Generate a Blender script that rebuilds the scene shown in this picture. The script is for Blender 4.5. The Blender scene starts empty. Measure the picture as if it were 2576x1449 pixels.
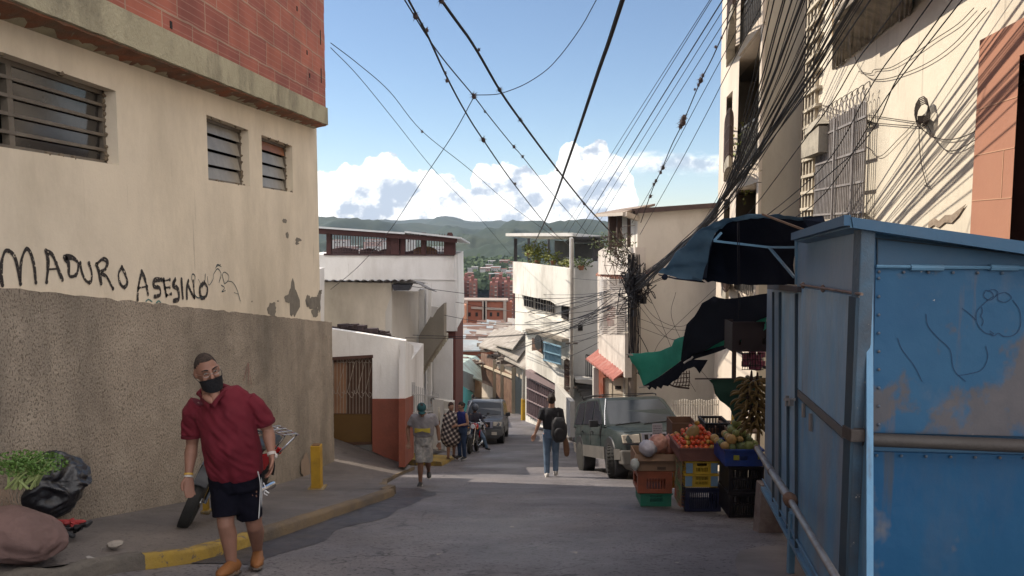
import bpy, math, random
from mathutils import Vector as V, Matrix, noise
random.seed(7)
def crump(q,k=0,a=.13,b=.06,f=2.2):
    w=q+V((noise.noise(q*1.7+V((k,1,0))),noise.noise(q*1.7+V((5,k,2))),noise.noise(q*1.7+V((9,2,k)))))*.45
    return q*(1+.13*noise.noise(q*1.3+V((k,0,0)))-a*abs(noise.noise(w*f))-b*abs(noise.noise(w*f*2.3+V((3,k,1)))))
R=math.radians
C=bpy.data.collections.new('scene'); bpy.context.scene.collection.children.link(C)
F=1874.0; SP=math.sin(R(4.7)); CP=math.cos(R(4.7))
def ray(x,y):
    a=(x-1288)/F; b=(724.5-y)/F
    return V((a,CP+b*SP,-SP+b*CP))
def W(x,y,d): return ray(x,y)*d
ZP=[(-60,-1.2),(-4,-1.45),(0,-1.5),(2,-1.72),(5,-2.52),(20,-6.57),(30,-8.85),(45,-11.45),(52,-13.4),(60,-15.2),(80,-17.8),(110,-21.5),(200,-45),(400,-76),(900,-92),(9000,-92)]
def zr(y):
    if y<=ZP[0][0]: return ZP[0][1]
    for (a,za),(b,zb) in zip(ZP,ZP[1:]):
        if y<=b: return za+(zb-za)*(y-a)/(b-a)
    return ZP[-1][1]
def G(x,y,off=0.0):
    r=ray(x,y); lo=.5; hi=200
    for _ in range(50):
        m=(lo+hi)/2
        if r.z*m>zr(r.y*m)+off: lo=m
        else: hi=m
    return r*lo
class Pl:
    # vertical plane through two (pixel x at the horizon, depth) points; callable (x,y)->point
    def __init__(s,xa,da,xb,db):
        s.a=W(xa,570,da); s.b=W(xb,570,db); d=s.b-s.a; d.z=0; s.u=d.normalized()
        s.n=V((s.u.y,-s.u.x,0))
        if s.n.dot(s.a)>0: s.n=-s.n     # towards camera
        s.n0=s.n.copy()
    def __call__(s,x,y,off=0):
        r=ray(x,y); p0=s.a+s.n*off
        return r*(s.n.dot(p0)/s.n.dot(r))
    def at(s,x,z,off=0):   # pixel column at horizon, height z
        p=s(x,570,off); return V((p.x,p.y,z))
# ---------- materials
MT={}
def rgb(c): return (c[0],c[1],c[2],1)
def M(name,c=(.5,.5,.5),c2=None,s=3.0,r=.8,bump=.15,bs=30,dirt=None,ds=.6,da=.5,metal=0,streak=1.0,chips=None,cs=6,ct=.62,spec=.28,det=6,r2=None,patch=None,ps=1.2,pt=.55,trans=0,crack=0,rust=None,rt=.6,dent=0,tl=0,speck=None,spt=.58,sps=30):
    if name in MT: return MT[name]
    m=bpy.data.materials.new(name); m.use_nodes=True; nt=m.node_tree; N=nt.nodes; L=nt.links
    b=N['Principled BSDF']; tc=N.new('ShaderNodeTexCoord')
    def nz(sc,zs=1.0,d=det,ro=.6,w=0):
        mp=N.new('ShaderNodeMapping'); mp.inputs['Scale'].default_value=(1,1,zs); mp.inputs['Location'].default_value=(w*3.1,w*1.7,w)
        L.new(tc.outputs['Object'],mp.inputs[0])
        n=N.new('ShaderNodeTexNoise'); n.inputs['Scale'].default_value=sc; n.inputs['Detail'].default_value=d; n.inputs['Roughness'].default_value=ro
        L.new(mp.outputs[0],n.inputs['Vector']); return n.outputs['Fac']
    def rng(o,a,bb,f=0.,t=1.):
        q=N.new('ShaderNodeMapRange'); q.inputs[1].default_value=a; q.inputs[2].default_value=bb; q.inputs[3].default_value=f; q.inputs[4].default_value=t
        L.new(o,q.inputs[0]); return q.outputs[0]
    def mix(fac,A,B):
        q=N.new('ShaderNodeMix'); q.data_type='RGBA'
        if isinstance(fac,float): q.inputs[0].default_value=fac
        else: L.new(fac,q.inputs[0])
        for i,z in ((6,A),(7,B)):
            if isinstance(z,tuple): q.inputs[i].default_value=rgb(z)
            else: L.new(z,q.inputs[i])
        return q.outputs[2]
    c=tuple(c)
    if c2 is None: c2=tuple(k*.8 for k in c)
    col=mix(rng(nz(s),.3,.7),c,tuple(c2))
    if patch: col=mix(rng(nz(ps,.8,5,.65,5),pt,pt+.07,0,.92),col,tuple(patch))
    if dirt: col=mix(rng(nz(ds,streak,8,.7,2),.45,.75,0,da),col,tuple(dirt))
    if chips: col=mix(rng(nz(cs,1,8,.75,9),ct,ct+.02),col,tuple(chips))
    if speck: col=mix(rng(nz(sps,.7,3,.5,11),spt,spt+.05,0,.85),col,tuple(speck))
    if rust: col=mix(rng(nz(9,.07,5,.6,13),rt,rt+.12,0,.8),col,tuple(rust))
    if crack:
        vo=N.new('ShaderNodeTexVoronoi'); vo.feature='DISTANCE_TO_EDGE'; vo.inputs['Scale'].default_value=crack
        mp=N.new('ShaderNodeMapping'); L.new(tc.outputs['Object'],mp.inputs[0]); ad=N.new('ShaderNodeVectorMath'); ad.operation='MULTIPLY_ADD'; wn=N.new('ShaderNodeTexNoise'); wn.inputs['Scale'].default_value=crack*3; wn.inputs['Detail'].default_value=6; L.new(tc.outputs['Object'],wn.inputs['Vector'])
        L.new(wn.outputs['Color'],ad.inputs[0]); ad.inputs[1].default_value=(.5/crack,)*3; L.new(mp.outputs[0],ad.inputs[2]); L.new(ad.outputs[0],vo.inputs['Vector'])
        cm_=N.new('ShaderNodeMath'); cm_.operation='MULTIPLY'; L.new(rng(vo.outputs['Distance'],.002*crack**0,.004+.010*min(1,crack),1,0),cm_.inputs[0]); L.new(rng(nz(crack*1.5,1,3,.5,15),.48,.56),cm_.inputs[1]); col=mix(cm_.outputs[0],col,tuple(k*.3 for k in c))
    L.new(col,b.inputs['Base Color'])
    b.inputs['Roughness'].default_value=r; b.inputs['Metallic'].default_value=metal
    b.inputs['Specular IOR Level'].default_value=spec
    if r2 is not None: L.new(rng(nz(ds*1.3,1,5,.6,4),.4,.62,r,r2),b.inputs['Roughness'])
    if trans: b.inputs['Transmission Weight'].default_value=trans
    if bump:
        bp=N.new('ShaderNodeBump'); bp.inputs['Strength'].default_value=bump; bp.inputs['Distance'].default_value=.02
        L.new(nz(bs,1,8,.65),bp.inputs['Height']); L.new(bp.outputs[0],b.inputs['Normal'])
        if dent:
            b2=N.new('ShaderNodeBump'); b2.inputs['Strength'].default_value=dent; b2.inputs['Distance'].default_value=.08; L.new(nz(2.2,.7,3,.5,17),b2.inputs['Height']); L.new(b2.outputs[0],bp.inputs['Normal'])
    if tl:
        o=N['Material Output']; ms=N.new('ShaderNodeMixShader'); ms.inputs[0].default_value=tl; t_=N.new('ShaderNodeBsdfTranslucent'); L.new(col,t_.inputs['Color']); L.new(b.outputs[0],ms.inputs[1]); L.new(t_.outputs[0],ms.inputs[2]); L.new(ms.outputs[0],o.inputs['Surface'])
    MT[name]=m; m['x']=0
    return m
# ---------- mesh builder
class MB:
    def __init__(s): s.v=[]; s.f=[]
    def add(s,vs,fs):
        o=len(s.v); s.v+= [V(p) for p in vs]; s.f+=[tuple(i+o for i in f) for f in fs]; return s
    def hexa(s,p):
        return s.add(p,[(0,3,2,1),(4,5,6,7),(0,1,5,4),(1,2,6,5),(2,3,7,6),(3,0,4,7)])
    def box(s,c,sz,rz=0,M4=None):
        x,y,z=[k/2 for k in sz]; ps=[V(q) for q in((-x,-y,-z),(x,-y,-z),(x,y,-z),(-x,y,-z),(-x,-y,z),(x,-y,z),(x,y,z),(-x,y,z))]
        if rz: ps=[Matrix.Rotation(rz,3,'Z')@q for q in ps]
        ps=[q+V(c) for q in ps]
        if M4: ps=[M4@q for q in ps]
        return s.hexa(ps)
    def bx(s,a,b):
        a=V(a);b=V(b); return s.box((a+b)/2,[abs(k) for k in (b-a)])
    def ext(s,pts,vec):
        n=len(pts); pts=[V(p) for p in pts]; v=V(vec)
        return s.add(pts+[p+v for p in pts],[tuple(range(n)),tuple(range(2*n-1,n-1,-1))]+[(i,i+n,(i+1)%n+n,(i+1)%n) for i in range(n)])
    def pp(s,pl,px,th,off=0,wob=0):
        pts=[pl(x+random.uniform(-wob,wob),y+random.uniform(-wob,wob),off) for x,y in px]
        return s.ext(pts,-pl.n*th)
    def bar(s,a,b,w,h=None):
        a=V(a);b=V(b);d=(b-a)
        if d.length<1e-6: return s
        d.normalize(); h=h or w
        up=V((0,0,1)) if abs(d.z)<.95 else V((1,0,0))
        x=d.cross(up).normalized()*w/2; y=x.cross(d).normalized()*h/2
        return s.hexa([a-x-y,a+x-y,a+x+y,a-x+y,b-x-y,b+x-y,b+x+y,b-x+y])
    def loft(s,pts,rad,n=10,side=None,cap=True):
        pts=[V(p) for p in pts]; rad=[(q,q) if not isinstance(q,(tuple,list)) else q for q in rad]
        k=len(pts); rings=[]; 
        T=[]
        for i in range(k):
            t=(pts[min(i+1,k-1)]-pts[max(i-1,0)]); T.append(t.normalized() if t.length>1e-7 else V((0,0,1)))
        sd=V(side) if side is not None else (V((1,0,0)) if abs(T[0].x)<.8 else V((0,1,0)))
        P=list(zip(pts,T,rad))
        if cap:
            a=P[0]; z=P[-1]; 
            r0=min(a[2]);r1=min(z[2])
            P=[(a[0]-a[1]*r0*.85,a[1],(a[2][0]*.45,a[2][1]*.45)),(a[0]-a[1]*r0*.5,a[1],(a[2][0]*.8,a[2][1]*.8))]+P+[(z[0]+z[1]*r1*.5,z[1],(z[2][0]*.8,z[2][1]*.8)),(z[0]+z[1]*r1*.85,z[1],(z[2][0]*.45,z[2][1]*.45))]
        vs=[]
        for p,t,(ra,rb) in P:
            x=(sd-t*sd.dot(t))
            if x.length<.05: x=t.orthogonal()
            x.normalize(); y=t.cross(x); sd=x if side is None else sd
            for j in range(n):
                a=2*math.pi*j/n; vs.append(p+x*ra*math.cos(a)+y*rb*math.sin(a))
        m=len(P); fs=[]
        for i in range(m-1):
            for j in range(n):
                fs.append((i*n+j,i*n+(j+1)%n,(i+1)*n+(j+1)%n,(i+1)*n+j))
        fs.append(tuple(range(n-1,-1,-1))); fs.append(tuple(range((m-1)*n,m*n)))
        return s.add(vs,fs)
    def tube(s,pts,r,n=6): return s.loft(pts,[r]*len(pts),n,cap=False)
    def ell(s,c,r,M3=None,nu=14,nv=9,fn=None):
        c=V(c); r=r if isinstance(r,(tuple,list)) else (r,r,r); vs=[];fs=[]
        for i in range(1,nv):
            th=math.pi*i/nv
            for j in range(nu):
                ph=2*math.pi*j/nu; q=V((math.sin(th)*math.cos(ph),math.sin(th)*math.sin(ph),math.cos(th)))
                if fn: q=fn(q)
                vs.append(V((q.x*r[0],q.y*r[1],q.z*r[2])))
        vs+=[V((0,0,r[2])),V((0,0,-r[2]))]; a=len(vs)-2
        if M3: vs=[M3@q for q in vs]
        vs=[q+c for q in vs]
        for i in range(nv-2):
            for j in range(nu): fs.append((i*nu+j,(i+1)*nu+j,(i+1)*nu+(j+1)%nu,i*nu+(j+1)%nu))
        for j in range(nu): fs.append((a,j,(j+1)%nu)); fs.append((a+1,(nv-2)*nu+(j+1)%nu,(nv-2)*nu+j))
        return s.add(vs,fs)
    def lathe(s,c,ax,prof,n=20):
        c=V(c);ax=V(ax).normalized(); x=ax.orthogonal().normalized(); y=ax.cross(x); vs=[];fs=[]
        for h,r in prof:
            for j in range(n):
                a=2*math.pi*j/n; vs.append(c+ax*h+(x*math.cos(a)+y*math.sin(a))*r)
        k=len(prof)
        for i in range(k-1):
            for j in range(n): fs.append((i*n+j,i*n+(j+1)%n,(i+1)*n+(j+1)%n,(i+1)*n+j))
        fs.append(tuple(range(n-1,-1,-1))); fs.append(tuple(range((k-1)*n,k*n)))
        return s.add(vs,fs)
    def grid(s,fn,nu,nv,th=None):
        vs=[fn(i/nu,j/nv) for i in range(nu+1) for j in range(nv+1)]; q=lambda i,j:i*(nv+1)+j
        fs=[(q(i,j),q(i+1,j),q(i+1,j+1),q(i,j+1)) for i in range(nu) for j in range(nv)]
        if th is None: return s.add(vs,fs)
        n=len(vs); t=V(th); vs2=[p+t for p in vs]
        fs2=[tuple(k+n for k in reversed(f)) for f in fs]
        ed=[q(i,0) for i in range(nu+1)]+[q(nu,j) for j in range(1,nv+1)]+[q(i,nv) for i in range(nu-1,-1,-1)]+[q(0,j) for j in range(nv-1,0,-1)]
        m=len(ed); fs3=[(ed[k],ed[k]+n,ed[(k+1)%m]+n,ed[(k+1)%m]) for k in range(m)]
        return s.add(vs+vs2,fs+fs2+fs3)
    def wall(s,pt,u0,u1,v0,v1,holes,th,rev=None):
        # pt(u,v,depth) -> point; depth 0 front. holes (ua,ub,va,vb)
        us=sorted({u0,u1}|{h[0] for h in holes}|{h[1] for h in holes}); vs=sorted({v0,v1}|{h[2] for h in holes}|{h[3] for h in holes})
        inh=lambda a,b:any(h[0]<=a<=h[1] and h[2]<=b<=h[3] for h in holes)
        for a,b in zip(us,us[1:]):
            for c,d in zip(vs,vs[1:]):
                if inh((a+b)/2,(c+d)/2): continue
                s.add([pt(a,c,0),pt(b,c,0),pt(b,d,0),pt(a,d,0)],[(0,1,2,3)])
                s.add([pt(a,c,th),pt(b,c,th),pt(b,d,th),pt(a,d,th)],[(3,2,1,0)])
        for h in list(holes)+[(u0,u1,v0,v1)]:
            a,b,c,d=h; q=[(a,c),(b,c),(b,d),(a,d)]
            for i in range(4):
                A=q[i];B=q[(i+1)%4]; s.add([pt(*A,0),pt(*A,th),pt(*B,th),pt(*B,0)],[(0,1,2,3)])
        return s
def mesh_of(mb,name,org=V((0,0,0))):
    me=bpy.data.meshes.new(name); me.from_pydata([tuple(p-org) for p in mb.v],[],mb.f); me.validate(); me.update()
    return me
def fixn(me):
    import bmesh
    b=bmesh.new(); b.from_mesh(me); bmesh.ops.remove_doubles(b,verts=b.verts,dist=1e-5); bmesh.ops.recalc_face_normals(b,faces=b.faces); b.to_mesh(me); b.free()
def shade(me,ang=40):
    for p in me.polygons: p.use_smooth=True
    try: me.set_sharp_from_angle(angle=R(ang))
    except Exception: pass
def thing(name,label,cat,loc,group=None):
    o=bpy.data.objects.new(name,None); C.objects.link(o); o.location=V(loc); o.empty_display_size=.2
    o['label']=label; o['category']=cat
    if group: o['group']=group
    return o
def worg(p):
    o=V((0,0,0))
    while p is not None: o+=p.location; p=p.parent
    return o
def part(T,name,mb,mat,label=None,smooth=40,fix=True,bev=0):
    assert mb.v,(T.name,name)
    o0=worg(T); me=mesh_of(mb,name,o0)
    if fix: fixn(me)
    if smooth: shade(me,smooth)
    o=bpy.data.objects.new(name,me); C.objects.link(o); o.parent=T
    if mat: me.materials.append(mat)
    if label: o['label']=label
    if bev:
        b=o.modifiers.new('b','BEVEL'); b.width=bev; b.segments=2; b.limit_method='ANGLE'
    return o
def solo(name,label,cat,mb,mat,group=None,loc=None,**k):
    if loc is None:
        n=len(mb.v); c=sum(mb.v,V((0,0,0)))/n; loc=V((c.x,c.y,min(p.z for p in mb.v)))
    me=mesh_of(mb,name,V(loc)); fixn(me); shade(me,k.get('smooth',40))
    o=bpy.data.objects.new(name,me); C.objects.link(o); o.location=V(loc); me.materials.append(mat)
    o['label']=label; o['category']=cat
    if group: o['group']=group
    if k.get('bev'):
        b=o.modifiers.new('b','BEVEL'); b.width=k['bev']; b.segments=2; b.limit_method='ANGLE'
    return o
def struct(name,mb,mat,kind='structure',smooth=None):
    me=mesh_of(mb,name); fixn(me); me.materials.append(mat)
    if smooth: shade(me,smooth)
    o=bpy.data.objects.new(name,me); C.objects.link(o); o['kind']=kind; return o
def remesh(mb,vox,sm=4,fac=.5):
    me=mesh_of(mb,'tmp'); o=bpy.data.objects.new('tmp',me); bpy.context.scene.collection.objects.link(o)
    r=o.modifiers.new('r','REMESH'); r.mode='VOXEL'; r.voxel_size=vox
    if sm: q=o.modifiers.new('s','SMOOTH'); q.iterations=sm; q.factor=fac
    dg=bpy.context.evaluated_depsgraph_get(); dg.update(); ev=o.evaluated_get(dg); nm=bpy.data.meshes.new_from_object(ev)
    out=MB(); out.v=[v.co.copy() for v in nm.vertices]; out.f=[tuple(p.vertices) for p in nm.polygons]
    bpy.data.objects.remove(o); return out
def copytree(T,loc,rz=None,label=None):
    def cp(o,par):
        c=o.copy(); C.objects.link(c); c.parent=par
        for ch in list(o.children): cp(ch,c)
        return c
    c=cp(T,None); c.location=V(loc)
    if rz is not None: c.rotation_euler=(0,0,rz)
    if label: c['label']=label
    return c
def sp(pts,n=8):
    # catmull-rom through pts
    pts=[V(p) for p in pts]; P=[pts[0]*2-pts[1]]+pts+[pts[-1]*2-pts[-2]]; out=[]
    for i in range(1,len(P)-2):
        a,b,c,d=P[i-1:i+3]
        for k in range(n):
            t=k/n; out.append(.5*((2*b)+(c-a)*t+(2*a-5*b+4*c-d)*t*t+(3*b-a-3*c+d)*t**3))
    return out+[pts[-1]]
SUNTOP=7.0
SUNEL=42.5; SUNX=-.935; SUNY=.355; EXPO=0.84; HAZE=4.6e-5
# ---------- palette
cream=M('cream_render',(.72,.63,.50),(.64,.56,.45),1.1,.9,.25,14,(.30,.25,.18),.5,.55,streak=.5,rust=(.33,.27,.20),rt=.66)
rough_m=M('rough_render',(.41,.345,.275),(.30,.25,.20),1.6,.95,1.0,38,(.10,.09,.075),.5,.9,streak=.4,speck=(.13,.105,.08),spt=.55,sps=62)
conc=M('concrete',(.42,.39,.31),(.33,.31,.25),3,.92,.5,20,(.14,.12,.10),1.3,.8)
white_r=M('white_render',(.75,.74,.73),(.68,.67,.66),1.2,.9,.3,16,(.32,.29,.26),.6,.55,streak=.3,rust=(.38,.35,.31),rt=.64)
grey_r=M('grey_render',(.56,.54,.50),(.50,.48,.445),1.0,.92,.35,14,(.26,.24,.21),.5,.5,streak=.3,rust=(.33,.31,.28),rt=.63)
pale_r=M('pale_facade',(.66,.60,.49),(.58,.52,.42),.9,.9,.35,10,(.26,.235,.20),.45,.75,streak=.25,rust=(.33,.29,.24),rt=.62)
balc_r=M('balcony_white',(.76,.73,.67),(.68,.65,.59),1.2,.9,.3,14,(.27,.24,.20),.9,.75,streak=.3,rust=(.30,.25,.20),rt=.60)
orange_r=M('orange_tiles',(.38,.185,.12),(.34,.165,.11),1.5,.75,.1,20,(.4,.22,.14),.8,.4)
redp=M('red_brown_paint',(.27,.085,.055),(.22,.07,.045),2,.85,.4,18,(.12,.06,.05),.8,.5)
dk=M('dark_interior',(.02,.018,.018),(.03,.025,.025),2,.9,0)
blackp=M('black_plastic',(.02,.02,.022),(.03,.03,.033),6,.45,.1,30)
steel=M('galvanised_steel',(.33,.33,.33),(.22,.2,.19),9,.5,.2,40,(.16,.09,.06),2,.6,metal=.6)
chrome=M('chrome',(.6,.6,.62),(.5,.5,.5),9,.2,0,metal=1)
brownm=M('brown_metal',(.085,.045,.035),(.06,.03,.025),5,.6,.1)
glass=M('window_glass',(.03,.035,.04),(.05,.055,.06),2,.12,.05,3,spec=.8)
frost=M('frosted_glass',(.30,.28,.24),(.22,.2,.17),4,.35,.1,10,(.12,.11,.1),1.5,.7)
cablem=M('cable_rubber',(.012,.013,.018),(.02,.02,.025),3,.6,0)
yellow=M('yellow_paint',(.50,.30,.03),(.42,.24,.03),5,.6,.25,25,(.12,.08,.03),2.5,.75)
rubber=M('tyre_rubber',(.022,.022,.022),(.035,.033,.03),10,.85,.5,60)
bluep=M('blue_kiosk_paint',(.022,.085,.175),(.034,.115,.21),1.3,.55,.22,5,(.17,.15,.15),.75,.9,patch=(.10,.092,.095),ps=2.4,pt=.50,rust=(.13,.10,.09),rt=.62,dent=.35,chips=(.5,.48,.44),cs=7,ct=.67,streak=.8,r2=.6)
bluel=M('pale_blue_metal',(.13,.31,.50),(.19,.37,.55),1.8,.38,.3,6,(.24,.215,.20),1.1,.7,chips=(.17,.13,.12),cs=3,ct=.68,streak=.12,r2=.55,rust=(.15,.10,.075),rt=.60,dent=.5)
bluet=M('blue_trim_paint',(.10,.22,.34),(.13,.26,.38),3,.45,.2,14,(.12,.13,.15),2,.6,chips=(.42,.38,.34),cs=14,ct=.69)
bluef=M('blue_fascia',(.042,.105,.185),(.052,.125,.21),2,.6,.15,8,(.10,.13,.17),1.2,.5)
foliage=M('leaf_green',(.07,.10,.025),(.13,.14,.03),4,.6,0)
# road
def asphalt():
    m=M('asphalt',(.175,.162,.17),(.10,.093,.10),1.0,.75,.7,45,(.19,.17,.16),.35,.8,r2=.40,chips=(.22,.21,.2),cs=30,ct=.70,crack=.55,speck=(.045,.04,.042),spt=.58,sps=26,patch=(.10,.092,.097),ps=.45,pt=.56)
    return m
asph=asphalt()
def edgeL(y): # left road edge X
    P=[(-60,-3.6),(4,-3.5),(5.6,-3.2),(5.9,-2.65),(6.6,-2.5),(8.9,-2.25),(12,-1.9),(12.6,-2.1),(14,-2.6),(18,-2.5),(30,-2.4),(45,-3.4),(60,-9),(100,-20)]
    for (a,p),(b,q) in zip(P,P[1:]):
        if y<=b: return p+(q-p)*(y-a)/(b-a)
    return P[-1][1]
def edgeR(y):
    P=[(-60,4.4),(14,5.2),(20,4.2),(30,3.0),(45,.6),(60,-4),(100,-14)]
    for (a,p),(b,q) in zip(P,P[1:]):
        if y<=b: return p+(q-p)*(y-a)/(b-a)
    return P[-1][1]
ys=[-60,-30,-10,-4]+[k*.5 for k in range(-6,120)]+[60+2*k for k in range(21)]
mb=MB()
def rd(i,j):
    pass
vs=[];fs=[];nj=16
for y in ys:
    a=edgeL(y)-1.6; b=edgeR(y)+.6
    for j in range(nj+1):
        x=a+(b-a)*j/nj
        vs.append(V((x,y,zr(y)+.02*noise.noise(V((x*.6,y*.5,0))))))
for i in range(len(ys)-1):
    for j in range(nj):
        k=i*(nj+1)+j; fs.append((k,k+1,k+nj+2,k+nj+1))
mb.add(vs,fs); struct('road',mb,asph,smooth=60)
# terrain sheet far beyond; drops into the valley, reaches the horizon
mb=MB(); vs=[];fs=[]
yy=[-80,-40,-10,0,5,10,20,30,45,52,60,70,85,100,140,200,300,400,600,900,1400,2200,3500,5500,9000]
xx=[-5000,-2500,-1200,-600,-300,-150,-80,-40,-20,-10,-5,-2,0,2,5,10,20,40,80,150,300,600,1200,2500,5000]
for y in yy:
    for x in xx:
        z=zr(y)-.12-(.3 if y>45 else 0)
        vs.append(V((x,y,z+ (6*noise.noise(V((x/150,y/150,3))) if y>150 else 0))))
n=len(xx)
for i in range(len(yy)-1):
    for j in range(n-1):
        k=i*n+j; fs.append((k,k+1,k+n+1,k+n))
mb.add(vs,fs); struct('ground',mb,M('ground_earth',(.10,.10,.06),(.07,.085,.04),.02,.95,0,dirt=(.16,.12,.09),ds=.01))
# sidewalk left
pave=M('worn_pavement',(.15,.128,.115),(.11,.095,.088),1.2,.65,.5,40,(.06,.055,.055),.55,.85,r2=.42,crack=.9,speck=(.05,.045,.04),spt=.6)
kerbm=M('kerb_painted',(.36,.235,.04),(.25,.17,.05),3,.75,.8,25,(.08,.065,.05),1.6,.95,chips=(.13,.10,.075),cs=7,ct=.56)
kerbc=M('kerb_concrete',(.17,.145,.12),(.10,.09,.08),3,.85,1,25,(.06,.055,.05),2,.7)
WX=-4.1
K=[(3.0,-3.75),(4.6,-3.6),(5.25,-3.28),(5.6,-3.0),(5.95,-2.62),(6.5,-2.47),(7.2,-2.38),(8.0,-2.3),(8.9,-2.2),(10,-2.06),(11,-1.95),(11.7,-1.9)]
def kz(y): return zr(y)+.115
def wz(y): # pavement height at the wall
    return zr(y)+.125+max(0,min(.2,(12-y)*.03))
mb=MB(); vs=[];fs=[]
S=[]
for (a,xa),(b,xb) in zip(K,K[1:]):
    for k in range(4):
        t=k/4; S.append((a+(b-a)*t,xa+(xb-xa)*t))
S.append(K[-1]); nj=8
for (y,x) in S:
    for j in range(nj+1):
        t=j/nj; q=x-.12+(WX-.3-(x-.12))*t
        vs.append(V((q,y,kz(y)*(1-t)+wz(y)*t+.012*noise.noise(V((q*2,y*2,0))))))
for i in range(len(S)-1):
    for j in range(nj): k=i*(nj+1)+j; fs.append((k,k+1,k+nj+2,k+nj+1))
mb.add(vs,fs)
# behind the kerb's end: ramp and apron up to the houses
ap=[[V((-2.0,11.7,kz(11.7))),V((WX-.3,11.7,wz(11.7)))],[V((-1.95,12.1,zr(12.1)+.14)),V((WX-.3,12.3,kz(12.3)))],[V((-2.25,13.0,zr(13)+.08)),V((WX-.3,13.6,kz(13.6)+.03))],[V((-2.5,14.5,zr(14.5)+.06)),V((WX-.3,15,kz(15)+.1))],[V((-2.55,16.5,zr(16.5)+.06)),V((WX-.6,16.8,zr(16.8)+.45))],[V((-2.5,18.6,zr(18.6)+.08)),V((-5,18.6,zr(18.6)+1.0))]]
for A,B in zip(ap,ap[1:]):
    for k in range(6):
        f=lambda P,t:P[0].lerp(P[1],t)
        mb.add([f(A,k/6),f(A,(k+1)/6),f(B,(k+1)/6),f(B,k/6)],[(0,1,2,3)])
struct('pavement',mb,pave,smooth=50)
def kerbseg(name,y0,y1,mat,rag=0):
    mb=MB(); i0=min(range(len(S)),key=lambda i:abs(S[i][0]-y0)); i1=min(range(len(S)),key=lambda i:abs(S[i][0]-y1)); L=S[i0:i1+1]
    rows=[]
    for (y,x) in L:
        r=rag*noise.noise(V((y*6,1,2))); h=rag*noise.noise(V((y*5,7,2)))
        x+=r; z=kz(y)+.012+h
        rows.append([V((x,y,zr(y)-.15)),V((x-.0,y,z-.03)),V((x-.03,y,z)),V((x-.13,y,z+.003)),V((x-.14,y,z-.02))])
    vs=[p for r_ in rows for p in r_]; n=5
    fs=[(i*n+j,i*n+j+1,(i+1)*n+j+1,(i+1)*n+j) for i in range(len(rows)-1) for j in range(4)]
    mb.add(vs,fs); o=struct(name,mb,mat,smooth=50); return o
kerbseg('kerb',5.7,6.9,kerbm,.025); kerbseg('kerb_grey',6.9,11.8,M('kerb_dingy',(.20,.14,.075),(.12,.095,.075),2.2,.85,.9,25,(.06,.055,.05),1.2,.9),.014); kerbseg('kerb_worn',3.0,5.7,kerbc,.06)
mb=MB(); o_=[a[0] for a in ap]
for p,q in zip(o_,o_[1:]): mb.add([p+V((.01,0,.002)),q+V((.01,0,.002)),q+V((.03,0,-.35)),p+V((.03,0,-.35))],[(0,1,2,3)]); mb.add([p+V((.012,0,.006)),q+V((.012,0,.006)),q+V((-.13,0,.008)),p+V((-.13,0,.008))],[(0,1,2,3)])
struct('kerb_corner',mb,M('kerb_dingy'),smooth=50)
# low painted step further down where the people wait
mb=MB(); a=G(1020,1168); b=G(1118,1172); c=G(1135,1143)
mb.ext([V((a.x-1.2,a.y,zr(a.y)-.1)),V((a.x-1.2,a.y,zr(a.y)+.25)),V((b.x-.1,b.y,zr(a.y)+.22)),V((b.x,b.y,zr(a.y)-.1))],(.3,3.2,-.85))
struct('kerb_step',mb,kerbm)
# damp gutter along the kerb
mb=MB(); rows=[]; YS=[5.9+.25*i for i in range(30)]
for y in YS:
    e=edgeL(y); wd=.35+.35*noise.noise(V((y*.7,2,1)))+.25
    rows.append([V((e+.01,y,zr(y)+.02*noise.noise(V((e*.6,y*.5,0)))+.006)),V((e+wd*.5,y,zr(y)+.02*noise.noise(V(((e+wd*.5)*.6,y*.5,0)))+.006)),V((e+wd,y,zr(y)+.02*noise.noise(V(((e+wd)*.6,y*.5,0)))+.004))])
mb.add([p for r_ in rows for p in r_],[(i*3+j,i*3+j+1,i*3+j+4,i*3+j+3) for i in range(len(rows)-1) for j in (0,1)])
struct('damp_gutter',mb,M('wet_asphalt',(.055,.052,.06),(.035,.033,.038),2,.30,.5,40,r2=.5,ds=1.5),smooth=60)
# concrete patch and damp stains by the kiosk
mb=MB(); 
def patch(pts,off,name,mat):
    mb=MB(); P=sp([G(x,y,off) for x,y in pts]+[G(*pts[0],off)],5)[:-1]
    for p in P: p.z=zr(p.y)+off+.02*noise.noise(V((p.x*.6,p.y*.5,0)))
    c=sum(P,V((0,0,0)))/len(P); n=len(P)
    Q=[c.lerp(p,.5) for p in P]
    for q in P+Q+[c]: q.z=zr(q.y)+off+.02*noise.noise(V((q.x*.6,q.y*.5,0)))
    mb.add(P+Q+[c],[(i,(i+1)%n,n+(i+1)%n,n+i) for i in range(n)]+[(n+i,n+(i+1)%n,2*n) for i in range(n)])
    return struct(name,mb,mat,smooth=60)
patch([(1860,1385),(1920,1372),(2000,1372),(2050,1400),(2070,1450),(2060,1530),(1900,1500),(1850,1420)],.014,'pavement_slab',M('pale_slab',(.19,.17,.16),(.15,.135,.13),2,.8,.3,30,(.08,.07,.06),1,.8))
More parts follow.
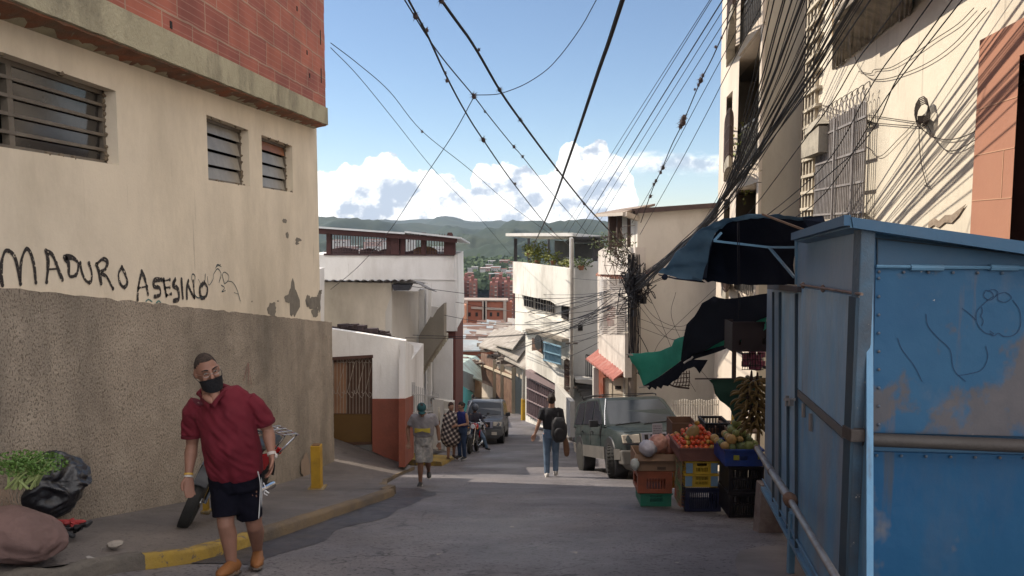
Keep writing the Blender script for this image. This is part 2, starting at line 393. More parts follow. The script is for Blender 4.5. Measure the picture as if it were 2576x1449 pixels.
# ---------- building on the left: cream wall, slab, hollow block storey
LB=thing('block_building','building with cream wall, rough render base, black graffiti and bare block storey above','building',(-6,8,-4))
Y0,Y1=-5.0,15.85
wins=[(3.0,7.85,.64,1.40),(10.15,11.75,.63,1.50),(12.35,14.05,.64,1.50)]
def zsl(y): return 1.5+.038*(y-1.5)      # the soffit climbs slightly
mb=MB()
def jag(u,v): 
    return .018*noise.noise(V((u*3,v*3,0)))
mb.wall(lambda u,v,d:V((WX-d,u,v if v<1.4 or v>5 else v+(0.0 if v!=2.2 else zsl(u)-2.2+.12))),Y0,Y1,-8,2.2,[(a,b,c,d) for a,b,c,d in wins],.19)
mb.bx((WX-.19,Y0,-8),(-11,Y1-.002,-7.9))
mb.bx((WX-.2,Y1-.25,-8),(-11,Y1-.003,2.0))
part(LB,'wall',mb,cream,smooth=30)
# rough lower wall standing proud
mb=MB()
def lowz(y): return -.48-.155*(y-5.9)
def lw(u,v):
    y=Y0+(16.62-Y0)*u; top=lowz(y)+.025*noise.noise(V((y*4,0,0)))+.012*noise.noise(V((y*17,0,0)))
    z=-8+(top+8)*v; b=.012*noise.noise(V((y*5,z*5,1)))+.01*noise.noise(V((y*14,z*14,1)))
    return V((WX+.05+b,y,z))
mb.grid(lw,220,90,th=(-.08,0,0))
mb.bx((WX-.02,15.9,-8),(-11,16.6,lowz(Y1)-.1))
part(LB,'render_base',mb,rough_m,smooth=60)
# slab beam
mb=MB()
def bm(y,w=0): 
    return [V((-3.8,y,zsl(y)+.06+.012*noise.noise(V((y*3,w,0))))),V((-3.8,y,zsl(y)+.40)),V((-4.4,y,zsl(y)+.40)),V((-4.4,y,zsl(y)+.0)),V((WX,y,zsl(y)-.02))]
ysn=[Y0+(15.62-Y0)*k/90 for k in range(91)]
rows=[bm(y) for y in ysn]; mb.add([p for r_ in rows for p in r_],[(i*5+j,i*5+(j+1)%5,(i+1)*5+(j+1)%5,(i+1)*5+j) for i in range(90) for j in range(5)]+[(4,3,2,1,0),(450,451,452,453,454)])
beamm=M('old_concrete_beam',(.40,.365,.26),(.33,.30,.21),2,.92,.8,18,(.10,.085,.065),1.6,.9,streak=.6)
part(LB,'slab_beam',mb,beamm,smooth=30)
# rough soffit underside with block fragments
mb=MB(); mb.grid(lambda u,v:V((-3.83-(.28)*v,Y0+(15.58-Y0)*u,zsl(Y0+(15.58-Y0)*u)+.045-.05*v+.02*noise.noise(V((u*160,v*2,0)))-.012)),200,3,th=(0,0,.03))
part(LB,'soffit',mb,M('soffit_brick',(.17,.12,.085),(.30,.10,.05),3.2,.95,.8,20,(.04,.035,.03),1.5,.9),smooth=60)
# hollow block storey
bk=bpy.data.materials.new('hollow_clay_block'); bk.use_nodes=True; nt=bk.node_tree; N=nt.nodes; L=nt.links; bs=N['Principled BSDF']
tc=N.new('ShaderNodeTexCoord'); sx=N.new('ShaderNodeSeparateXYZ'); L.new(tc.outputs['Object'],sx.inputs[0])
def mth(op,a,b=None,c=None):
    q=N.new('ShaderNodeMath'); q.operation=op
    for i,z in enumerate((a,b,c)):
        if z is None: continue
        if isinstance(z,(int,float)): q.inputs[i].default_value=z
        else: L.new(z,q.inputs[i])
    return q.outputs[0]
yy_=sx.outputs['Y']; zz_=mth('SUBTRACT',sx.outputs['Z'],mth('MULTIPLY',yy_,.038))
cb=N.new('ShaderNodeCombineXYZ'); 
nw=N.new('ShaderNodeTexNoise'); nw.inputs['Scale'].default_value=2.3; L.new(tc.outputs['Object'],nw.inputs['Vector'])
L.new(mth('ADD',yy_,mth('MULTIPLY',nw.outputs['Fac'],.05)),cb.inputs[0]); L.new(mth('ADD',zz_,mth('MULTIPLY',nw.outputs['Fac'],.04)),cb.inputs[1])
bt=N.new('ShaderNodeTexBrick'); L.new(cb.outputs[0],bt.inputs['Vector'])
bt.inputs['Scale'].default_value=1; bt.inputs['Brick Width'].default_value=.78; bt.inputs['Row Height'].default_value=.375; bt.inputs['Mortar Size'].default_value=.016; bt.inputs['Mortar Smooth'].default_value=.3
bt.inputs['Color1'].default_value=(.40,.13,.085,1); bt.inputs['Color2'].default_value=(.27,.085,.065,1); bt.inputs['Mortar'].default_value=(.36,.23,.17,1)
gr=mth('SINE',mth('MULTIPLY',zz_,2*math.pi*4/.375)); g2=mth('GREATER_THAN',gr,.93)
n2=N.new('ShaderNodeTexNoise'); n2.inputs['Scale'].default_value=1.4; n2.inputs['Detail'].default_value=8; L.new(tc.outputs['Object'],n2.inputs['Vector'])
mx=N.new('ShaderNodeMix'); mx.data_type='RGBA'; mx.blend_type='MULTIPLY'; mx.inputs[0].default_value=.7; L.new(bt.outputs['Color'],mx.inputs[6])
cr=N.new('ShaderNodeValToRGB'); cr.color_ramp.elements[0].position=.35; cr.color_ramp.elements[0].color=(.55,.5,.5,1); cr.color_ramp.elements[1].position=.7; cr.color_ramp.elements[1].color=(1.15,1.1,1.05,1); L.new(n2.outputs['Fac'],cr.inputs[0]); L.new(cr.outputs[0],mx.inputs[7])
mx2=N.new('ShaderNodeMix'); mx2.data_type='RGBA'; L.new(mth('MULTIPLY',g2,.35),mx2.inputs[0]); L.new(mx.outputs[2],mx2.inputs[6]); mx2.inputs[7].default_value=(.45,.27,.22,1)
L.new(mx2.outputs[2],bs.inputs['Base Color']); bs.inputs['Roughness'].default_value=.9
bp=N.new('ShaderNodeBump'); bp.inputs['Strength'].default_value=.6; bp.inputs['Distance'].default_value=.012
L.new(mth('SUBTRACT',mth('ADD',mth('MULTIPLY',bt.outputs['Fac'],.6),mth('MULTIPLY',n2.outputs['Fac'],.5)),mth('MULTIPLY',g2,.4)),bp.inputs['Height']); L.new(bp.outputs[0],bs.inputs['Normal'])
mb=MB(); YE=15.57
mb.hexa([V((-3.83,Y0,zsl(Y0)+.402)),V((-3.83,YE,zsl(YE)+.402)),V((-10,YE,zsl(YE)+.402)),V((-10,Y0,zsl(Y0)+.402)),V((-3.83,Y0,SUNTOP)),V((-3.83,YE,SUNTOP)),V((-10,YE,SUNTOP)),V((-10,Y0,SUNTOP))])
part(LB,'block_wall',mb,bk,smooth=0)
# open ends of corner blocks and a few knocked out holes
mb=MB(); 
for k in range(0,12):
    z=zsl(YE)+.42+.375*k
    if k%2==0:
        for q in range(2):
            mb.bx((-3.87,YE-.06,z+.05+q*.14),(-3.97,YE+.035,z+.16+q*.14))
    elif random.random()<.5: mb.bx((-3.822,YE-.35,z+.05),(-3.84,YE-.31,z+.33))
for (y,k) in ((8.55,.03),(14.35,.4),(13.6,1.45),(14.2,.8)):
    mb.bx((-3.822,y,zsl(y)+.42+k),(-3.86,y+.05,zsl(y)+.5+k))
part(LB,'block_cavity',mb,dk,smooth=0)
mb=MB()
for k in range(12):
    z=zsl(YE)+.42+.375*k
    if k%2==1: mb.bx((-3.835,YE+.0,z+.02),(-4.2,YE+.045,z+.35))
part(LB,'corner_block',mb,bk,smooth=0)
# windows
framem=M('aged_aluminium',(.17,.145,.115),(.12,.10,.08),5,.55,.2,40,(.07,.05,.035),2,.7)
for wi,(a,b,c,d) in enumerate(wins):
    X=WX-.155; mb=MB(); fr=.045
    for z in (c+fr/2,d-fr/2): mb.box((X,(a+b)/2,z),(.06,b-a,fr))
    for y in (a+fr/2,b-fr/2): mb.box((X,y,(c+d)/2),(.06,fr,d-c))
    if wi==0:
        for y in (3.95,6.38): mb.box((X,y,(c+d)/2),(.062,.07,d-c))
        for k in range(1,5): mb.box((X+.02,(a+b)/2,c+(d-c)*k/5),(.035,b-a,.03)); 
    wf=part(LB,'window',mb,framem,smooth=0,label=['long louvred window with broken glass and dark room behind','small window closed by four frosted louvres','narrow window with one rust coloured pane'][wi])
    gm=MB()
    if wi==0:
        nl=5
        for k in range(nl):
            z0=c+(d-c)*k/nl+.02; z1=c+(d-c)*(k+1)/nl-.025
            gm.ext([V((X-.01,6.44,z0)),V((X-.01,b-.06,z0)),V((X-.0,b-.06,z1)),V((X-.0,6.44,z1))],(-.006,0,0))
        gmt=M('dark_louvre_glass',(.018,.016,.016),(.03,.028,.027),3,.09,.03,2,spec=.45)
        part(wf,'louvre_glass',gm,gmt,smooth=0)
        bm_=MB()
        for k in range(nl*3):  # jumbled open slats on the left half
            z=c+(d-c)*(k+.5)/(nl*3); y0=4.1+random.random()*.25; y1=5.75+random.random()*.55
            t=random.uniform(-.06,.06)
            if random.random()<.75: bm_.ext([V((X+.03,y0,z)),V((X+.03,y1,z+t)),V((X-.05,y1-.1,z+t+.045)),V((X-.05,y0,z+.05))],(-.01,0,.004))
        part(wf,'broken_slat',bm_,M('grey_slats',(.34,.31,.27),(.2,.18,.16),6,.5,.1),smooth=0)
    else:
        for k in range(4):
            z0=c+(d-c)*k/4+.02; z1=c+(d-c)*(k+1)/4-.01; gm=MB()
            gm.ext([V((X+.03,a+.05,z0)),V((X+.03,b-.05,z0)),V((X-.01,b-.05,z1)),V((X-.01,a+.05,z1))],(-.006,0,0))
            part(wf,'louvre',gm,frost if not (wi==2 and k==3) else M('rust_pane',(.30,.12,.05),(.2,.08,.04),4,.5,.1),smooth=0)
    mb=MB(); mb.bx((WX-.2,a-.02,c-.02),(WX-.9,b+.02,c+.0)); 
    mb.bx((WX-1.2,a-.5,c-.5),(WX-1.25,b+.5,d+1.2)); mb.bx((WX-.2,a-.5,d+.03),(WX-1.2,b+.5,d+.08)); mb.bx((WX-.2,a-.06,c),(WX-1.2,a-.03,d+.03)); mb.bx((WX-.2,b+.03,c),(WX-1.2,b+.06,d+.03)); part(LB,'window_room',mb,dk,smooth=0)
    # chipped mortar along the jambs
    mb=MB()
    for k in range(26 if wi else 40):
        t=random.random(); 
        if random.random()<.5: p=V((WX-.13,b-.01,c+(d-c)*t))
        elif random.random()<.5: p=V((WX-.02,a+(b-a)*t,c+.005))
        else: p=V((WX-.02,a+(b-a)*t,d-.005))
        mb.ell(p,(random.uniform(.015,.04),random.uniform(.02,.05),random.uniform(.015,.03)),nu=6,nv=4)
    part(wf,'broken_mortar',mb,M('old_mortar',(.2,.16,.11),(.13,.1,.075),8,.95,.5,40))
# graffiti: sprayed strokes lying 4 mm over the wall
LW=Pl(0,5.97,814,16.2); 
def onw(x,y,o=.004):
    r=ray(x,y); t=(WX+o)/r.x; return r*t
def lowp(x,y): # on the proud base
    r=ray(x,y); return r*((WX+.075)/r.x)
def zz2D(x,y): return (x*.42786/1.24224, (600+y*.42786)/1.24224)   # zoom coords -> view coords
spray=M('black_spray_paint',(.025,.02,.02),(.04,.033,.03),8,.7,0)
def stroke(mb,pts,w,fn=onw,sm=True):
    w*=1.3
    P=[fn(*zz2D(*p)) for p in pts]; P=sp(P,5) if sm and len(P)>2 else P
    n=len(P); vs=[]
    for i,p in enumerate(P):
        t=(P[min(i+1,n-1)]-P[max(i-1,0)]).normalized(); s=t.cross(V((1,0,0))).normalized()*w*(.55+.9*abs(noise.noise(p*4)))*(.6 if i in(0,n-1) else 1)
        vs+=[p-s,p+s]
    mb.add(vs,[(2*i,2*i+1,2*i+3,2*i+2) for i in range(n-1)])
    for q in (P[0],P[-1],P[n//2]):
        m=len(mb.v); k=10; mb.v+=[q+V((0.001,math.cos(6.283*j/k)*w*.9,math.sin(6.283*j/k)*w*.9)) for j in range(k)]; mb.f.append(tuple(range(m,m+k)))
GS=[ # M A D U R O
 ([(18,680),(5,600),(15,500),(40,430),(80,440),(110,480),(130,560),(150,670)],.017),([(150,670),(150,560),(165,470),(195,415),(225,450),(250,540),(262,660)],.017),
 ([(340,655),(350,560),(350,480),(335,430)],.02),([(335,430),(380,455),(410,520),(435,590),(455,638)],.02),([(350,565),(420,560)],.014),
 ([(470,475),(500,520),(505,600),(530,618),(565,590),(570,520),(530,480),(470,475)],.02),
 ([(585,520),(600,590),(630,650),(665,655),(670,590),(650,520)],.02),
 ([(705,530),(725,590),(738,665)],.022),([(705,530),(750,490),(785,510),(770,560),(735,590),(780,620),(825,705)],.02),
 ([(890,550),(865,600),(880,670),(910,695),(930,660),(915,600),(890,550)],.022),
 # A S E S I N O
 ([(1005,785),(1010,700),(1035,580)],.022),([(1035,580),(1060,640),(1080,745)],.022),([(1015,700),(1075,690)],.018),
 ([(1180,640),(1130,645),(1125,690),(1165,700),(1170,750),(1130,765)],.024),
 ([(1195,640),(1205,700),(1215,755)],.024),([(1195,650),(1240,640)],.02),([(1205,700),(1240,695)],.02),([(1215,755),(1250,745)],.02),
 ([(1280,640),(1265,680),(1300,710),(1305,780),(1270,795)],.026),([(1325,640),(1330,700),(1335,770)],.026),
 ([(1365,775),(1365,700),(1375,650)],.024),([(1370,670),(1400,740),(1420,770)],.024),([(1420,770),(1415,690),(1410,650)],.02),
 ([(1490,660),(1460,700),(1470,770),(1505,760),(1515,700),(1490,660)],.026)]
def grain(m,f=.42):
    nt=m.node_tree; N=nt.nodes; L=nt.links; o=N['Material Output']; b=N['Principled BSDF']; t=N.new('ShaderNodeBsdfTransparent'); x=N.new('ShaderNodeMixShader'); n=N.new('ShaderNodeTexNoise'); n.inputs['Scale'].default_value=38; n.inputs['Detail'].default_value=6; c=N.new('ShaderNodeTexCoord'); L.new(c.outputs['Object'],n.inputs['Vector']); q=N.new('ShaderNodeMapRange'); q.inputs[1].default_value=f; q.inputs[2].default_value=f+.1; L.new(n.outputs['Fac'],q.inputs[0]); L.new(q.outputs[0],x.inputs[0]); L.new(t.outputs[0],x.inputs[1]); L.new(b.outputs[0],x.inputs[2]); L.new(x.outputs[0],o.inputs['Surface'])
grain(spray,.33)
g=MB()
for p,w in GS: stroke(g,p,w)
part(LB,'graffiti',g,spray,smooth=0,label='black sprayed capital letters across the cream wall')
g=MB()
for p in [[(1400,640),(1405,600),(1425,620),(1415,720),(1440,770),(1480,770)],[(1450,640),(1470,680)],[(1500,600),(1495,660),(1475,700)],[(1515,620),(1525,680),(1555,640),(1560,600)],[(1560,600),(1590,560),(1615,600),(1600,660)],[(1640,670),(1625,610),(1640,585),(1670,610),(1665,650),(1640,670)],[(1660,650),(1700,660),(1730,710),(1755,795)],[(1575,555),(1590,530),(1615,545)],[(1580,545),(1610,530)],[(1615,680),(1640,700),(1620,730),(1645,720)],[(1710,735),(1740,745)]]:
    stroke(g,p,.007)
part(LB,'graffiti_tag',g,M('teal_marker',(.06,.09,.10),(.03,.05,.06),4,.7,0),smooth=0)
g=MB()
for p in [[(1065,800),(1085,785),(1110,800)],[(1140,812),(1160,795),(1180,815)]]: stroke(g,p,.008)
part(LB,'teal_tag',g,M('teal_marker2',(.08,.22,.2),(.06,.15,.15),4,.7,0),smooth=0)
# paint that has flaked to bare grey patches
g=MB()
def blob(cx,cy,rx,ry,fn=onw,o=.005,rag=.35,seed=0):
    k=22; c=fn(*zz2D(cx,cy)); ps=[]
    for j in range(k):
        a=6.283*j/k; q=1+rag*noise.noise(V((math.cos(a)*2+seed,math.sin(a)*2,seed)))*1.6
        ps.append(fn(*zz2D(cx+rx*math.cos(a)*q,cy+ry*math.sin(a)*q)))
    m=len(g.v); g.v+=ps+[sum(ps,V((0,0,0)))/k]; g.f+=[(m+j,m+(j+1)%k,m+k) for j in range(k)]
for q in [(2145,790,34,120),(2100,780,22,28),(1985,860,32,52),(2285,810,50,42),(2340,730,12,16),(2330,800,14,80),(2300,880,26,34),(2080,212,16,16),(2098,315,11,22),(2178,350,20,16),(2170,375,12,12),(2250,795,18,40),(2030,797,7,6),(2360,1180,0,0),(1840,800,5,6)]:
    if q[2]: blob(*q,seed=q[0]*.01)
part(LB,'flaked_patch',g,M('bare_grey_render',(.22,.195,.16),(.15,.135,.115),6,.95,.4,30),smooth=0)
g=MB()
for p in [[(1808,1255),(1800,1300),(1780,1375)],[(1812,1250),(1815,1320),(1812,1400)],[(1815,1260),(1835,1400)]]: stroke(g,p,.012,fn=lowp)
part(LB,'red_paint_mark',g,M('faded_red_mark',(.22,.09,.08),(.25,.15,.12),8,.9,0),smooth=0)
g=MB(); blob(2230,2000,34,90,fn=lambda x,y:lowp(x,y),seed=3)
part(LB,'repair_patch',g,M('plain_patch',(.30,.22,.16),(.26,.19,.14),6,.95,.3),smooth=0)

# ---------- yellow bollards
def bollard(x,y0,y1,w,base,lab,tilt=0):
    b=V(base); h=(y1-y0)
    d=b.y/ray(x,y1).y
    H=h*d/F*1.0; mb=MB(); ww=w*d/F
    T=thing('bollard',lab,'bollard',b,'yellow bollards along the pavement')
    t=V((tilt*H,0,H))
    mb.bar(b-V((0,0,.1)),b+t,ww,ww); part(T,'post',mb,yellow,smooth=0,bev=.006)
    mb=MB(); mb.box(b+t+V((0,0,.004)),(ww*.8,ww*.8,.012)); part(T,'cap',mb,M('rusty_cap',(.2,.1,.04),(.1,.06,.03),8,.8,.2),smooth=0)
    mb=MB(); mb.box(b+V((0,0,.02)),(ww*1.7,ww*1.7,.03)); part(T,'foot',mb,M('kerb_dust',(.32,.22,.08),(.15,.12,.08),8,.9,.4),smooth=0,bev=.008)
    return T
def gp(x,y):
    # pavement point
    r=ray(x,y); lo=1;hi=30
    for _ in range(40):
        m=(lo+hi)/2; p=r*m
        t=max(0,min(1,(edgeL(p.y)-p.x)/(edgeL(p.y)-WX+.01)))
        if p.z>kz(p.y)*(1-t)+wz(p.y)*t: lo=m
        else: hi=m
    return r*lo
bollard(798,1117,1230,24,gp(798,1230),'yellow square bollard standing clear on the pavement near the wall corner')
bollard(518,1165,1290,13,gp(519,1290),'thin yellow bollard half hidden behind the man in the maroon shirt')
bb=G(1014,1158,.2); bollard(1014,1077,1158,15,bb,'small yellow bollard against the red painted house corner',.0)
# ---------- white and red house with metal door
rail=M('purple_brown_rail',(.05,.03,.035),(.07,.04,.04),5,.6,.1)
H1=Pl(835,18.4,1020,18.4)
T=thing('small_house','low white house with red painted base and brown metal street door','house',H1(928,1140))
def hz(x): 
    return 828+(x-835)*.146
mb=MB()
mb.pp(H1,[(150,690),(740,690),(740,1160),(150,1160)],3); mb.pp(H1,[(740,hz(740)),(835,hz(835)),(835,1160),(740,1160)],.2)  # first block: unseen extension added to keep sun off the apron
mb.pp(H1,[(835,828),(937,843),(937,898),(835,900)],.2)
mb.pp(H1,[(937,843),(1020,857),(1020,1003),(937,1003)],.2)
mb.pp(H1,[(834,900),(1020,925),(1020,1150),(834,1150)],4,off=-.6)
mb.pp(Pl(1020,18.42,1041,22),[(1019.5,857),(1041,872),(1041,1150),(1019.5,1170)],.15)
part(T,'wall',mb,white_r,smooth=0)
mb=MB(); mb.pp(H1,[(936.5,1003.3),(1020.6,1003.3),(1020.6,1175),(936.5,1135)],.22,off=.015); mb.pp(Pl(1020,18.4,1041,22),[(1019.5,1003),(1041,995),(1041,1150),(1019.5,1175)],.15,off=.02); part(T,'red_base',mb,redp,smooth=0)
mb=MB(); mb.pp(H1,[(836,899),(936,899),(936,1118),(836,1122)],.05,off=-.17)
dr=part(T,'door',mb,M('brown_door',(.075,.04,.028),(.10,.055,.04),3,.5,.1),smooth=0)
mb=MB(); mb.pp(H1,[(838,912),(870,912),(870,1040),(838,1040)],.02,off=-.15); part(dr,'tan_leaf',mb,M('tan_panel',(.30,.17,.10),(.25,.13,.08),3,.5,.1),smooth=0)  # door leaf in a lighter tan than the rest
mb=MB(); mb.pp(H1,[(839,1042),(934,1042),(934,1112),(839,1112)],.02,off=-.15); part(dr,'lower_panel',mb,M('ochre_panel',(.12,.068,.022),(.10,.055,.02),3,.5,.1),smooth=0)
mb=MB()
def h1(x,y,o=-.10): return H1(x,y,o)
for x in range(840,936,8): mb.bar(h1(x,905),h1(x,1040),.012)
for x in (855,880,905,925):
    mb.tube(sp([h1(x+12,912),h1(x,960),h1(x-6,985),h1(x-12,990),h1(x-14,982)],5),.008,5)
    for k in (0,10): mb.tube([h1(x+k+5*math.cos(a),908+5*math.sin(a)) for a in [j*.7 for j in range(9)]],.006,5)
    mb.tube(sp([h1(x-6,985),h1(x+4,1000),h1(x+10,992),h1(x+4,986)],5),.008,5)
part(dr,'grille',mb,M('pale_iron',(.32,.27,.22),(.22,.18,.15),5,.5,.1))
mb=MB(); mb.bar(h1(833,902,-.02),h1(939,896,-.02),.06,.08); part(T,'lintel',mb,brownm,smooth=0)
# small rubbish on the roof edge
mb=MB()
for k in range(60):
    t=random.random(); x=838+t*140; p=H1(x,hz(x)+6-random.random()*(8+14*math.sin(t*3.1)),-.3-random.random()*.4)
    mb.box(p,(random.uniform(.1,.3),.2,random.uniform(.05,.16)),rz=random.random()*3)
part(T,'roof_debris',mb,M('dark_debris',(.035,.025,.03),(.06,.045,.045),6,.9,.3),smooth=0)
# ---------- cream house with corrugated roof
H2=Pl(828,22,985,22)
T=thing('cream_house','cream house with stained wall and thin corrugated roof, above the white and red one','house',H2(905,1100))
mb=MB(); mb.pp(H2,[(700,707),(985,712),(985,1150),(700,1150)],.25); mb.pp(H2,[(700,760),(980,765),(980,1150),(700,1150)],4.2,off=-.26)
part(T,'wall',mb,M('cream_house_wall',(.56,.51,.43),(.50,.455,.385),1,.9,.2,14,(.24,.21,.17),.6,.7,streak=.4),smooth=0)
mb=MB(); rr=H2(700,706,.35); re=H2(1036,705,.35)
n=110
def cor(u,v): 
    p=rr.lerp(re,u); return p+V((0,v*4.2,.02*math.sin(u*n*1.0)-.42*v))
mb.grid(cor,330,1,th=(0,0,.01)); part(T,'roof',mb,M('zinc_roof',(.30,.30,.31),(.2,.2,.21),3,.5,.1),smooth=80)
mb=MB()
a=H2(1036,705,.35); b=H2(1078,728,.2)
mb.grid(lambda u,v:a.lerp(b,u)+V((0,v*2.5,.018*math.sin(u*40)-.3*v)),60,1,th=(0,0,.01)); part(T,'side_roof',mb,M('zinc_roof2',(.25,.25,.26),(.17,.17,.18),3,.5,.1),smooth=80)
mb=MB(); mb.pp(H2,[(985,716),(1034,716),(1028,731),(990,731)],.5,off=.3); part(T,'roof_hatch',mb,M('dark_hatch',(.04,.045,.055),(.03,.03,.04),3,.5,.1),smooth=0)
G2=Pl(985,22.05,1058,25.5)
mb=MB(); mb.pp(G2,[(986,731),(1053,733),(1053,1150),(986,1150)],.2); part(T,'side_wall',mb,grey_r,smooth=0)
H2b=Pl(1040,25.4,1085,25.4)
mb=MB(); mb.pp(H2b,[(1053,730),(1068,730),(1068,1150),(1053,1150)],.8); mb.pp(H2b,[(1077,728),(1084,730),(1084,1000),(1077,1000)],.5,off=.1)
part(T,'pilaster',mb,white_r,smooth=0)
# concrete stair flank
T=thing('concrete_stair','raw concrete outside stair climbing diagonally between the white houses','staircase',W(1085,935,24.6))
S1=Pl(1050,24.8,1120,24.4)
mb=MB(); mb.pp(S1,[(1084,795),(1117,762),(1117,846),(1058,935),(1053,975),(1053,846)],.18); part(T,'parapet',mb,M('raw_concrete',(.30,.275,.235),(.24,.22,.19),1.5,.95,.4,14,(.15,.135,.115),.9,.6,streak=.3),smooth=0)
mb=MB()
for k in range(9):
    p=S1(1056+k*7,925-k*10,-.25); mb.box(p+V((0,.3,-.1)),(.3,.75,.22))
part(T,'step',mb,conc,smooth=0)
mb=MB(); mb.pp(S1,[(1085,770),(1103,772),(1088,798),(1084,798)],.05,off=.03); part(T,'pale_board',mb,white_r,smooth=0)
# ---------- big white house with railed terrace
H3=Pl(820,27,1146,27)
T=thing('terrace_house','tall white house with railed roof terrace under a thin sheet roof','house',H3(985,1130))
mb=MB(); mb.pp(H3,[(760,641),(1143,643),(1146.5,833),(760,833)],5)
mb.pp(H3,[(760,834),(1108,834),(1108,1150),(760,1150)],4.5,off=-.3)
part(T,'wall',mb,white_r,smooth=0)
mb=MB(); mb.pp(H3,[(1098,834),(1146,834),(1146,1150),(1098,1150)],4.3,off=-.35); part(T,'red_wall',mb,M('dark_red_wall',(.15,.055,.045),(.12,.045,.04),2,.85,.2),smooth=0)
mb=MB(); mb.pp(H3,[(1090,853),(1138,853),(1138,1014),(1090,1014)],.3,off=.0); part(T,'white_panel',mb,white_r,smooth=0)
mb=MB(); mb.pp(H3,[(1050,905),(1062,930),(1076,965),(1060,990),(1052,985)],.1,off=.6); part(T,'stair_wall',mb,white_r,smooth=0)
# roof: sheet sloping
a=H3(760,571,.5); b=H3(1018,589,.5); c=H3(1160,601,.5)
mb=MB(); mb.ext([a,b,b+V((0,5.5,-.3)),a+V((0,5.5,-.3))],(0,0,.06)); mb.ext([b+V((0,0,.05)),c,c+V((0,5.5,-.3)),b+V((0,5.5,-.25))],(0,0,.06))
part(T,'roof',mb,M('white_sheet_roof',(.6,.62,.64),(.5,.52,.54),2,.5,.1),smooth=0)
mb=MB(); mb.bar(H3(760,577,.3),H3(1150,605,.3),.12,.16); mb.bar(H3(760,581,-4),H3(1150,605,-4),.12,.16)
for x in (828,978,996,1014,1066,1132): mb.bar(H3(x,585,.0),H3(x,640,0),.16)
for x in (995,1128): mb.bar(H3(x,592,0),H3(x,640,0),.3)
mb.bar(H3(1135,604,0),H3(1135,641,0),.32)
part(T,'terrace_frame',mb,M('maroon_frame',(.07,.03,.03),(.05,.025,.025),4,.7,.1),smooth=0)
mb=MB()
x=822
while x<1140: mb.bar(H3(x,588,.02),H3(x,641,.02),.025); x+=6.6
mb.bar(H3(815,640,.03),H3(1143,641,.03),.07); mb.bar(H3(815,633,.03),H3(1143,634,.03),.03)
part(T,'railing',mb,rail,smooth=0)
mb=MB(); 
for (x0,x1,y) in ((822,900,628),(905,950,630),(950,985,632),(1010,1062,636)): mb.pp(H3,[(x0,640),(x0,y),((x0+x1)/2,y-6),(x1,y),(x1,640)],.1,off=-1.5)
part(T,'low_screen',mb,rail,smooth=0)
mb=MB(); mb.pp(H3,[(1040,641),(1040,628),(1050,622),(1078,620),(1092,624),(1100,632),(1100,641)],.1,off=-1.2); mb.pp(H3,[(1116,641),(1116,624),(1134,624),(1134,641)],.2,off=-1.0)
part(T,'wooden_board',mb,M('orange_wood',(.34,.20,.11),(.26,.15,.08),5,.7,.1),smooth=0)
mb=MB(); mb.bar(H3(1000,701,.03),H3(1150,704,.03),.03); mb.bar(H3(1146,640,.03),H3(1149,833,.03),.04); part(T,'pipe',mb,white_r)
# grey street gates and railings at the foot
T=thing('street_gate','pale grey barred gate at the foot of the concrete stair','gate',W(1050,1095,21.5))
FG=Pl(1018,19.5,1110,25)
mb=MB(); mb.pp(FG,[(1022,960),(1045,962),(1045,988),(1022,988)],.05)
for x in range(1022,1104,5): mb.bar(FG(x,962+(x-1022)*.35),FG(x,1105),.022)
for y in (990,1040,1090): mb.bar(FG(1020,y),FG(1104,y+ (8 if y<1000 else -6)),.03)
part(T,'bars',mb,M('pale_grey_paint',(.42,.42,.43),(.36,.36,.37),3,.6,.1),smooth=0)
mb=MB(); mb.pp(FG,[(1026,1000),(1044,1000),(1044,1075),(1026,1078)],.02,off=-.03); mb.pp(FG,[(1090,1005),(1116,1006),(1116,1130),(1090,1130)],.03,off=.04); part(T,'panel',mb,M('pale_grey_paint2',(.40,.39,.38),(.33,.32,.31),3,.6,.1),smooth=0)
T=thing('low_wall','grey stub wall with pillar behind the waiting women','wall',W(1115,1100,25))
mb=MB(); q=Pl(1090,25.6,1150,25.6); mb.pp(q,[(1093,1006),(1142,1012),(1142,1140),(1093,1140)],.3); part(T,'wall',mb,grey_r,smooth=0)
mb=MB(); mb.pp(q,[(1118,1030),(1130,1030),(1130,1140),(1118,1140)],.3,off=.05); part(T,'pillar',mb,white_r,smooth=0)
# ---------- balcony house (curved corner, plants on the terrace)
def leaves(mb,c,r,n,sz,sd=0):
    rnd=random.Random(sd)
    for _ in range(n):
        q=V((rnd.gauss(0,.5),rnd.gauss(0,.5),rnd.gauss(0,.5))); 
        if q.length>1.1: q*=1.1/q.length
        p=V(c)+V((q.x*r[0],q.y*r[1],q.z*r[2])); a=V((rnd.uniform(-1,1),rnd.uniform(-1,1),rnd.uniform(-.6,1))).normalized(); b=a.orthogonal().normalized()
        s=sz*rnd.uniform(.6,1.4); mb.add([p-a*s,p+b*s*.45,p+a*s,p-b*s*.45],[(0,1,2,3)])
leafm=M('hedge_leaf',(.10,.13,.03),(.22,.22,.05),6,.6,0)
leafd=M('dark_leaf',(.035,.055,.02),(.08,.10,.03),6,.6,0)
CF=Pl(1434,32,1290,36.9)         # street front, turned left
CS=Pl(1434,32,1600,32)           # grey gable end facing the camera
T=thing('balcony_house','three storey white house with planted roof terrace, barred windows and blue window cage','house',CF(1370,1060))
mb=MB()
mb.pp(CF,[(1290,658),(1434,676),(1434,771),(1400,768),(1384,757),(1290,737)],.25,off=.45)   # terrace parapet
mb.pp(CF,[(1300,736),(1434,760),(1434,764),(1300,740)],.4,off=.2)
mb.pp(CF,[(1296,737),(1434,760),(1434,850),(1420,857),(1296,830)],4.5,off=-.05)
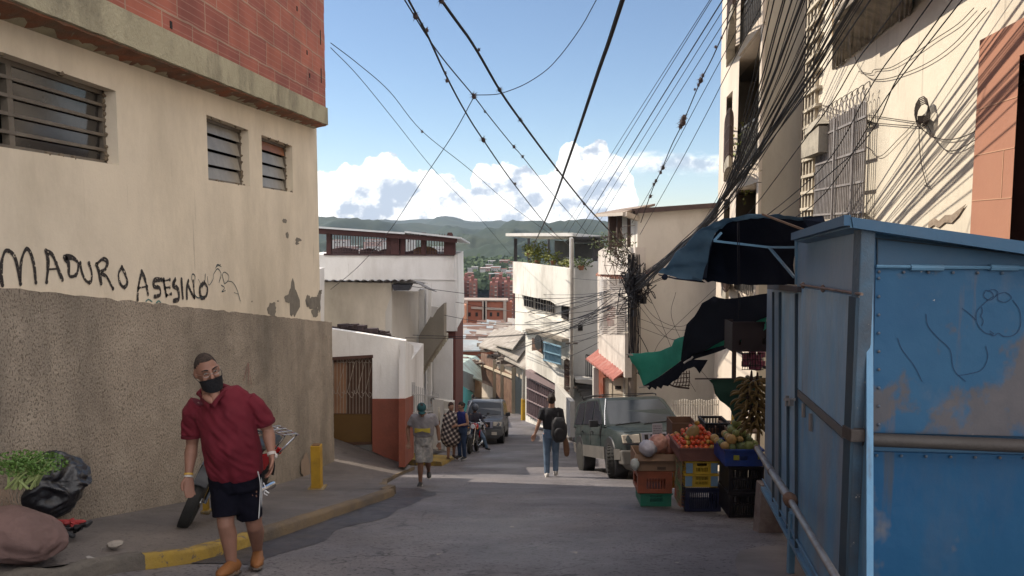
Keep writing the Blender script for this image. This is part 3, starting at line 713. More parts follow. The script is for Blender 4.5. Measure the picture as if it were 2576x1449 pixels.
mb.pp(CF,[(1311,784),(1400,806),(1412,812),(1434,816),(1434,905),(1412,858),(1328,836),(1311,836)],.2,off=.15)   # first floor parapet
mb.pp(CF,[(1322,830),(1434,850),(1434,1100),(1322,1060)],4.5,off=-.1)
mb.pp(CF,[(1342,882),(1400,925),(1434,945),(1434,1000),(1402,968),(1342,932),(1325,920),(1325,884)],.2,off=.35)
part(T,'wall',mb,balc_r,smooth=0)
mb=MB(); mb.pp(CF,[(1322,827),(1413,853),(1413,860),(1322,835)],.5,off=.5)
part(T,'ledge',mb,M('stained_ledge',(.3,.27,.23),(.2,.17,.14),3,.9,.3,14,(.1,.08,.07),1.5,.7),smooth=0)
mb=MB(); mb.pp(CS,[(1434,658),(1600,658),(1600,1120),(1434,1120)],4.5,off=0); part(T,'gable_wall',mb,M('grey_gable',(.56,.545,.52),(.50,.485,.46),1,.9,.2,12,(.28,.26,.24),.7,.6,streak=.3),smooth=0)
# terrace posts and roof
mb=MB(); mb.bar(CF(1297,600,.3),CF(1297,658,.3),.16); mb.bar(CS(1497,600,-.5),CS(1497,665,-.5),.2); mb.bar(CF(1330,600,-3),CF(1330,662,-3),.14); mb.bar(CF(1380,600,-3),CF(1380,665,-3),.5,.1)
mb.bar(CS(1440,609,-.1),CS(1530,609,-.1),.08); part(T,'terrace_post',mb,M('dark_post',(.03,.03,.035),(.05,.045,.045),4,.6,.1),smooth=0)
mb=MB(); mb.bar(CF(1437,598,.35),CS(1437,1010,.35),.14,.14); part(T,'white_column',mb,white_r,smooth=0)
mb=MB(); a=CF(1272,594,.8); b=CS(1440,594,.6); mb.ext([a,b,b+V((2,3.5,-.2)),a+V((1.8,3.5,-.2))],(0,0,.14))
part(T,'terrace_roof',mb,M('white_gutter',(.62,.60,.57),(.5,.48,.45),2,.6,.1,dirt=(.3,.27,.23)),smooth=0)
mb=MB(); a=CS(1440,600,.1); b=CS(1532,598,.1); mb.ext([a,b,b+V((0,4,-.25)),a+V((0,4,-.25))],(0,0,.07)); part(T,'side_roof',mb,M('dark_sheet',(.07,.07,.075),(.05,.05,.055),3,.6,.1),smooth=0)
mb=MB(); mb.pp(CS,[(1445,612),(1520,612),(1520,660),(1445,660)],.1,off=-3.2); mb.pp(CF,[(1395,605),(1430,608),(1430,672),(1395,668)],.1,off=-2.5); part(T,'terrace_screen',mb,M('terrace_dark',(.09,.085,.08),(.05,.05,.05),2,.9,.1),smooth=0)
# plants on the terrace
for i,(x,y,d,r,n,lab) in enumerate([(1352,636,35,(.55,.4,.5),420,'big yellow green bush spilling over the white terrace parapet'),(1330,628,36,(.3,.3,.28),140,'small leafy bush on the far end of the terrace parapet'),(1392,648,34,(.5,.35,.28),170,'straggly plant in the middle of the terrace parapet'),(1434,662,32.6,(.45,.35,.22),200,'low shrub by the white terrace column'),(1462,662,31.8,(.5,.3,.25),150,'dark trailing plant on the grey gable parapet')]):
    P=W(x,y,d); t=thing('terrace_plant',lab,'plant',P-V((0,0,r[2])),'plants on the roof terrace')
    mb=MB(); leaves(mb,P,r,n,.075,i)
    if i==0: leaves(mb,P+V((-.05,-.15,-.9)),(.3,.1,.5),110,.06,9)
    part(t,'leaves',mb,leafm if i!=4 else leafd,smooth=0,fix=False)
    mb=MB(); mb.lathe(P-V((0,0,r[2]+.05)),(0,0,1),[(0,.1),(.18,.14),(.2,.12)],10); part(t,'pot',mb,M('clay_pot',(.3,.13,.08),(.2,.1,.06),4,.8,.1))
# windows
def grille(T,pl,x0,y0,x1,y1,nx,ny,off,r=.014,mat=None,sl=(0,0)):
    mb=MB()
    Y=lambda x,t:(y0+(x-x0)*sl[0])*(1-t)+(y1+(x-x0)*sl[1])*t
    for i in range(nx+1):
        x=x0+(x1-x0)*i/nx; mb.bar(pl(x,Y(x,0),off),pl(x,Y(x,1),off),r*2)
    for j in range(ny+1): mb.bar(pl(x0,Y(x0,j/ny),off),pl(x1,Y(x1,j/ny),off),r*2)
    return part(T,'grille',mb,mat or rail,smooth=0)
for (pts,lab) in (([(1318,733),(1342,740),(1342,776),(1318,770)],None),([(1346,741),(1374,748),(1374,785),(1346,778)],None),([(1376,748),(1394,753),(1394,790),(1376,785)],None)):
    mb=MB(); mb.pp(CF,pts,.02,off=.0); w=part(T,'window',mb,dk,smooth=0)
    grille(w,CF,pts[0][0],pts[0][1],pts[1][0],pts[3][1],4,2,.04,.012,M('pale_bars',(.5,.47,.43),(.4,.37,.33),4,.6,.1),sl=(.27,.25))
mb=MB(); mb.pp(CF,[(1412,753),(1428,757),(1428,806),(1412,800)],.03,off=.02); part(T,'side_door',mb,dk,smooth=0)
mb=MB(); mb.pp(CF,[(1338,850),(1362,856),(1362,898),(1338,888)],.02,off=.0); w=part(T,'window',mb,M('shutter_brown',(.16,.09,.06),(.08,.05,.04),5,.7,.2),smooth=0)
# blue cage
mb=MB(); a=[(1367,860),(1411,872),(1411,916),(1367,905)]
for k in range(12):
    t=k/11; x=1367+44*t; mb.bar(CF(x,860+12*t,.8),CF(x,905+11*t,.8),.035)
for t in (0,.5,1): mb.bar(CF(1367,860+45*t,.8),CF(1411,872+44*t,.8),.05)
for x,yo in ((1367,0),(1411,12)):
    for y in (860,883,905): mb.bar(CF(x,y+yo,.8),CF(x,y+yo,.2),.05)
mb.pp(CF,[(1369,863),(1409,874),(1409,914),(1369,903)],.03,off=.72)
part(T,'window_cage',mb,M('pale_blue_cage',(.22,.36,.45),(.16,.27,.35),6,.6,.1),smooth=0,label='pale blue barred window cage')
mb=MB(); mb.lathe(CF(1357,861,.6),CF.n,[(0,.02),(.03,.32),(.08,.34),(.085,.3)],16); part(T,'satellite_dish',mb,M('dark_dish',(.04,.04,.045),(.03,.03,.03),3,.6,0))
# oval niche balcony, gates below
mb=MB()
for k in range(7):
    x=1420+k*2; mb.bar(CF(x,900+abs(k-3)*2,.45),CF(x,985-abs(k-3)*2,.45),.03)
for y in (905,925,945,965,982): mb.bar(CF(1420,y,.45),CF(1433,y+3,.45),.03)
part(T,'iron_cage',mb,brownm,smooth=0)
mb=MB(); mb.pp(CF,[(1324,935),(1352,948),(1352,1057),(1324,1043)],.05,off=-.05); mb.pp(CF,[(1354,950),(1396,975),(1396,1080),(1354,1058)],.05,off=-.05)
g=part(T,'garage_gate',mb,M('mauve_gate',(.075,.05,.055),(.05,.035,.04),3,.5,.1),smooth=0)
mb=MB()
for k in range(14):
    t=k/13; x=1325+70*t; mb.bar(CF(x,938+38*t,.03),CF(x,1045+36*t,.03),.035)
for y0,y1 in ((940,978),(948,985),(975,1008),(1005,1038),(1040,1078)): mb.bar(CF(1325,y0,.04),CF(1395,y1,.04),.05)
part(g,'grille',mb,M('pale_mauve_bars',(.30,.23,.23),(.2,.15,.16),4,.5,.1),smooth=0)
mb=MB(); mb.pp(CF,[(1322,930),(1400,968),(1400,984),(1322,946)],.3,off=.2); part(T,'gate_header',mb,M('mauve_header',(.24,.18,.18),(.2,.15,.15),3,.8,.1),smooth=0)
mb=MB(); q=Pl(1392,33.5,1434,31); mb.pp(q,[(1396,965),(1434,1010),(1434,1100),(1396,1080)],.2,off=.3); part(T,'stair_side',mb,grey_r,smooth=0)
mb=MB(); mb.pp(CS,[(1454,818),(1466,818),(1466,832),(1454,832)],.03,off=.02); part(T,'vent',mb,dk,smooth=0)
# stairs, door and little balcony on the gable
mb=MB()
for k in range(10): mb.pp(CS,[(1436+k*6,950+k*9),(1500,950+k*9),(1500,961+k*9),(1436+k*6,961+k*9)],.3,off=.3+.12*k)
part(T,'stair',mb,M('dim_stair',(.16,.155,.15),(.12,.115,.11),3,.9,.2),smooth=0)
mb=MB(); mb.pp(CS,[(1448,955),(1500,955),(1500,969),(1448,962)],.7,off=1.0)
part(T,'landing',mb,grey_r,smooth=0)
mb=MB()
for k in range(8): mb.bar(CS(1474+k*4.5,892+max(0,k-4)*3,1.0),CS(1474+k*4.5,948,1.0),.035)
mb.bar(CS(1474,892,1.0),CS(1506,902,1.0),.05); mb.bar(CS(1474,946,1.0),CS(1506,946,1.0),.04); part(T,'balcony_rail',mb,M('grey_rail',(.1,.1,.1),(.07,.07,.07),3,.6,.1),smooth=0)

# ---------- shacks down the street, right side
SF=Pl(1323,43,1205,60)
T=thing('street_shack','row front of rusty gates and patched sheet metal down the lane','shack',SF(1260,1040))
mb=MB(); mb.pp(SF,[(1205,905),(1323,930),(1323,1075),(1205,1010)],4); part(T,'wall',mb,M('sand_wall',(.42,.35,.27),(.33,.27,.21),1.3,.9,.2,14,(.2,.15,.11),1,.7),smooth=0)
mb=MB(); 
for pts in ([(1210,888),(1244,895),(1244,970),(1210,955)],[(1212,915),(1241,930),(1241,975),(1212,962)],[(1248,925),(1262,935),(1262,1025),(1248,1016)],[(1265,930),(1290,945),(1290,1040),(1265,1030)]):
    mb.pp(SF,pts,.1,off=.06)
part(T,'rusty_gate',mb,M('rusty_brown_gate',(.15,.085,.055),(.09,.05,.04),4,.8,.3,14,(.3,.2,.13),2,.6),smooth=0)
mb=MB(); mb.pp(SF,[(1296,945),(1318,958),(1318,1055),(1296,1045)],.1,off=.06); part(T,'dark_gate',mb,M('blue_black_gate',(.025,.03,.035),(.035,.04,.045),4,.5,.2),smooth=0)
mb=MB(); 
for x in (1244.5,1263.5,1292,1321): mb.bar(SF(x,905+(x-1244)*.4,.12),SF(x,1050,.12),.25)
mb.bar(SF(1212,918,.12),SF(1292,950,.12),.15)
part(T,'pillar',mb,M('sand_pillar',(.46,.38,.28),(.38,.31,.23),2,.9,.2),smooth=0)
mb=MB()
for k,(x0,y0,x1,y1) in enumerate([(1204,872,1250,885),(1245,880,1300,910),(1240,868,1290,880),(1268,905,1320,930)]):
    a=SF(x0,y0,1.2); b=SF(x1,y1,1.2); mb.ext([a,b,b+V((1,5,.5)),a+V((1,5,.5))],(0,0,.08))
part(T,'sheet_roof',mb,M('old_sheet',(.33,.30,.26),(.22,.19,.16),1.5,.8,.3,10,(.12,.09,.07),1.2,.8),smooth=0)
mb=MB(); rnd=random.Random(5)
for k in range(46):
    x=rnd.uniform(1210,1318); y=rnd.uniform(862,900)+(x-1210)*.28; p=SF(x,y,rnd.uniform(-1.5,.8)); mb.box(p,(rnd.uniform(.2,1),rnd.uniform(.1,.8),rnd.uniform(.04,.25)),rz=rnd.random()*3)
part(T,'roof_clutter',mb,M('roof_clutter',(.2,.15,.12),(.08,.06,.05),1.5,.9,.3,10,(.35,.3,.25),2,.7),smooth=0)
# left side of the lane
TF=Pl(1146,38,1200,55)
T=thing('turquoise_wall','bright turquoise wall with grey corrugated fence above, left of the lane','wall',TF(1165,1010))
mb=MB(); mb.pp(TF,[(1146,958),(1192,990),(1192,1040),(1146,1040)],.3); part(T,'wall',mb,M('turquoise_paint',(.09,.42,.42),(.07,.34,.35),1.5,.8,.2,14,(.2,.3,.3),1,.5),smooth=0)
mb=MB(); mb.grid(lambda u,v:(TF(1146+54*u,925+22*u,.02)*(1-v)+TF(1146+54*u,960+32*u,.02)*v)+TF.n*.05*math.sin(u*240),240,1,th=(-.02,0,0)); part(T,'corrugated_fence',mb,M('grey_corrugated',(.2,.22,.21),(.14,.15,.15),3,.6,.1),smooth=70)
T=thing('green_roof_house','low house with pale green sheet roof beyond the turquoise wall','house',W(1175,960,56))
mb=MB(); a=W(1138,928,46); b=W(1213,958,52); c=W(1206,890,66); d=W(1140,884,66); mb.ext([a,b,c,d],(0,0,-.1)); part(T,'roof',mb,M('pale_green_roof',(.42,.52,.46),(.30,.38,.34),1.2,.7,.2,10,(.2,.17,.14),.9,.8,patch=(.5,.47,.4),ps=.8,pt=.6),smooth=0)
q=Pl(1138,47,1213,53); mb=MB(); mb.pp(q,[(1140,932),(1212,962),(1212,1040),(1140,1040)],3); part(T,'wall',mb,M('sand_wall'),smooth=0)
mb=MB(); a=W(1150,905,60); 
for k in range(9): 
    p=W(1150+k*6,898+k*2,58); mb.box(p,(.8,1.2,.1),rz=k)
part(T,'roof_scrap',mb,M('roof_clutter'),smooth=0)

# ---------- house with overhanging canopy on the right, tall blank side wall
A0=Pl(1600,22,1505,28); AS=Pl(1600,22,1900,22)
T=thing('canopy_house','tall house with blank beige side wall, overhanging porch roof and mesh balcony','house',AS(1700,1080))
mb=MB(); mb.pp(AS,[(1604,532),(1640,526),(1860,516),(1860,1150),(1600,1150)],5); part(T,'side_wall',mb,M('beige_side_wall',(.62,.585,.53),(.56,.525,.475),.8,.9,.3,12,(.30,.27,.235),.5,.6,streak=.4),smooth=0)
mb=MB(); mb.bar(AS(1595,533,.05)+V((0,0,.02)),AS(1860,514,.05)+V((0,0,.02)),.3,.14); mb.ext([AS(1590,531,.2),AS(1860,512,.2),AS(1860,512,.2)+V((0,5.5,0)),AS(1590,531,.2)+V((0,5.5,0))],(0,0,.07)); part(T,'roof_edge',mb,M('dark_roof_edge',(.10,.07,.065),(.07,.05,.05),3,.8,.2),smooth=0)
# porch roof
mb=MB(); e0=A0(1500,541,.9); e1=A0(1588,531,1.0); r1=AS(1604,517,.1); r0=A0(1512,534,-1.6)
e0=W(1499,542,26); e1=W(1572,538,21.6); i1=W(1648,518,22.5); i0=W(1560,530,27)
mb.ext([e0,e1,i1,i0],(0,0,.07)); part(T,'porch_roof',mb,M('worn_roof_sheet',(.30,.24,.19),(.22,.17,.14),2,.8,.2,dirt=(.12,.09,.08)),smooth=0)
mb=MB(); mb.bar(e0,e1,.12,.1); mb.bar(e1,W(1604,550,22),.14,.14); mb.bar(e0,i0,.08); part(T,'porch_edge',mb,M('pale_fascia',(.45,.40,.34),(.36,.31,.27),3,.7,.1),smooth=0)
mb=MB()
for x,d in ((1536,25),(1558,24),(1582,22.5)): mb.bar(W(x,541,d),W(x,628,d),.16 if x!=1582 else .1)
mb.bar(W(1541,545,24.5),W(1541,628,24.5),.25,.25)
part(T,'porch_post',mb,M('brown_post',(.07,.045,.04),(.05,.035,.03),3,.7,.1),smooth=0)
mb=MB(); q=Pl(1604,22.2,1540,27.2); mb.pp(q,[(1560,566),(1603,560),(1603,640),(1560,640)],.1,off=-.4); part(T,'porch_screen',mb,M('slate_screen',(.10,.11,.125),(.07,.08,.09),2,.6,.1),smooth=0)
mb=MB(); mb.pp(A0,[(1505,632),(1523,622),(1598,622),(1598,692),(1505,690)],.3,off=.25); 
mb.pp(A0,[(1503,690),(1600,690),(1600,1130),(1503,1080)],3,off=-.3)
mb.pp(A0,[(1506,845),(1572,838),(1572,950),(1506,905)],.2,off=.5)
part(T,'front_wall',mb,M('pink_white_wall',(.60,.55,.50),(.48,.43,.39),2,.9,.4,14,(.25,.21,.18),1.2,.8,streak=.4),smooth=0)
tile=M('clay_tile',(.40,.17,.11),(.28,.11,.075),5,.8,.5,20,(.5,.38,.3),2,.6)
mb=MB(); a=W(1499,690,27.5); b=W(1592,700,21.9); mb.grid(lambda u,v:a.lerp(b,u)+V((.9*v,.1*v,.35*v+.05*abs(math.sin(u*45)))),180,1,th=(0,0,-.08)); part(T,'tile_ledge',mb,tile,smooth=0)
# mesh balcony
mb=MB(); 
for k in range(30):
    t=k/29
    mb.bar(A0(1508+64*t,702,.55),A0(1508+64*t,840,.55),.012)
for k in range(26):
    y=704+k*5.3; mb.bar(A0(1508,y,.55),A0(1573,y,.55),.012)
part(T,'balcony_mesh',mb,M('white_mesh',(.50,.45,.41),(.40,.36,.33),3,.7,.1),smooth=0)
mb=MB(); mb.pp(A0,[(1508,702),(1518,702),(1518,840),(1508,840)],.12,off=.5); part(T,'balcony_post',mb,white_r,smooth=0)
mb=MB(); mb.pp(A0,[(1552,768),(1567,766),(1567,840),(1552,842)],.1,off=-.2); part(T,'balcony_door',mb,dk,smooth=0)
mb=MB(); rnd=random.Random(3)
for k in range(14): mb.box(A0(rnd.uniform(1520,1545),rnd.uniform(775,815),.3),(.15,.1,.2),rz=rnd.random())
part(T,'hanging_laundry',mb,M('pink_cloth',(.45,.14,.14),(.5,.3,.28),3,.9,0),smooth=0)
# pale corner pilaster
mb=MB(); q=Pl(1560,21.7,1620,21.7); mb.pp(q,[(1573,840),(1596,840),(1596,1150),(1573,1150)],.5); part(T,'pilaster',mb,M('pale_pilaster',(.54,.51,.44),(.48,.45,.39),1.2,.9,.2,dirt=(.3,.27,.23)),smooth=0)
# small tiled roof over brick door
mb=MB(); a=W(1498,890,26); b=W(1573,942,21.6)
mb.grid(lambda u,v:a.lerp(b,u)+V((-.35+.75*v,-.1+.1*v,-.15+.55*v+.04*abs(math.sin(u*36)))),160,4,th=(0,0,-.06)); part(T,'tiled_canopy',mb,M('pink_tile',(.34,.125,.10),(.25,.09,.075),5,.8,.5,20,(.45,.30,.26),2,.5),smooth=0)
B1=Pl(1500,23.5,1580,22.6)
mb=MB(); mb.pp(B1,[(1506,922),(1575,928),(1575,950),(1517,950),(1517,1080),(1506,1080)],.25,off=.0); part(T,'brick_frame',mb,M('small_red_brick',(.33,.10,.06),(.26,.08,.05),9,.9,.4,30,(.4,.25,.2),5,.5),smooth=0)
mb=MB(); mb.pp(B1,[(1517,950),(1575,950),(1575,1085),(1517,1085)],.1,off=-.08); dd=part(T,'cream_gate',mb,M('cream_gate',(.56,.48,.38),(.50,.43,.34),2,.6,.1),smooth=0)
mb=MB(); mb.pp(B1,[(1547,971),(1562,971),(1562,979),(1547,979)],.02,off=-.06); mb.bar(B1(1540,950,-.07),B1(1540,1080,-.07),.01); part(dd,'slot',mb,dk,smooth=0)
mb=MB(); mb.pp(Pl(1480,24,1510,24),[(1493,925),(1507,925),(1507,1080),(1493,1080)],.3); part(T,'grey_jamb',mb,grey_r,smooth=0)
# white picket fence behind the parked SUV
T=thing('bar_fence','white upright bar fence in front of the beige side wall','fence',W(1760,1085,20.5))
q=Pl(1680,20.4,1850,19.2); mb=MB()
for k in range(24): x=1692+k*6.1; mb.bar(q(x,1006+2*math.sin(k),0),q(x,1110,0),.035,.03)
part(T,'pickets',mb,M('white_pickets',(.58,.54,.48),(.46,.42,.37),3,.7,.1),smooth=0)
mb=MB(); mb.bar(q(1686,1018,-.04),q(1842,1018,-.04),.03,.04); mb.bar(q(1686,1088,-.04),q(1842,1088,-.04),.03,.04); part(T,'rail',mb,M('white_pickets'),smooth=0)
mb=MB(); mb.pp(q,[(1686,1045),(1842,1045),(1842,1120),(1686,1120)],.04,off=-.25); part(T,'backing',mb,M('backing_sheet',(.35,.32,.28),(.3,.27,.24),2,.9,.1),smooth=0)
# ---------- poles
def pole(name,lab,x,y0,d,r,mat):
    b=W(x,y0,d); g=V((b.x,b.y,zr(b.y)-.1)); T=thing(name,lab,'utility pole',g)
    mb=MB(); mb.lathe(g,(0,0,1),[(0,r*1.35),((b.z-g.z),r)],14); part(T,'shaft',mb,mat); return T,b
pm=M('pole_metal',(.16,.14,.12),(.10,.085,.075),4,.7,.3,30,(.22,.15,.1),1.5,.6)
T,PB=pole('utility_pole','rusty brown utility pole carrying the tangled cable knot before the canopy house',1595,636,21.2,.105,pm)
mb=MB()
for k in range(5):
    z=PB.z-.2-.35*k; mb.box((PB.x,PB.y,z),(.35,.1,.06),rz=.4*k)
part(T,'crossarm',mb,pm,smooth=0)
KN=W(1597,718,21.0)
rnd=random.Random(11); mb=MB()
for k in range(44):
    c=KN+V((rnd.gauss(0,.16),rnd.gauss(-.05,.12),rnd.gauss(0,.25))); P=[c+V((rnd.gauss(0,.15),rnd.gauss(0,.1),rnd.gauss(0,.2))) for _ in range(4)]
    mb.tube(sp(P,4),rnd.uniform(.008,.02),4)
for k in range(16):
    c=KN+V((rnd.gauss(0,.12),-.12,rnd.gauss(0,.25))); mb.box(c,(.12,.12,.2),rz=rnd.random())
part(T,'cable_knot',mb,cablem)
mb=MB()
for k in range(26):   # cables hanging down the shaft
    x=1595+rnd.uniform(-14,16); P=[W(x+rnd.uniform(-4,4),y,20.95) for y in (640,720,820+rnd.uniform(-30,30),900)]
    mb.tube(sp(P,5),.008,4)
mb.tube(sp([W(1600,830,20.9),W(1618,860,20.9),W(1632,895,20.9),W(1620,930,20.9),W(1600,940,20.9)],6),.012,5)
mb.ell(W(1614,936,20.9),(.12,.1,.1),nu=8,nv=6)
for x,y in ((1742,820),(1764,845),(1730,838),(1700,820)): pass
part(T,'hanging_cable',mb,cablem)
T,P1=pole('utility_pole','slim grey metal pole on the corner of the balcony house',1440,600,31.0,.06,M('grey_pole',(.34,.31,.27),(.25,.22,.19),4,.7,.2))
mb=MB(); mb.box(P1-V((0,0,6.3)),(.5,.08,.08)); mb.box(P1-V((0,0,4.4)),(.5,.08,.08)); part(T,'crossarm',mb,pm,smooth=0)
T,P3=pole('utility_pole','slim street pole with yellow painted foot by the mauve garage gates',1318,905,41,.1,M('grey_pole'))
mb=MB(); g=V((P3.x,P3.y,zr(P3.y))); mb.lathe(g,(0,0,1),[(0,.17),(1.2,.155)],12); part(T,'painted_foot',mb,yellow)
# bush growing around the porch and the tile ledge
P=W(1558,608,22.5); t=thing('dry_vine','bare dry vine tangled around the porch posts of the canopy house','plant',P-V((0,0,.7)))
mb=MB(); rnd=random.Random(21)
for k in range(34):
    c=W(1555+rnd.gauss(0,14),632+rnd.gauss(0,22),21.6); Q=[c+V((rnd.gauss(0,.2),rnd.gauss(0,.12),rnd.gauss(0,.22))) for _ in range(4)]; mb.tube(sp(Q,3),.009,4)
part(t,'stems',mb,M('dry_stem',(.12,.09,.07),(.08,.06,.05),4,.9,0))
mb=MB(); leaves(mb,W(1550,625,21.6),(.55,.3,.45),170,.05,4); leaves(mb,W(1512,610,23),(.4,.2,.3),60,.05,5); part(t,'leaves',mb,leafd,smooth=0,fix=False)
# ---------- pale facade on the right
RF=Pl(2576,6.4,2030,13.9)
T=thing('pale_facade_building','big pale rendered facade with water stains, window grilles and a block lattice strip','building',V((6,9,-4)))
def RA(x,z,off=0): return RF.at(x,z,off)
def rp(d): # point on RF at distance index d (depth), returns horizon pixel
    # find x with X/d ratio
    return 1288+F*((3.49+.145*d)/d)
def RZ(d,z,off=0): 
    p=RF(rp(d),570,off); return V((p.x,p.y,z))
mb=MB(); a=RZ(14.6,-6); b=RZ(2.6,-6)
nx=V(RF.n)
holes=[(10.9,13.25,.17,1.62)]
D=lambda d,z,dep:RZ(d,z,-dep)
mb.wall(lambda u,v,dep:D(u,v,dep),3.0,14.6,-6,9,holes,.25)
mb.ext([RZ(14.6,-6,-.26),RZ(3,-6,-.26),RZ(3,9,-.26),RZ(14.6,9,-.26)],-nx*5)
part(T,'wall',mb,pale_r,smooth=0)
# grille window with spiked top
wd=MB(); wd.ext([D(10.9,.17,.2),D(13.25,.17,.2),D(13.25,1.62,.2),D(10.9,1.62,.2)],-nx*.04); w=part(T,'window',wd,M('window_grey',(.12,.115,.12),(.07,.07,.075),3,.5,.1),smooth=0)
mb=MB(); gm=M('weathered_grille',(.30,.28,.27),(.18,.165,.16),6,.6,.2,40,(.12,.09,.08),3,.6)
n=30
for k in range(n+1):
    d=10.75+2.65*k/n; mb.bar(D(d,.12,-.14),D(d,1.68+.06*random.random(),-.14),.022)
    if k%2==0:
        c=D(d,1.78,-.14); mb.tube([c+V((.0,math.cos(t)*.07,math.sin(t)*.1)) for t in [j*.8 for j in range(9)]],.008,4)
    if k<n and k%3==0: 
        c=D(d,1.86,-.14); mb.tube(sp([c-V((0,0,.15)),c+V((-.04,.05,.02)),c+V((0,-.05,.1)),c+V((.04,0,.04))],4),.008,4)
for z in (.2,.62,1.05,1.5): mb.bar(D(10.72,z,-.15),D(13.42,z,-.15),.03)
for d in (10.75,13.4):
    for z in (.2,1.5): mb.bar(D(d,z,-.14),D(d,z,.1),.03)
for d in (11.3,12.3): mb.bar(D(d,.12,-.2),D(d,1.65,-.2),.03)
part(w,'grille',mb,gm,smooth=0)
mb=MB(); mb.ext([D(10.7,.1,-.16),D(13.45,.1,-.16),D(13.45,.02,-.16),D(10.7,.02,-.16)],-nx*.16); mb.grid(lambda u,v:D(10.7+2.7*u,.02-.35*v-.05*noise.noise(V((u*20,v*3,0))),-.012-.02*abs(noise.noise(V((u*9,v*5,2))))),60,6,th=-nx*.02); part(w,'sill',mb,M('mouldy_sill',(.42,.37,.29),(.20,.18,.14),5,.95,.6,20,(.07,.06,.05),2.5,.95),smooth=40)
# rolled cloth on the lattice + lattice strip
lat=M('lattice_block',(.56,.50,.40),(.44,.39,.31),3,.9,.3,14,(.2,.17,.14),1.5,.7)
mb=MB(); zt=-1.2
da,db=13.55,14.5
while zt<8.8:
    mb.ext([D(da,zt,-.1),D(db,zt,-.1),D(db,zt+.05,-.1),D(da,zt+.05,-.1)],-nx*.22)
    for k in range(4): 
        d=da+(db-da)*(k+.5)/4
        if (k+int(zt*4))%2==0 or True: mb.ext([D(d-.035,zt+.05,-.06),D(d+.035,zt+.05,-.06),D(d+.035,zt+.3,-.06),D(d-.035,zt+.3,-.06)],-nx*.14)
    zt+=.3
part(T,'breeze_block_strip',mb,lat,smooth=0)
mb=MB(); mb.ext([D(da-.02,-1.3,-.012),D(db+.03,-1.3,-.012),D(db+.03,8.9,-.012),D(da-.02,8.9,-.012)],-nx*.01); part(T,'strip_shade_sheet',mb,M('brown_recess_shade',(.10,.085,.07),(.07,.06,.05),3,.95,.1),smooth=0)  # flat dark sheet, painted as the shade inside the block lattice
mb=MB(); mb.ext([D(13.3,1.2,-.3),D(14.55,1.2,-.3),D(14.55,1.5,-.3),D(13.3,1.62,-.3)],-nx*.3); mb.ext([D(13.35,1.65,-.32),D(14.3,1.56,-.32),D(14.3,1.7,-.25),D(13.35,1.8,-.25)],-nx*.25); part(T,'window_hood',mb,M('old_hood',(.42,.38,.31),(.30,.27,.22),3,.95,.4,16,(.1,.09,.08),1.5,.9),smooth=0)
# upper bay cage
mb=MB()
def cage(mb,d0,d1,z0,z1,dep,n,r=.02):
    for k in range(n+1):
        d=d0+(d1-d0)*k/n; mb.bar(D(d,z0,-dep),D(d,z1,-dep),r)
        mb.bar(D(d,z0,-dep),D(d,z0,0),r)
    for z in [z0+(z1-z0)*j/3 for j in range(4)]: mb.bar(D(d0,z,-dep),D(d1,z,-dep),r*1.3)
    for dd in (d0,d1):
        for k in range(5): mb.bar(D(dd,z0,-dep*k/4),D(dd,z1,-dep*k/4),r)
cage(mb,9.3,12.5,2.95,4.6,.55,26,.028)
part(T,'balcony_cage',mb,M('cream_bars',(.55,.48,.38),(.42,.37,.3),4,.6,.1),smooth=0)
mb=MB(); mb.ext([D(9.2,2.82,-.58),D(12.6,2.82,-.58),D(12.6,2.94,-.58),D(9.2,2.94,-.58)],-nx*.6); mb.grid(lambda u,v:D(9.2+3.4*u,2.81-.22*v-.10*abs(noise.noise(V((u*22,v,0))))*v,-.50+.49*v),80,3,th=(0,0,.02)); part(T,'balcony_slab',mb,M('mouldy_slab',(.34,.30,.24),(.18,.155,.13),4,.95,.5,18,(.06,.05,.045),2,.95,streak=.3),smooth=0)
mb=MB(); mb.ext([D(9.6,3.0,.1),D(12.2,3.0,.1),D(12.2,5,.1),D(9.6,5,.1)],nx*.13); part(T,'bay_window',mb,M('tan_room',(.30,.20,.10),(.2,.14,.08),1,.7,.1),smooth=0)
# hanging service wires on the wall
mb=MB()
def rw(x,y,o=.05): return RF(x,y,o)
for P in [[(2325,287),(2315,300),(2312,330),(2316,400),(2330,460),(2338,470),(2325,465)],[(2063,262),(2120,280),(2200,292),(2310,308)],[(2066,275),(2150,303),(2230,312),(2310,318)],[(2310,318),(2350,345),(2400,350),(2470,320),(2540,250),(2600,170)],[(2330,310),(2360,360),(2390,380),(2440,360),(2560,280)],[(2160,180),(2190,185),(2200,175),(2240,170),(2300,135),(2350,100),(2410,60),(2450,20)],[(2150,140),(2160,170),(2185,195),(2215,200),(2260,190),(2330,160),(2400,110),(2480,20)],[(2170,365),(2190,375),(2200,390),(2220,390),(2260,350),(2300,310)]]:
    mb.tube(sp([rw(x,y,.03) for x,y in P],6),.0055,4)
c=rw(2322,292,.1)
for k in range(5): mb.tube([c+V((0,math.cos(t)*.14+.01*k,math.sin(t)*.14+.02*k)) for t in [j*.6 for j in range(12)]],.007,5)
mb.bar(rw(2322,300,.0),rw(2318,300,.12),.08)
part(T,'service_wire',mb,M('old_wire',(.07,.055,.045),(.05,.04,.035),3,.8,0))
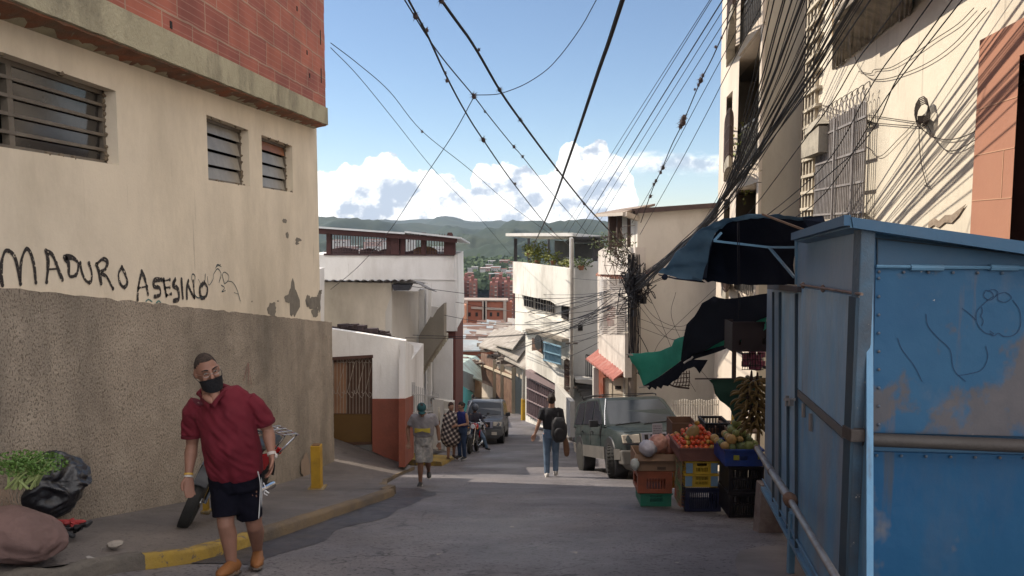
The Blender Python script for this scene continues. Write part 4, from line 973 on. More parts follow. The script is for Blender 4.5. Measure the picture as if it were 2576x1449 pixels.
# orange tiled wall
mb=MB(); 
def oz(d): return 1.57+(7.3-d)*.0
h=[(5.2,6.66,-3.2,1.42)]
mb.wall(lambda u,v,dep:RZ(u,v,.16-dep),3.0,7.42,-6,1.72,h,.15)
part(T,'orange_wall',mb,orange_r,smooth=0)
mb=MB()
for z in (-.6,-.18,.24,.66,1.08): mb.ext([RZ(6.67,z,.164),RZ(7.42,z,.164),RZ(7.42,z+.008,.164),RZ(6.67,z+.008,.164)],-nx*.003)
for d,z in ((7.0,-.6),(6.85,.24)): mb.ext([RZ(d,z,.164),RZ(d+.01,z,.164),RZ(d+.01,z+.42,.164),RZ(d,z+.42,.164)],-nx*.003)
part(T,'tile_joint',mb,M('tile_grout',(.5,.3,.2),(.45,.27,.18),3,.9,0),smooth=0)
mb=MB(); mb.ext([RZ(5.2,-3.2,.015),RZ(6.66,-3.2,.015),RZ(6.66,1.42,.015),RZ(5.2,1.42,.015)],-nx*.01); part(T,'door',mb,brownm,smooth=0)
mb=MB(); mb.grid(lambda u,v:RZ(7.5+2.6*u,.1-.9*u-.15*v-.12*noise.noise(V((u*8,v*3,0))),.012),40,4,th=-nx*.01)
# crack at the base
mb=MB(); P=[(2336,560),(2350,548),(2362,556),(2378,541),(2395,540),(2412,527),(2430,515),(2431,566)]
g=[rw(x,y,.012) for x,y in P]; mb.ext([rw(x,y+(18 if x<2420 else 2)+3*math.sin(x),.012) for x,y in P[:-1]][::-1]+g[:-1],nx*.004); part(T,'broken_render',mb,M('broken_dark',(.20,.15,.11),(.34,.28,.22),9,.95,.6,25),smooth=0)
# ---------- stepped forward volume with balconies
T=thing('balcony_block','tall cream block of flats with recessed balconies beyond the pale facade','building',V((6.5,17,-5)))
F2=Pl(1912,14.6,2030,14.6); S2=Pl(1912,14.6,1805,20.4)
def s2(d,z,dep=0):
    # distance index along: horizon pixel from ratio
    X=4.865+.131*(d-14.6); x=1288+F*X/d; p=S2(x,570,-dep); return V((p.x,p.y,z))
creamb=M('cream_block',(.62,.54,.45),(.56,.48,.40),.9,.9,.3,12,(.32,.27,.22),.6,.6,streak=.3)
mb=MB(); 
hs=[(15.05,17.5,1.3,3.85),(15.05,17.5,-1.5,.85),(15.05,17.5,4.1,6.6),(18.35,19.3,1.5,3.3),(18.35,19.3,-1.2,.7),(18.35,19.3,4.4,6.2)]
mb.wall(lambda u,v,dep:s2(u,v,dep),14.602,20.4,-7,9.5,hs,.35)
part(T,'street_wall',mb,creamb,smooth=0)
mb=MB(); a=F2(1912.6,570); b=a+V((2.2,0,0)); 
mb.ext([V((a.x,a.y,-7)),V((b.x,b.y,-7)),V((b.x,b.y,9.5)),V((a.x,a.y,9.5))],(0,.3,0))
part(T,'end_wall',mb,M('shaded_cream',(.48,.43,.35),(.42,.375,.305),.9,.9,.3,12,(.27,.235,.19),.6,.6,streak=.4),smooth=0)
mb=MB(); e=s2(20.4,0); mb.ext([V((e.x,e.y,-7)),V((e.x+5,e.y,-7)),V((e.x+5,e.y,9.5)),V((e.x,e.y,9.5))],(0,-.3,0)); mb.ext([V((a.x,a.y,9.5)),V((a.x+5,a.y,9.5)),V((e.x+5,e.y,9.5)),V((e.x,e.y,9.5))],(0,0,.2)); part(T,'far_wall',mb,creamb,smooth=0)
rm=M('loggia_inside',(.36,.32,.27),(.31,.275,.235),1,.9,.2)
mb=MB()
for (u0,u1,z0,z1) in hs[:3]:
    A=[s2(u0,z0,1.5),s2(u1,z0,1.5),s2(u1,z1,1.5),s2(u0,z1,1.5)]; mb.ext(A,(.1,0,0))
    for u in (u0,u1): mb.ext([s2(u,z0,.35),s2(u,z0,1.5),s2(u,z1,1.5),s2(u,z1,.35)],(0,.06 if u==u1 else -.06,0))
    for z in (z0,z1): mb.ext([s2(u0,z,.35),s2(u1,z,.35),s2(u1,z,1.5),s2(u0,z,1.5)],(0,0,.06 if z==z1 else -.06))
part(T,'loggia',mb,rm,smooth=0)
for i,(u0,u1,z0,z1) in enumerate(hs):
    mb=MB(); n=12
    if i<3:
        for k in range(n+1): u=u0+(u1-u0)*k/n; mb.bar(s2(u,z0,.1),s2(u,z0+.95,.1),.025)
        mb.bar(s2(u0,z0+.95,.1),s2(u1,z0+.95,.1),.05)
        part(T,'balcony_rail',mb,M('grey_rail'),smooth=0)
        mb=MB(); mb.ext([s2(u0+.3,z0+.0,1.4),s2(u0+1.2,z0,1.4),s2(u0+1.2,z0+2,1.4),s2(u0+.3,z0+2,1.4)],(-.03,0,0)); part(T,'balcony_door',mb,M('dim_glass',(.08,.08,.085),(.05,.05,.055),3,.3,0),smooth=0)
        mb=MB(); mb.ext([s2(u0-.15,z1+.02,-.06),s2(u1+.15,z1+.02,-.06),s2(u1+.15,z1+.22,-.06),s2(u0-.15,z1+.22,-.06)],(.06,0,0)); mb.ext([s2(u0-.17,z0-.2,-.06),s2(u0-.02,z0-.2,-.06),s2(u0-.02,z1,-.06),s2(u0-.17,z1,-.06)],(.06,0,0)); part(T,'opening_trim',mb,creamb,smooth=0)
    else:
        mb.ext([s2(u0,z0,.25),s2(u1,z0,.25),s2(u1,z1,.25),s2(u0,z1,.25)],(.05,0,0)); part(T,'narrow_window',mb,dk,smooth=0)
        mb=MB()
        P=[s2(u0-.2,z0-.1,.0),s2(u0-.1,z0-.1,-.45),s2((u0+u1)/2,z0-.1,-.62),s2(u1+.1,z0-.1,-.45),s2(u1+.2,z0-.1,0)]; Q=sp(P,5)
        mb.ext([q for q in Q],(0,0,-.22)); part(T,'balcony_floor',mb,M('old_hood'),smooth=0)
        mb=MB()
        for q in Q: mb.bar(q,q+V((0,0,.9)),.022)
        for h_ in (.05,.3,.6,.9): mb.tube([q+V((0,0,h_)) for q in Q],.016,5)
        part(T,'balcony_rail',mb,M('brown_rail',(.09,.06,.05),(.06,.04,.035),3,.6,.1),smooth=0)
p=s2(16.8,2.0,.15)
t=thing('balcony_plant','green trailing plant hanging on the recessed balcony rail of the cream block','plant',p-V((0,0,.5)))
mb=MB(); leaves(mb,p,(.2,.5,.4),150,.07,31); leaves(mb,p-V((0,.3,.9)),(.15,.4,.5),120,.06,32); part(t,'leaves',mb,leafm,smooth=0,fix=False)
mb=MB(); mb.lathe(p-V((-.1,0,.65)),(0,0,1),[(0,.12),(.22,.16)],10); part(t,'pot',mb,M('clay_pot'))
# ---------- blue sheet metal kiosk
K1=Pl(2178,3.65,1930,7.86); KF=Pl(2178,3.65,2900,3.62)
T=thing('market_kiosk','blue painted sheet metal kiosk with peeling patches, pipe rails and tilted roof','kiosk',V((2.3,5,-3.2)))
mb=MB(); mb.pp(K1,[(2180,562),(2008,594),(2004,740),(2004,1385),(2100,1555),(2180,1690)],.03)
part(T,'side_wall',mb,bluel,smooth=0)
mb=MB(); mb.pp(K1,[(2004,722),(1930,716),(1922,1226),(1960,1298),(2004,1380)],.03); part(T,'far_side_wall',mb,M('worn_blue_metal',(.16,.20,.25),(.12,.22,.33),2.2,.5,.25,8,(.30,.26,.21),1.6,.9,streak=.15,chips=(.1,.12,.14),cs=5,ct=.68),smooth=0)
mb=MB(); mb.pp(K1,[(2172,568),(2012,600),(2013,716),(2168,737)],.02,off=.02); part(T,'upper_side_panel',mb,M('powder_blue_panel',(.15,.26,.39),(.18,.30,.43),2,.42,.2,9,(.30,.33,.37),1.0,.7,streak=.2),smooth=0)
mb=MB(); mb.pp(K1,[(2009,722),(2163,746),(2150,1100),(2006,976)],.02,off=.022); part(T,'side_shutter',mb,bluel,smooth=0)
mb=MB(); mb.pp(K1,[(2006,980),(2148,1104),(2140,1120),(2006,998)],.03,off=.03)
part(T,'shutter_lip',mb,M('dusty_grey_strip',(.13,.12,.115),(.10,.095,.09),3,.7,.3),smooth=0)
mb=MB(); mb.pp(K1,[(2006,1000),(2140,1122),(2140,1620),(2006,1380)],.02,off=.016); part(T,'lower_side_panel',mb,M('streaked_blue_metal',(.08,.24,.42),(.14,.28,.42),1.6,.42,.3,5,(.24,.19,.15),1.3,.9,streak=.22,chips=(.33,.28,.24),cs=3.5,ct=.66,r2=.6),smooth=0)
mb=MB(); mb.pp(K1,[(1963,735),(2000,738),(2000,1362),(1963,1295)],.02,off=.02); d=part(T,'side_door',mb,bluel,smooth=0)
mb=MB(); 
for x,y0,y1 in ((1962,735,1300),(2003,740,1378),(1945,735,1262),(1982,1000,1330)): mb.bar(K1(x,y0,.03),K1(x,y1,.03),.012,.02)
part(T,'seam',mb,M('dark_seam',(.03,.06,.09),(.05,.06,.07),3,.7,0),smooth=0)
mb=MB(); mb.bar(K1(1975,1005,.05),K1(1998,1005,.05),.02); mb.bar(K1(1980,995,.045),K1(1980,1022,.045),.025); mb.box(K1(1990,1012,.07),(.03,.03,.05)); mb.bar(K1(2039,1040,.03),K1(2039,1085,.03),.03,.015); mb.bar(K1(2021,1015,.03),K1(2021,1050,.03),.03,.015)
part(d,'bolt',mb,steel,smooth=0)
mb=MB(); mb.tube([K1(2014,716,.05),K1(2168,740,.05)],.008,6)
for x,y in ((2020,718),(2070,726),(2150,738)): mb.ell(K1(x,y,.045),(.014,.02,.024),nu=8,nv=6)
part(T,'hinge_rod',mb,M('pale_rust',(.28,.22,.18),(.16,.1,.07),8,.7,.3))
mb=MB(); mb.pp(K1,[(1930,713),(2006,722),(2006,735),(1930,727)],.1,off=.05); part(T,'dark_lintel',mb,M('dark_lintel',(.05,.045,.05),(.08,.07,.07),3,.7,.2),smooth=0)
# corner post
mb=MB(); c0=K1(2178,562,.02); c1=K1(2178,1700,.02)
cpx,cpy=c0.x,c0.y
def post(a,b,w,h,off=(0,0)):
    return [V((a.x+off[0],a.y+off[1],0))]
mb.bx((cpx-.035,cpy-.03,c1.z),(cpx+.035,cpy+.05,c0.z)); part(T,'corner_post',mb,M('scuffed_post',(.06,.14,.22),(.05,.06,.075),5,.5,.3,20,(.10,.10,.105),2,.9,chips=(.42,.38,.33),cs=16,ct=.64,streak=.4),smooth=0,bev=.006)
mb=MB(); mb.bx((cpx-.055,cpy-.045,c1.z),(cpx-.042,cpy+.03,K1(2178,745).z)); part(T,'post_edge',mb,M('dark_seam'),smooth=0)
# front
mb=MB(); mb.pp(KF,[(2190,572),(3150,705),(3150,1750),(2190,1750)],.03,off=-.01); part(T,'front_wall',mb,bluef,smooth=0)
mb=MB(); mb.pp(KF,[(2236,608),(3140,735),(3140,668),(2206,668),(2206,604)][:0] or [(2207,603),(3140,700),(3140,690),(2207,668)],.02,off=.012); part(T,'upper_front_panel',mb,bluef,smooth=0)
mb=MB(); mb.pp(KF,[(2203,674),(3140,684),(3140,1112),(2194,1088)],.02,off=.02); ht=part(T,'front_hatch',mb,bluep,smooth=0,label='upper front hatch with grey brown patches where the blue paint has gone')
mb=MB(); mb.pp(KF,[(2190,1137),(3140,1158),(3140,1740),(2180,1740)],.02,off=.015); part(T,'front_lower_panel',mb,M('deep_blue_paint',(.010,.07,.165),(.017,.09,.185),1.2,.55,.2,5,(.10,.10,.12),.8,.85,patch=(.15,.14,.14),ps=1.3,pt=.60,chips=(.4,.4,.38),cs=8,ct=.70,streak=.35,r2=.6,rust=(.06,.07,.085),rt=.60,dent=.35),smooth=0)
mb=MB(); mb.pp(KF,[(2186,572),(2206,575),(2200,1090),(2184,1090)],.03,off=.014); part(T,'jamb',mb,M('light_blue_jamb',(.05,.13,.22),(.045,.11,.19),4,.45,.2,12,(.13,.11,.1),3,.7,chips=(.45,.42,.36),cs=18,ct=.66),smooth=0)
mb=MB(); mb.tube([KF(2204,670,.035),KF(3140,680,.035)],.009,6)
for a,b in ((2290,2372),(2490,2560),(2800,2880)): mb.tube([KF(a,673,.035),KF(b,674,.035)],.016,8)
part(T,'front_hinge',mb,bluet)
mb=MB(); mb.bar(KF(2207,600,.02),KF(2207,668,.02),.006); mb.bar(KF(2190,598,.02),KF(3140,706,.02),.006); part(T,'front_seam',mb,M('dark_seam'),smooth=0)
# roof
mb=MB(); a=KF(2140,546,.14); b=KF(3250,702,.14); c=K1(2003,590,.10); e=c+V((1.6,0,-.22))
e2=V((b.x,b.y+2.1,b.z-.05))
a2=V(a); mb.add([a,b,e2,c, a+V((0,0,-.05)),b+V((0,0,-.05)),e2+V((0,0,-.05)),c+V((0,0,-.05))],[(0,1,2,3),(7,6,5,4),(0,4,5,1),(1,5,6,2),(2,6,7,3),(3,7,4,0)])
part(T,'roof',mb,bluet,smooth=0)
mb=MB(); mb.ext([a+V((0,-.01,0)),b+V((0,-.01,0)),b+V((0,-.01,-.075)),a+V((.01,-.01,-.05))],(0,.02,0)); mb.bar(a+V((-.015,0,-.015)),c+V((-.02,0,-.015)),.03,.05); part(T,'roof_fascia',mb,bluef,smooth=0)
mb=MB()
for k in range(15):
    mb.ell(KF(2212+k*62,684+k*.6,.028),(.008,.005,.008),nu=8,nv=5); mb.ell(KF(2206+k*62,1146+k*1.2,.025),(.008,.005,.008),nu=8,nv=5)
for k in range(9): mb.ell(KF(2211,700+k*46,.028),(.008,.005,.008),nu=8,nv=5); mb.ell(K1(2155,760+k*36,.03),(.005,.008,.008),nu=8,nv=5)
part(T,'rivets',mb,M('rivet_blue',(.06,.12,.19),(.12,.1,.09),30,.5,0))
# back and inside so that it is a closed box
mb=MB(); q=KF(2190,1700,-1.0); mb.bx((cpx+.9,cpy+.3,c1.z),(cpx+1.9,cpy+.34,-.35)); f=K1(1930,900); mb.bx((f.x+.02,f.y,-2.4),(f.x+1.0,f.y+.03,-.65))
part(T,'back_wall',mb,bluef,smooth=0)
# pipe rail and its fittings on the front
pipe=M('grimy_pipe',(.055,.047,.044),(.04,.035,.033),4,.45,.25,25,(.09,.08,.07),2,.6,r2=.6)
mb=MB(); mb.tube([KF(2166,1105,.10),KF(3200,1148,.10)],.033,14); part(T,'front_pipe',mb,pipe)
mb=MB(); mb.box(KF(2151,1090,.10),(.085,.10,.06)); mb.box(KF(2160,1112,.06),(.03,.08,.05)); mb.box(KF(2180,1128,.03),(.05,.05,.035)); part(T,'pipe_bracket',mb,M('rusty_bracket',(.075,.062,.056),(.055,.047,.043),8,.8,.4),smooth=0,bev=.004)
# sloping rail on the side
mb=MB(); P0=K1(1904,1128,.16); Pm=K1(1988,1258,.16); P2=K1(2101,1449,.16); P3=P2+(P2-Pm)*.9
mb.loft([P0,Pm],[.026,.03],10); mb.tube([Pm,P3],.02,10); part(T,'side_rail',mb,steel)
mb=MB(); mb.ell(Pm,(.045,.07,.05),nu=10,nv=8); mb.ell(K1(1904,1128,.16),(.03,.04,.03),nu=8,nv=6); mb.lathe(K1(1942,1188,.16),(P0-Pm),[(0,.032),(.02,.032)],12); part(T,'rail_joint',mb,M('rusty_joint',(.15,.09,.06),(.1,.06,.045),9,.8,.4))
mb=MB(); mb.bar(K1(1920,1228,.02),K1(2140,1628,.02),.05,.03); mb.bar(K1(1918,1205,.03),K1(2100,1530,.03),.012); part(T,'bottom_rail',mb,bluet,smooth=0)
def gz(p,o=0): return V((p.x,p.y,zr(p.y)+o))
mb=MB(); a=K1(1993,1290,.02); mb.bar(a,gz(a,-.1),.045); a=K1(2178,1690,-.02); mb.bar(a,gz(a,-.1),.06); a=V((cpx+1.7,cpy+.1,c1.z)); mb.bar(a,gz(a,-.1),.06); part(T,'leg',mb,bluet,smooth=0)
mb=MB(); a=K1(1918,1226,-.02); g=gz(a); mb.hexa([V((a.x-.06,a.y-.1,g.z-.1)),V((a.x+.22,a.y-.1,g.z-.1)),V((a.x+.22,a.y+.1,g.z-.1)),V((a.x-.06,a.y+.1,g.z-.1)),V((a.x-.04,a.y-.08,a.z+.05)),V((a.x+.14,a.y-.08,a.z+.05)),V((a.x+.14,a.y+.08,a.z+.05)),V((a.x-.04,a.y+.08,a.z+.05))]); part(T,'peeling_pier',mb,M('peeling_pier',(.24,.20,.18),(.12,.09,.08),5,.85,.6,20,(.06,.05,.05),2,.8),smooth=0)
mb=MB(); a=K1(1960,1330,-.35); mb.bx((a.x-.05,a.y-.3,zr(a.y)-.1),(a.x+1.2,a.y+.1,zr(a.y)+.35)); part(T,'plinth',mb,M('brown_plinth',(.09,.07,.06),(.06,.05,.045),3,.9,.4),smooth=0)
# scribbles scratched and drawn on the hatch
mb=MB()
def kf(x,y): return KF(x,y,.024)
def line(pts,r): 
    P=sp([kf(*p) for p in pts],6); n=len(P); vs=[]
    for i,p in enumerate(P):
        t=(P[min(i+1,n-1)]-P[max(i-1,0)]).normalized(); s=t.cross(KF.n).normalized()*r; vs+=[p-s,p+s]
    mb.add(vs,[(2*i,2*i+1,2*i+3,2*i+2) for i in range(n-1)])
for P in [[(2500,745),(2480,760),(2460,780),(2456,800),(2462,820),(2480,838),(2500,840),(2490,832)],[(2500,745),(2495,735),(2480,730)],[(2480,730),(2475,745),(2490,755),(2505,745),(2510,735),(2500,728),(2485,732)],[(2510,740),(2530,736),(2545,748),(2530,760),(2512,755),(2510,740)],[(2490,838),(2500,845),(2512,838),(2525,846),(2545,845),(2560,835),(2568,815),(2565,780),(2548,755)],[(2470,772),(2472,785),(2468,795),(2474,808),(2470,820)],[(2258,850),(2270,880),(2300,920),(2320,960)],[(2330,790),(2335,820),(2360,850),(2390,880),(2400,930),(2430,960)],[(2480,870),(2485,900),(2470,930),(2440,940),(2410,945)],[(2420,775),(2440,790),(2456,805)]]: line(P,.0016)
part(ht,'scribble',mb,M('pen_scribble',(.02,.05,.11),(.03,.05,.09),3,.8,0),smooth=0)
# ---------- awnings
import bmesh
def sheet(mb,pts,amp=.03,cuts=4,th=.012,fr=3):
    b=bmesh.new(); vs=[b.verts.new(p) for p in pts]; f=b.faces.new(vs); bmesh.ops.triangulate(b,faces=[f])
    for _ in range(cuts):
        lg=[e for e in b.edges if e.calc_length()>.14]
        if not lg: break
        bmesh.ops.subdivide_edges(b,edges=lg,cuts=1); bmesh.ops.triangulate(b,faces=b.faces[:])
    b.verts.ensure_lookup_table(); n=len(b.verts); 
    for v in b.verts:
        k=amp*noise.noise(V((v.co.x*fr,v.co.z*fr*1.4,v.co.y)))+.3*amp*noise.noise(v.co*fr*4); v.co+=V((0,k,k*.4))
    V0=[v.co.copy() for v in b.verts]; F0=[tuple(v.index for v in f.verts) for f in b.faces]; b.verts.index_update(); F0=[tuple(v.index for v in f.verts) for f in b.faces]
    bd=[(e.verts[0].index,e.verts[1].index) for e in b.edges if len(e.link_faces)==1]; b.free()
    t=V((0,th,0)); mb.add(V0+[p+t for p in V0],F0+[tuple(i+n for i in reversed(f)) for f in F0]+[(a,c,c+n,a+n) for a,c in bd]); return mb
T=thing('blue_tarpaulin','dark blue tarpaulin awning sagging over a strut frame beside the kiosk roof','awning',W(1850,715,6.6))
def curve(P,n=7): return sp([W(*p) for p in P],n)
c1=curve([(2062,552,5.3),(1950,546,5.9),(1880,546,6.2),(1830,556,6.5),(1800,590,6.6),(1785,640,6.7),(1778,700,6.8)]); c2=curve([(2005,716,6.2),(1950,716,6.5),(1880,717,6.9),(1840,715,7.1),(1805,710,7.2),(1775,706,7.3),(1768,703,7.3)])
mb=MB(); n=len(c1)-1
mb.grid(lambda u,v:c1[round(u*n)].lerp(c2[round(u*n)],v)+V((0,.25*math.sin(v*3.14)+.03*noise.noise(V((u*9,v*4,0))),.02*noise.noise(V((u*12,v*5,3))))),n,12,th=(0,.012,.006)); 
part(T,'shaded_underside',mb,M('navy_shaded_tarp',(.010,.014,.026),(.016,.021,.036),2,.95,.3,14,spec=.1),smooth=60)  # near-black colour paints in the shade on the underside of the blue sheet
c3=curve([(2055,548,5.25),(1960,541,5.8),(1890,541,6.1),(1820,552,6.3),(1760,580,6.5),(1700,640,6.8),(1656,690,7.0)]); c4=curve([(2060,556,5.3),(1950,550,5.9),(1880,551,6.15),(1822,567,6.4),(1792,603,6.5),(1780,655,6.65),(1765,704,6.8)]); n=len(c3)-1
mb=MB(); mb.grid(lambda u,v:c3[round(u*n)].lerp(c4[round(u*n)],v)+V((0,0,.015*math.sin(u*40+v*3)*u+.02*noise.noise(V((u*20,v*3,0))))),n,8,th=(0,.012,0)); 
part(T,'sheet',mb,M('blue_tarp',(.10,.20,.30),(.15,.26,.36),4,.45,.5,10,(.05,.10,.15),3,.6,r2=.6,tl=.35),smooth=60)
mb=MB(); e=[W(1656,690,7.0),W(1700,699,7.05),W(1768,706,7.2),W(1775,712,7.2),W(1700,703,7.0),W(1660,694,6.98)]; mb.ext(e,(0,.03,0)); mb.ell(W(1672,697,6.9),(.03,.03,.03),nu=6,nv=5); part(T,'hem',mb,M('navy_shaded_tarp'),smooth=0)
mb=MB()
for a,b in (((1796,606,6.3),(1935,622,6.05)),((1935,622,6.05),(2004,622,5.8)),((1935,622,6.05),(1999,698,5.82)),((2003,585,5.78),(2003,716,5.78)),((1796,606,6.3),(1815,585,6.3))): mb.bar(W(*a),W(*b),.018)
part(T,'strut',mb,bluet,smooth=0)
mb=MB(); mb.bar(W(1918,539,5.9),W(2022,578,5.4),.014); part(T,'stick',mb,M('wood_stick',(.2,.14,.1),(.15,.1,.07),6,.8,.1),smooth=0)
mb=MB(); a,b,c,d=W(2020,552,5.1),W(2070,546,4.7),W(2075,560,4.6),W(2035,575,5.0); mb.ext([a,b,c,d],(0,0,.01)); part(T,'loose_scrap',mb,M('navy_shaded_tarp'),smooth=0)
mb=MB(); mb.tube([W(1855,560,6.0),W(1856,650,6.0),W(1858,800,6.6)],.004,4); mb.tube([W(1859,560,6.0),W(1861,700,6.2),W(1861,780,6.6)],.003,4); part(T,'cord',mb,cablem)
def dd(x): return 8.0+(1930-x)*.0055
def pts(P,k=0): return [W(x,y,dd(x)+k) for x,y in P]
T=thing('black_tarpaulin','ragged black tarpaulin hanging over the green one beside the kiosk','awning',W(1800,850,8.7))
mb=MB(); sheet(mb,pts([(1932,738),(1857,749),(1825,752),(1797,747),(1766,762),(1757,780),(1748,798),(1728,818),(1722,840),(1719,863),(1714,909),(1723,909),(1737,885),(1770,858),(1797,834),(1808,825),(1808,814),(1841,809),(1930,798)]),.05); part(T,'sheet',mb,M('black_tarp',(.007,.009,.014),(.012,.014,.02),2,.95,.3,12,spec=.08),smooth=60)
T=thing('green_tarpaulin','torn sea green tarpaulin stretched to a point over the fruit crates','awning',W(1650,930,9.4))
gm=M('green_tarp',(.06,.36,.28),(.08,.42,.33),3,.5,.3,12,(.03,.16,.13),1.5,.6,tl=.5)
mb=MB(); sheet(mb,pts([(1581,891),(1623,885),(1660,880),(1690,872),(1697,856),(1719,847),(1740,845),(1735,880),(1714,909),(1654,952),(1619,972),(1606,936),(1597,920),(1588,909)],.06),.06); part(T,'front_sheet',mb,gm,smooth=60)
mb=MB(); sheet(mb,pts([(1734,885),(1770,863),(1797,836),(1812,812),(1930,796),(1930,830),(1840,866),(1788,882),(1737,900)],.12),.06); 
part(T,'back_sheet',mb,M('light_green_tarp',(.10,.42,.32),(.08,.36,.28),3,.5,.3,12,tl=.5),smooth=60)
mb=MB(); P=[(1619,972),(1628,976),(1634,981),(1640,974),(1650,980),(1653,971),(1663,977),(1668,968),(1680,970),(1692,960),(1706,955),(1716,940),(1733,928),(1742,908),(1790,892),(1840,872),(1840,864),(1790,878),(1740,896),(1714,909),(1654,952)]; sheet(mb,pts(P,.02),.03); part(T,'torn_edge',mb,M('black_tarp'),smooth=60)
mb=MB(); sheet(mb,pts([(1723,918),(1743,907),(1781,907),(1776,916),(1770,925),(1760,940),(1752,928),(1746,924),(1738,927),(1717,933)],-.05),.02); part(T,'black_rag',mb,M('black_tarp'),smooth=60)
mb=MB(); mb.tube(sp([W(1720,914,9),W(1728,908,9),W(1738,903,9),W(1743,897,9)],4),.012,6); mb.bar(W(1575,891,9.8),W(1592,893,9.8),.02); mb.bar(W(1608,975,9.7),W(1632,972,9.6),.02); part(T,'pole_end',mb,M('grey_pole'))
T=thing('dark_green_cloth','dark green cloth drooping from a thin pole above the melons','awning',W(1850,1000,9))
mb=MB(); sheet(mb,[W(x,y,9.0) for x,y in [(1783,955),(1800,953),(1921,952),(1905,1000),(1850,1060),(1838,1030),(1812,1010),(1799,990),(1793,965)]],.1); part(T,'sheet',mb,M('deep_green_cloth',(.012,.04,.03),(.018,.05,.036),3,.8,.2),smooth=60)
mb=MB(); mb.bar(W(1748,953,9),W(1930,952,8.9),.014); part(T,'pole',mb,M('dark_stall_post',(.045,.025,.022),(.03,.02,.02),4,.7,.1),smooth=0)
T=thing("fruit_stall",'thin dark brown posts of the fruit stall beside the hanging bananas','stall frame',G(1846,1290))
g=W(1847,1090,10.6); h2=W(1862,1005,10.7); mb=MB(); mb.bar(W(1847,868,10.6),V((g.x,g.y,zr(g.y))),.05); mb.bar(h2,V((h2.x,h2.y,zr(h2.y))),.03); mb.bar(W(1838,872,10.6),W(1925,925,8.4),.02,.03); mb.bar(W(1860,1058,10.6),W(1900,1060,10.5),.02); part(T,'post',mb,M('dark_stall_post'),smooth=0)
# hung crate (solid dark plastic with two hand slots)
def boxed(T,name,c,w,d,h,mat,front=[],side=[],rz=0,th=.015,label=None):
    # open topped box, front slots given as fractions (x0,x1,z0,z1)
    mb=MB(); M3=Matrix.Rotation(rz,3,'Z'); c=V(c)
    def tr(p): return c+M3@V(p)
    for (sx,fr) in ((-1,front),(1,front)):
        mb.wall(lambda u,v,t,sx=sx:tr((u,sx*(d/2-t),v)),-w/2,w/2,0,h,[(-w/2+a*w,-w/2+b*w,e*h,f*h) for a,b,e,f in fr],th)
    for sx in (-1,1):
        mb.wall(lambda u,v,t,sx=sx:tr((sx*(w/2-t-.001),u,v)),-d/2+th,d/2-th,0.002,h-.002,[(-d/2+a*d,-d/2+b*d,e*h,f*h) for a,b,e,f in side],th)
    mb.hexa([tr((x,y,z)) for z in (.01,.03) for x,y in ((-w/2+.01,-d/2+.01),(w/2-.01,-d/2+.01),(w/2-.01,d/2-.01),(-w/2+.01,d/2-.01))])
    return part(T,name,mb,mat,label,smooth=0)
def ribs(n,x0,x1,z0,z1): 
    w=(x1-x0)/n; return [(x0+k*w+w*.2,x0+k*w+w*.8,z0,z1) for k in range(n)]
def place(x0,x1,yb,yt,d):
    a=W(x0,yb,d); b=W(x1,yb,d); return V(((a.x+b.x)/2,a.y,a.z)),b.x-a.x,W(x0,yt,d).z-a.z
def crate(lab,x0,x1,yt,yb,d,dep,mat,front,side=[],grp='stacked market crates',cat='crate',rz=0,name='plastic_crate',rim=True,base=None):
    c,w,h=place(x0,x1,yb,yt,d)
    if base is not None: c.z=base
    c.y+=dep/2
    T=thing(name,lab,cat,c,grp); boxed(T,'basket',c,w*.97,dep,h,mat,front,side,rz)
    if rim:
        mb=MB(); M3=Matrix.Rotation(rz,3,'Z'); W2=w*.5; D2=dep/2+.006
        for a,b in (((-W2,-D2),(W2,-D2)),((W2,-D2),(W2,D2)),((W2,D2),(-W2,D2)),((-W2,D2),(-W2,-D2))): mb.bar(c+M3@V((a[0],a[1],h-.012)),c+M3@V((b[0],b[1],h-.012)),.018,.022)
        part(T,'rim',mb,mat,smooth=0)
    return T,c,w,h
mm_=lambda n,c:M(n,c,tuple(k*.75 for k in c),5,.45,.1,20,(.06,.05,.045),2.5,.5)
T=thing('dark_crate','dark plastic crate hung upside down under the green tarpaulin','crate',W(1884,885,8.2))
c,w,h=place(1841,1928,885,811,8.2); boxed(T,'basket',c+V((0,.15,0)),w,.3,h,M('brown_black_plastic',(.02,.013,.013),(.03,.02,.02),5,.5,.1),[(.2,.27,.22,.42),(.88,.97,.28,.5)])
mb=MB(); mb.bar(c+V((-w/2,0,h)),c+V((w/2,0,h)),.02); part(T,'rim',mb,M('brown_black_plastic'),smooth=0)
# stacks
gA=G(1648,1273); dA=10.5
green=mm_('green_crate',(.035,.20,.13)); orangeb=mm_('orange_brown_crate',(.33,.10,.055)); yel=mm_('yellow_crate',(.50,.33,.04)); navy=mm_('navy_crate',(.02,.025,.06)); blk=mm_('black_crate',(.012,.012,.016)); bluc=mm_('blue_crate',(.02,.05,.22))
SL=ribs(9,.3,.72,.35,.62)+ribs(9,.3,.72,.7,.92)
T1=crate('green crate at the bottom of the left hand stack, under the orange one',1610,1690,1240,1274,10.45,.42,green,SL)
T2=crate('orange brown crate in the left hand stack, with open slatted window',1603,1692,1184,1241,10.4,.42,orangeb,ribs(7,.24,.82,.2,.66),[(.2,.8,.2,.66)])
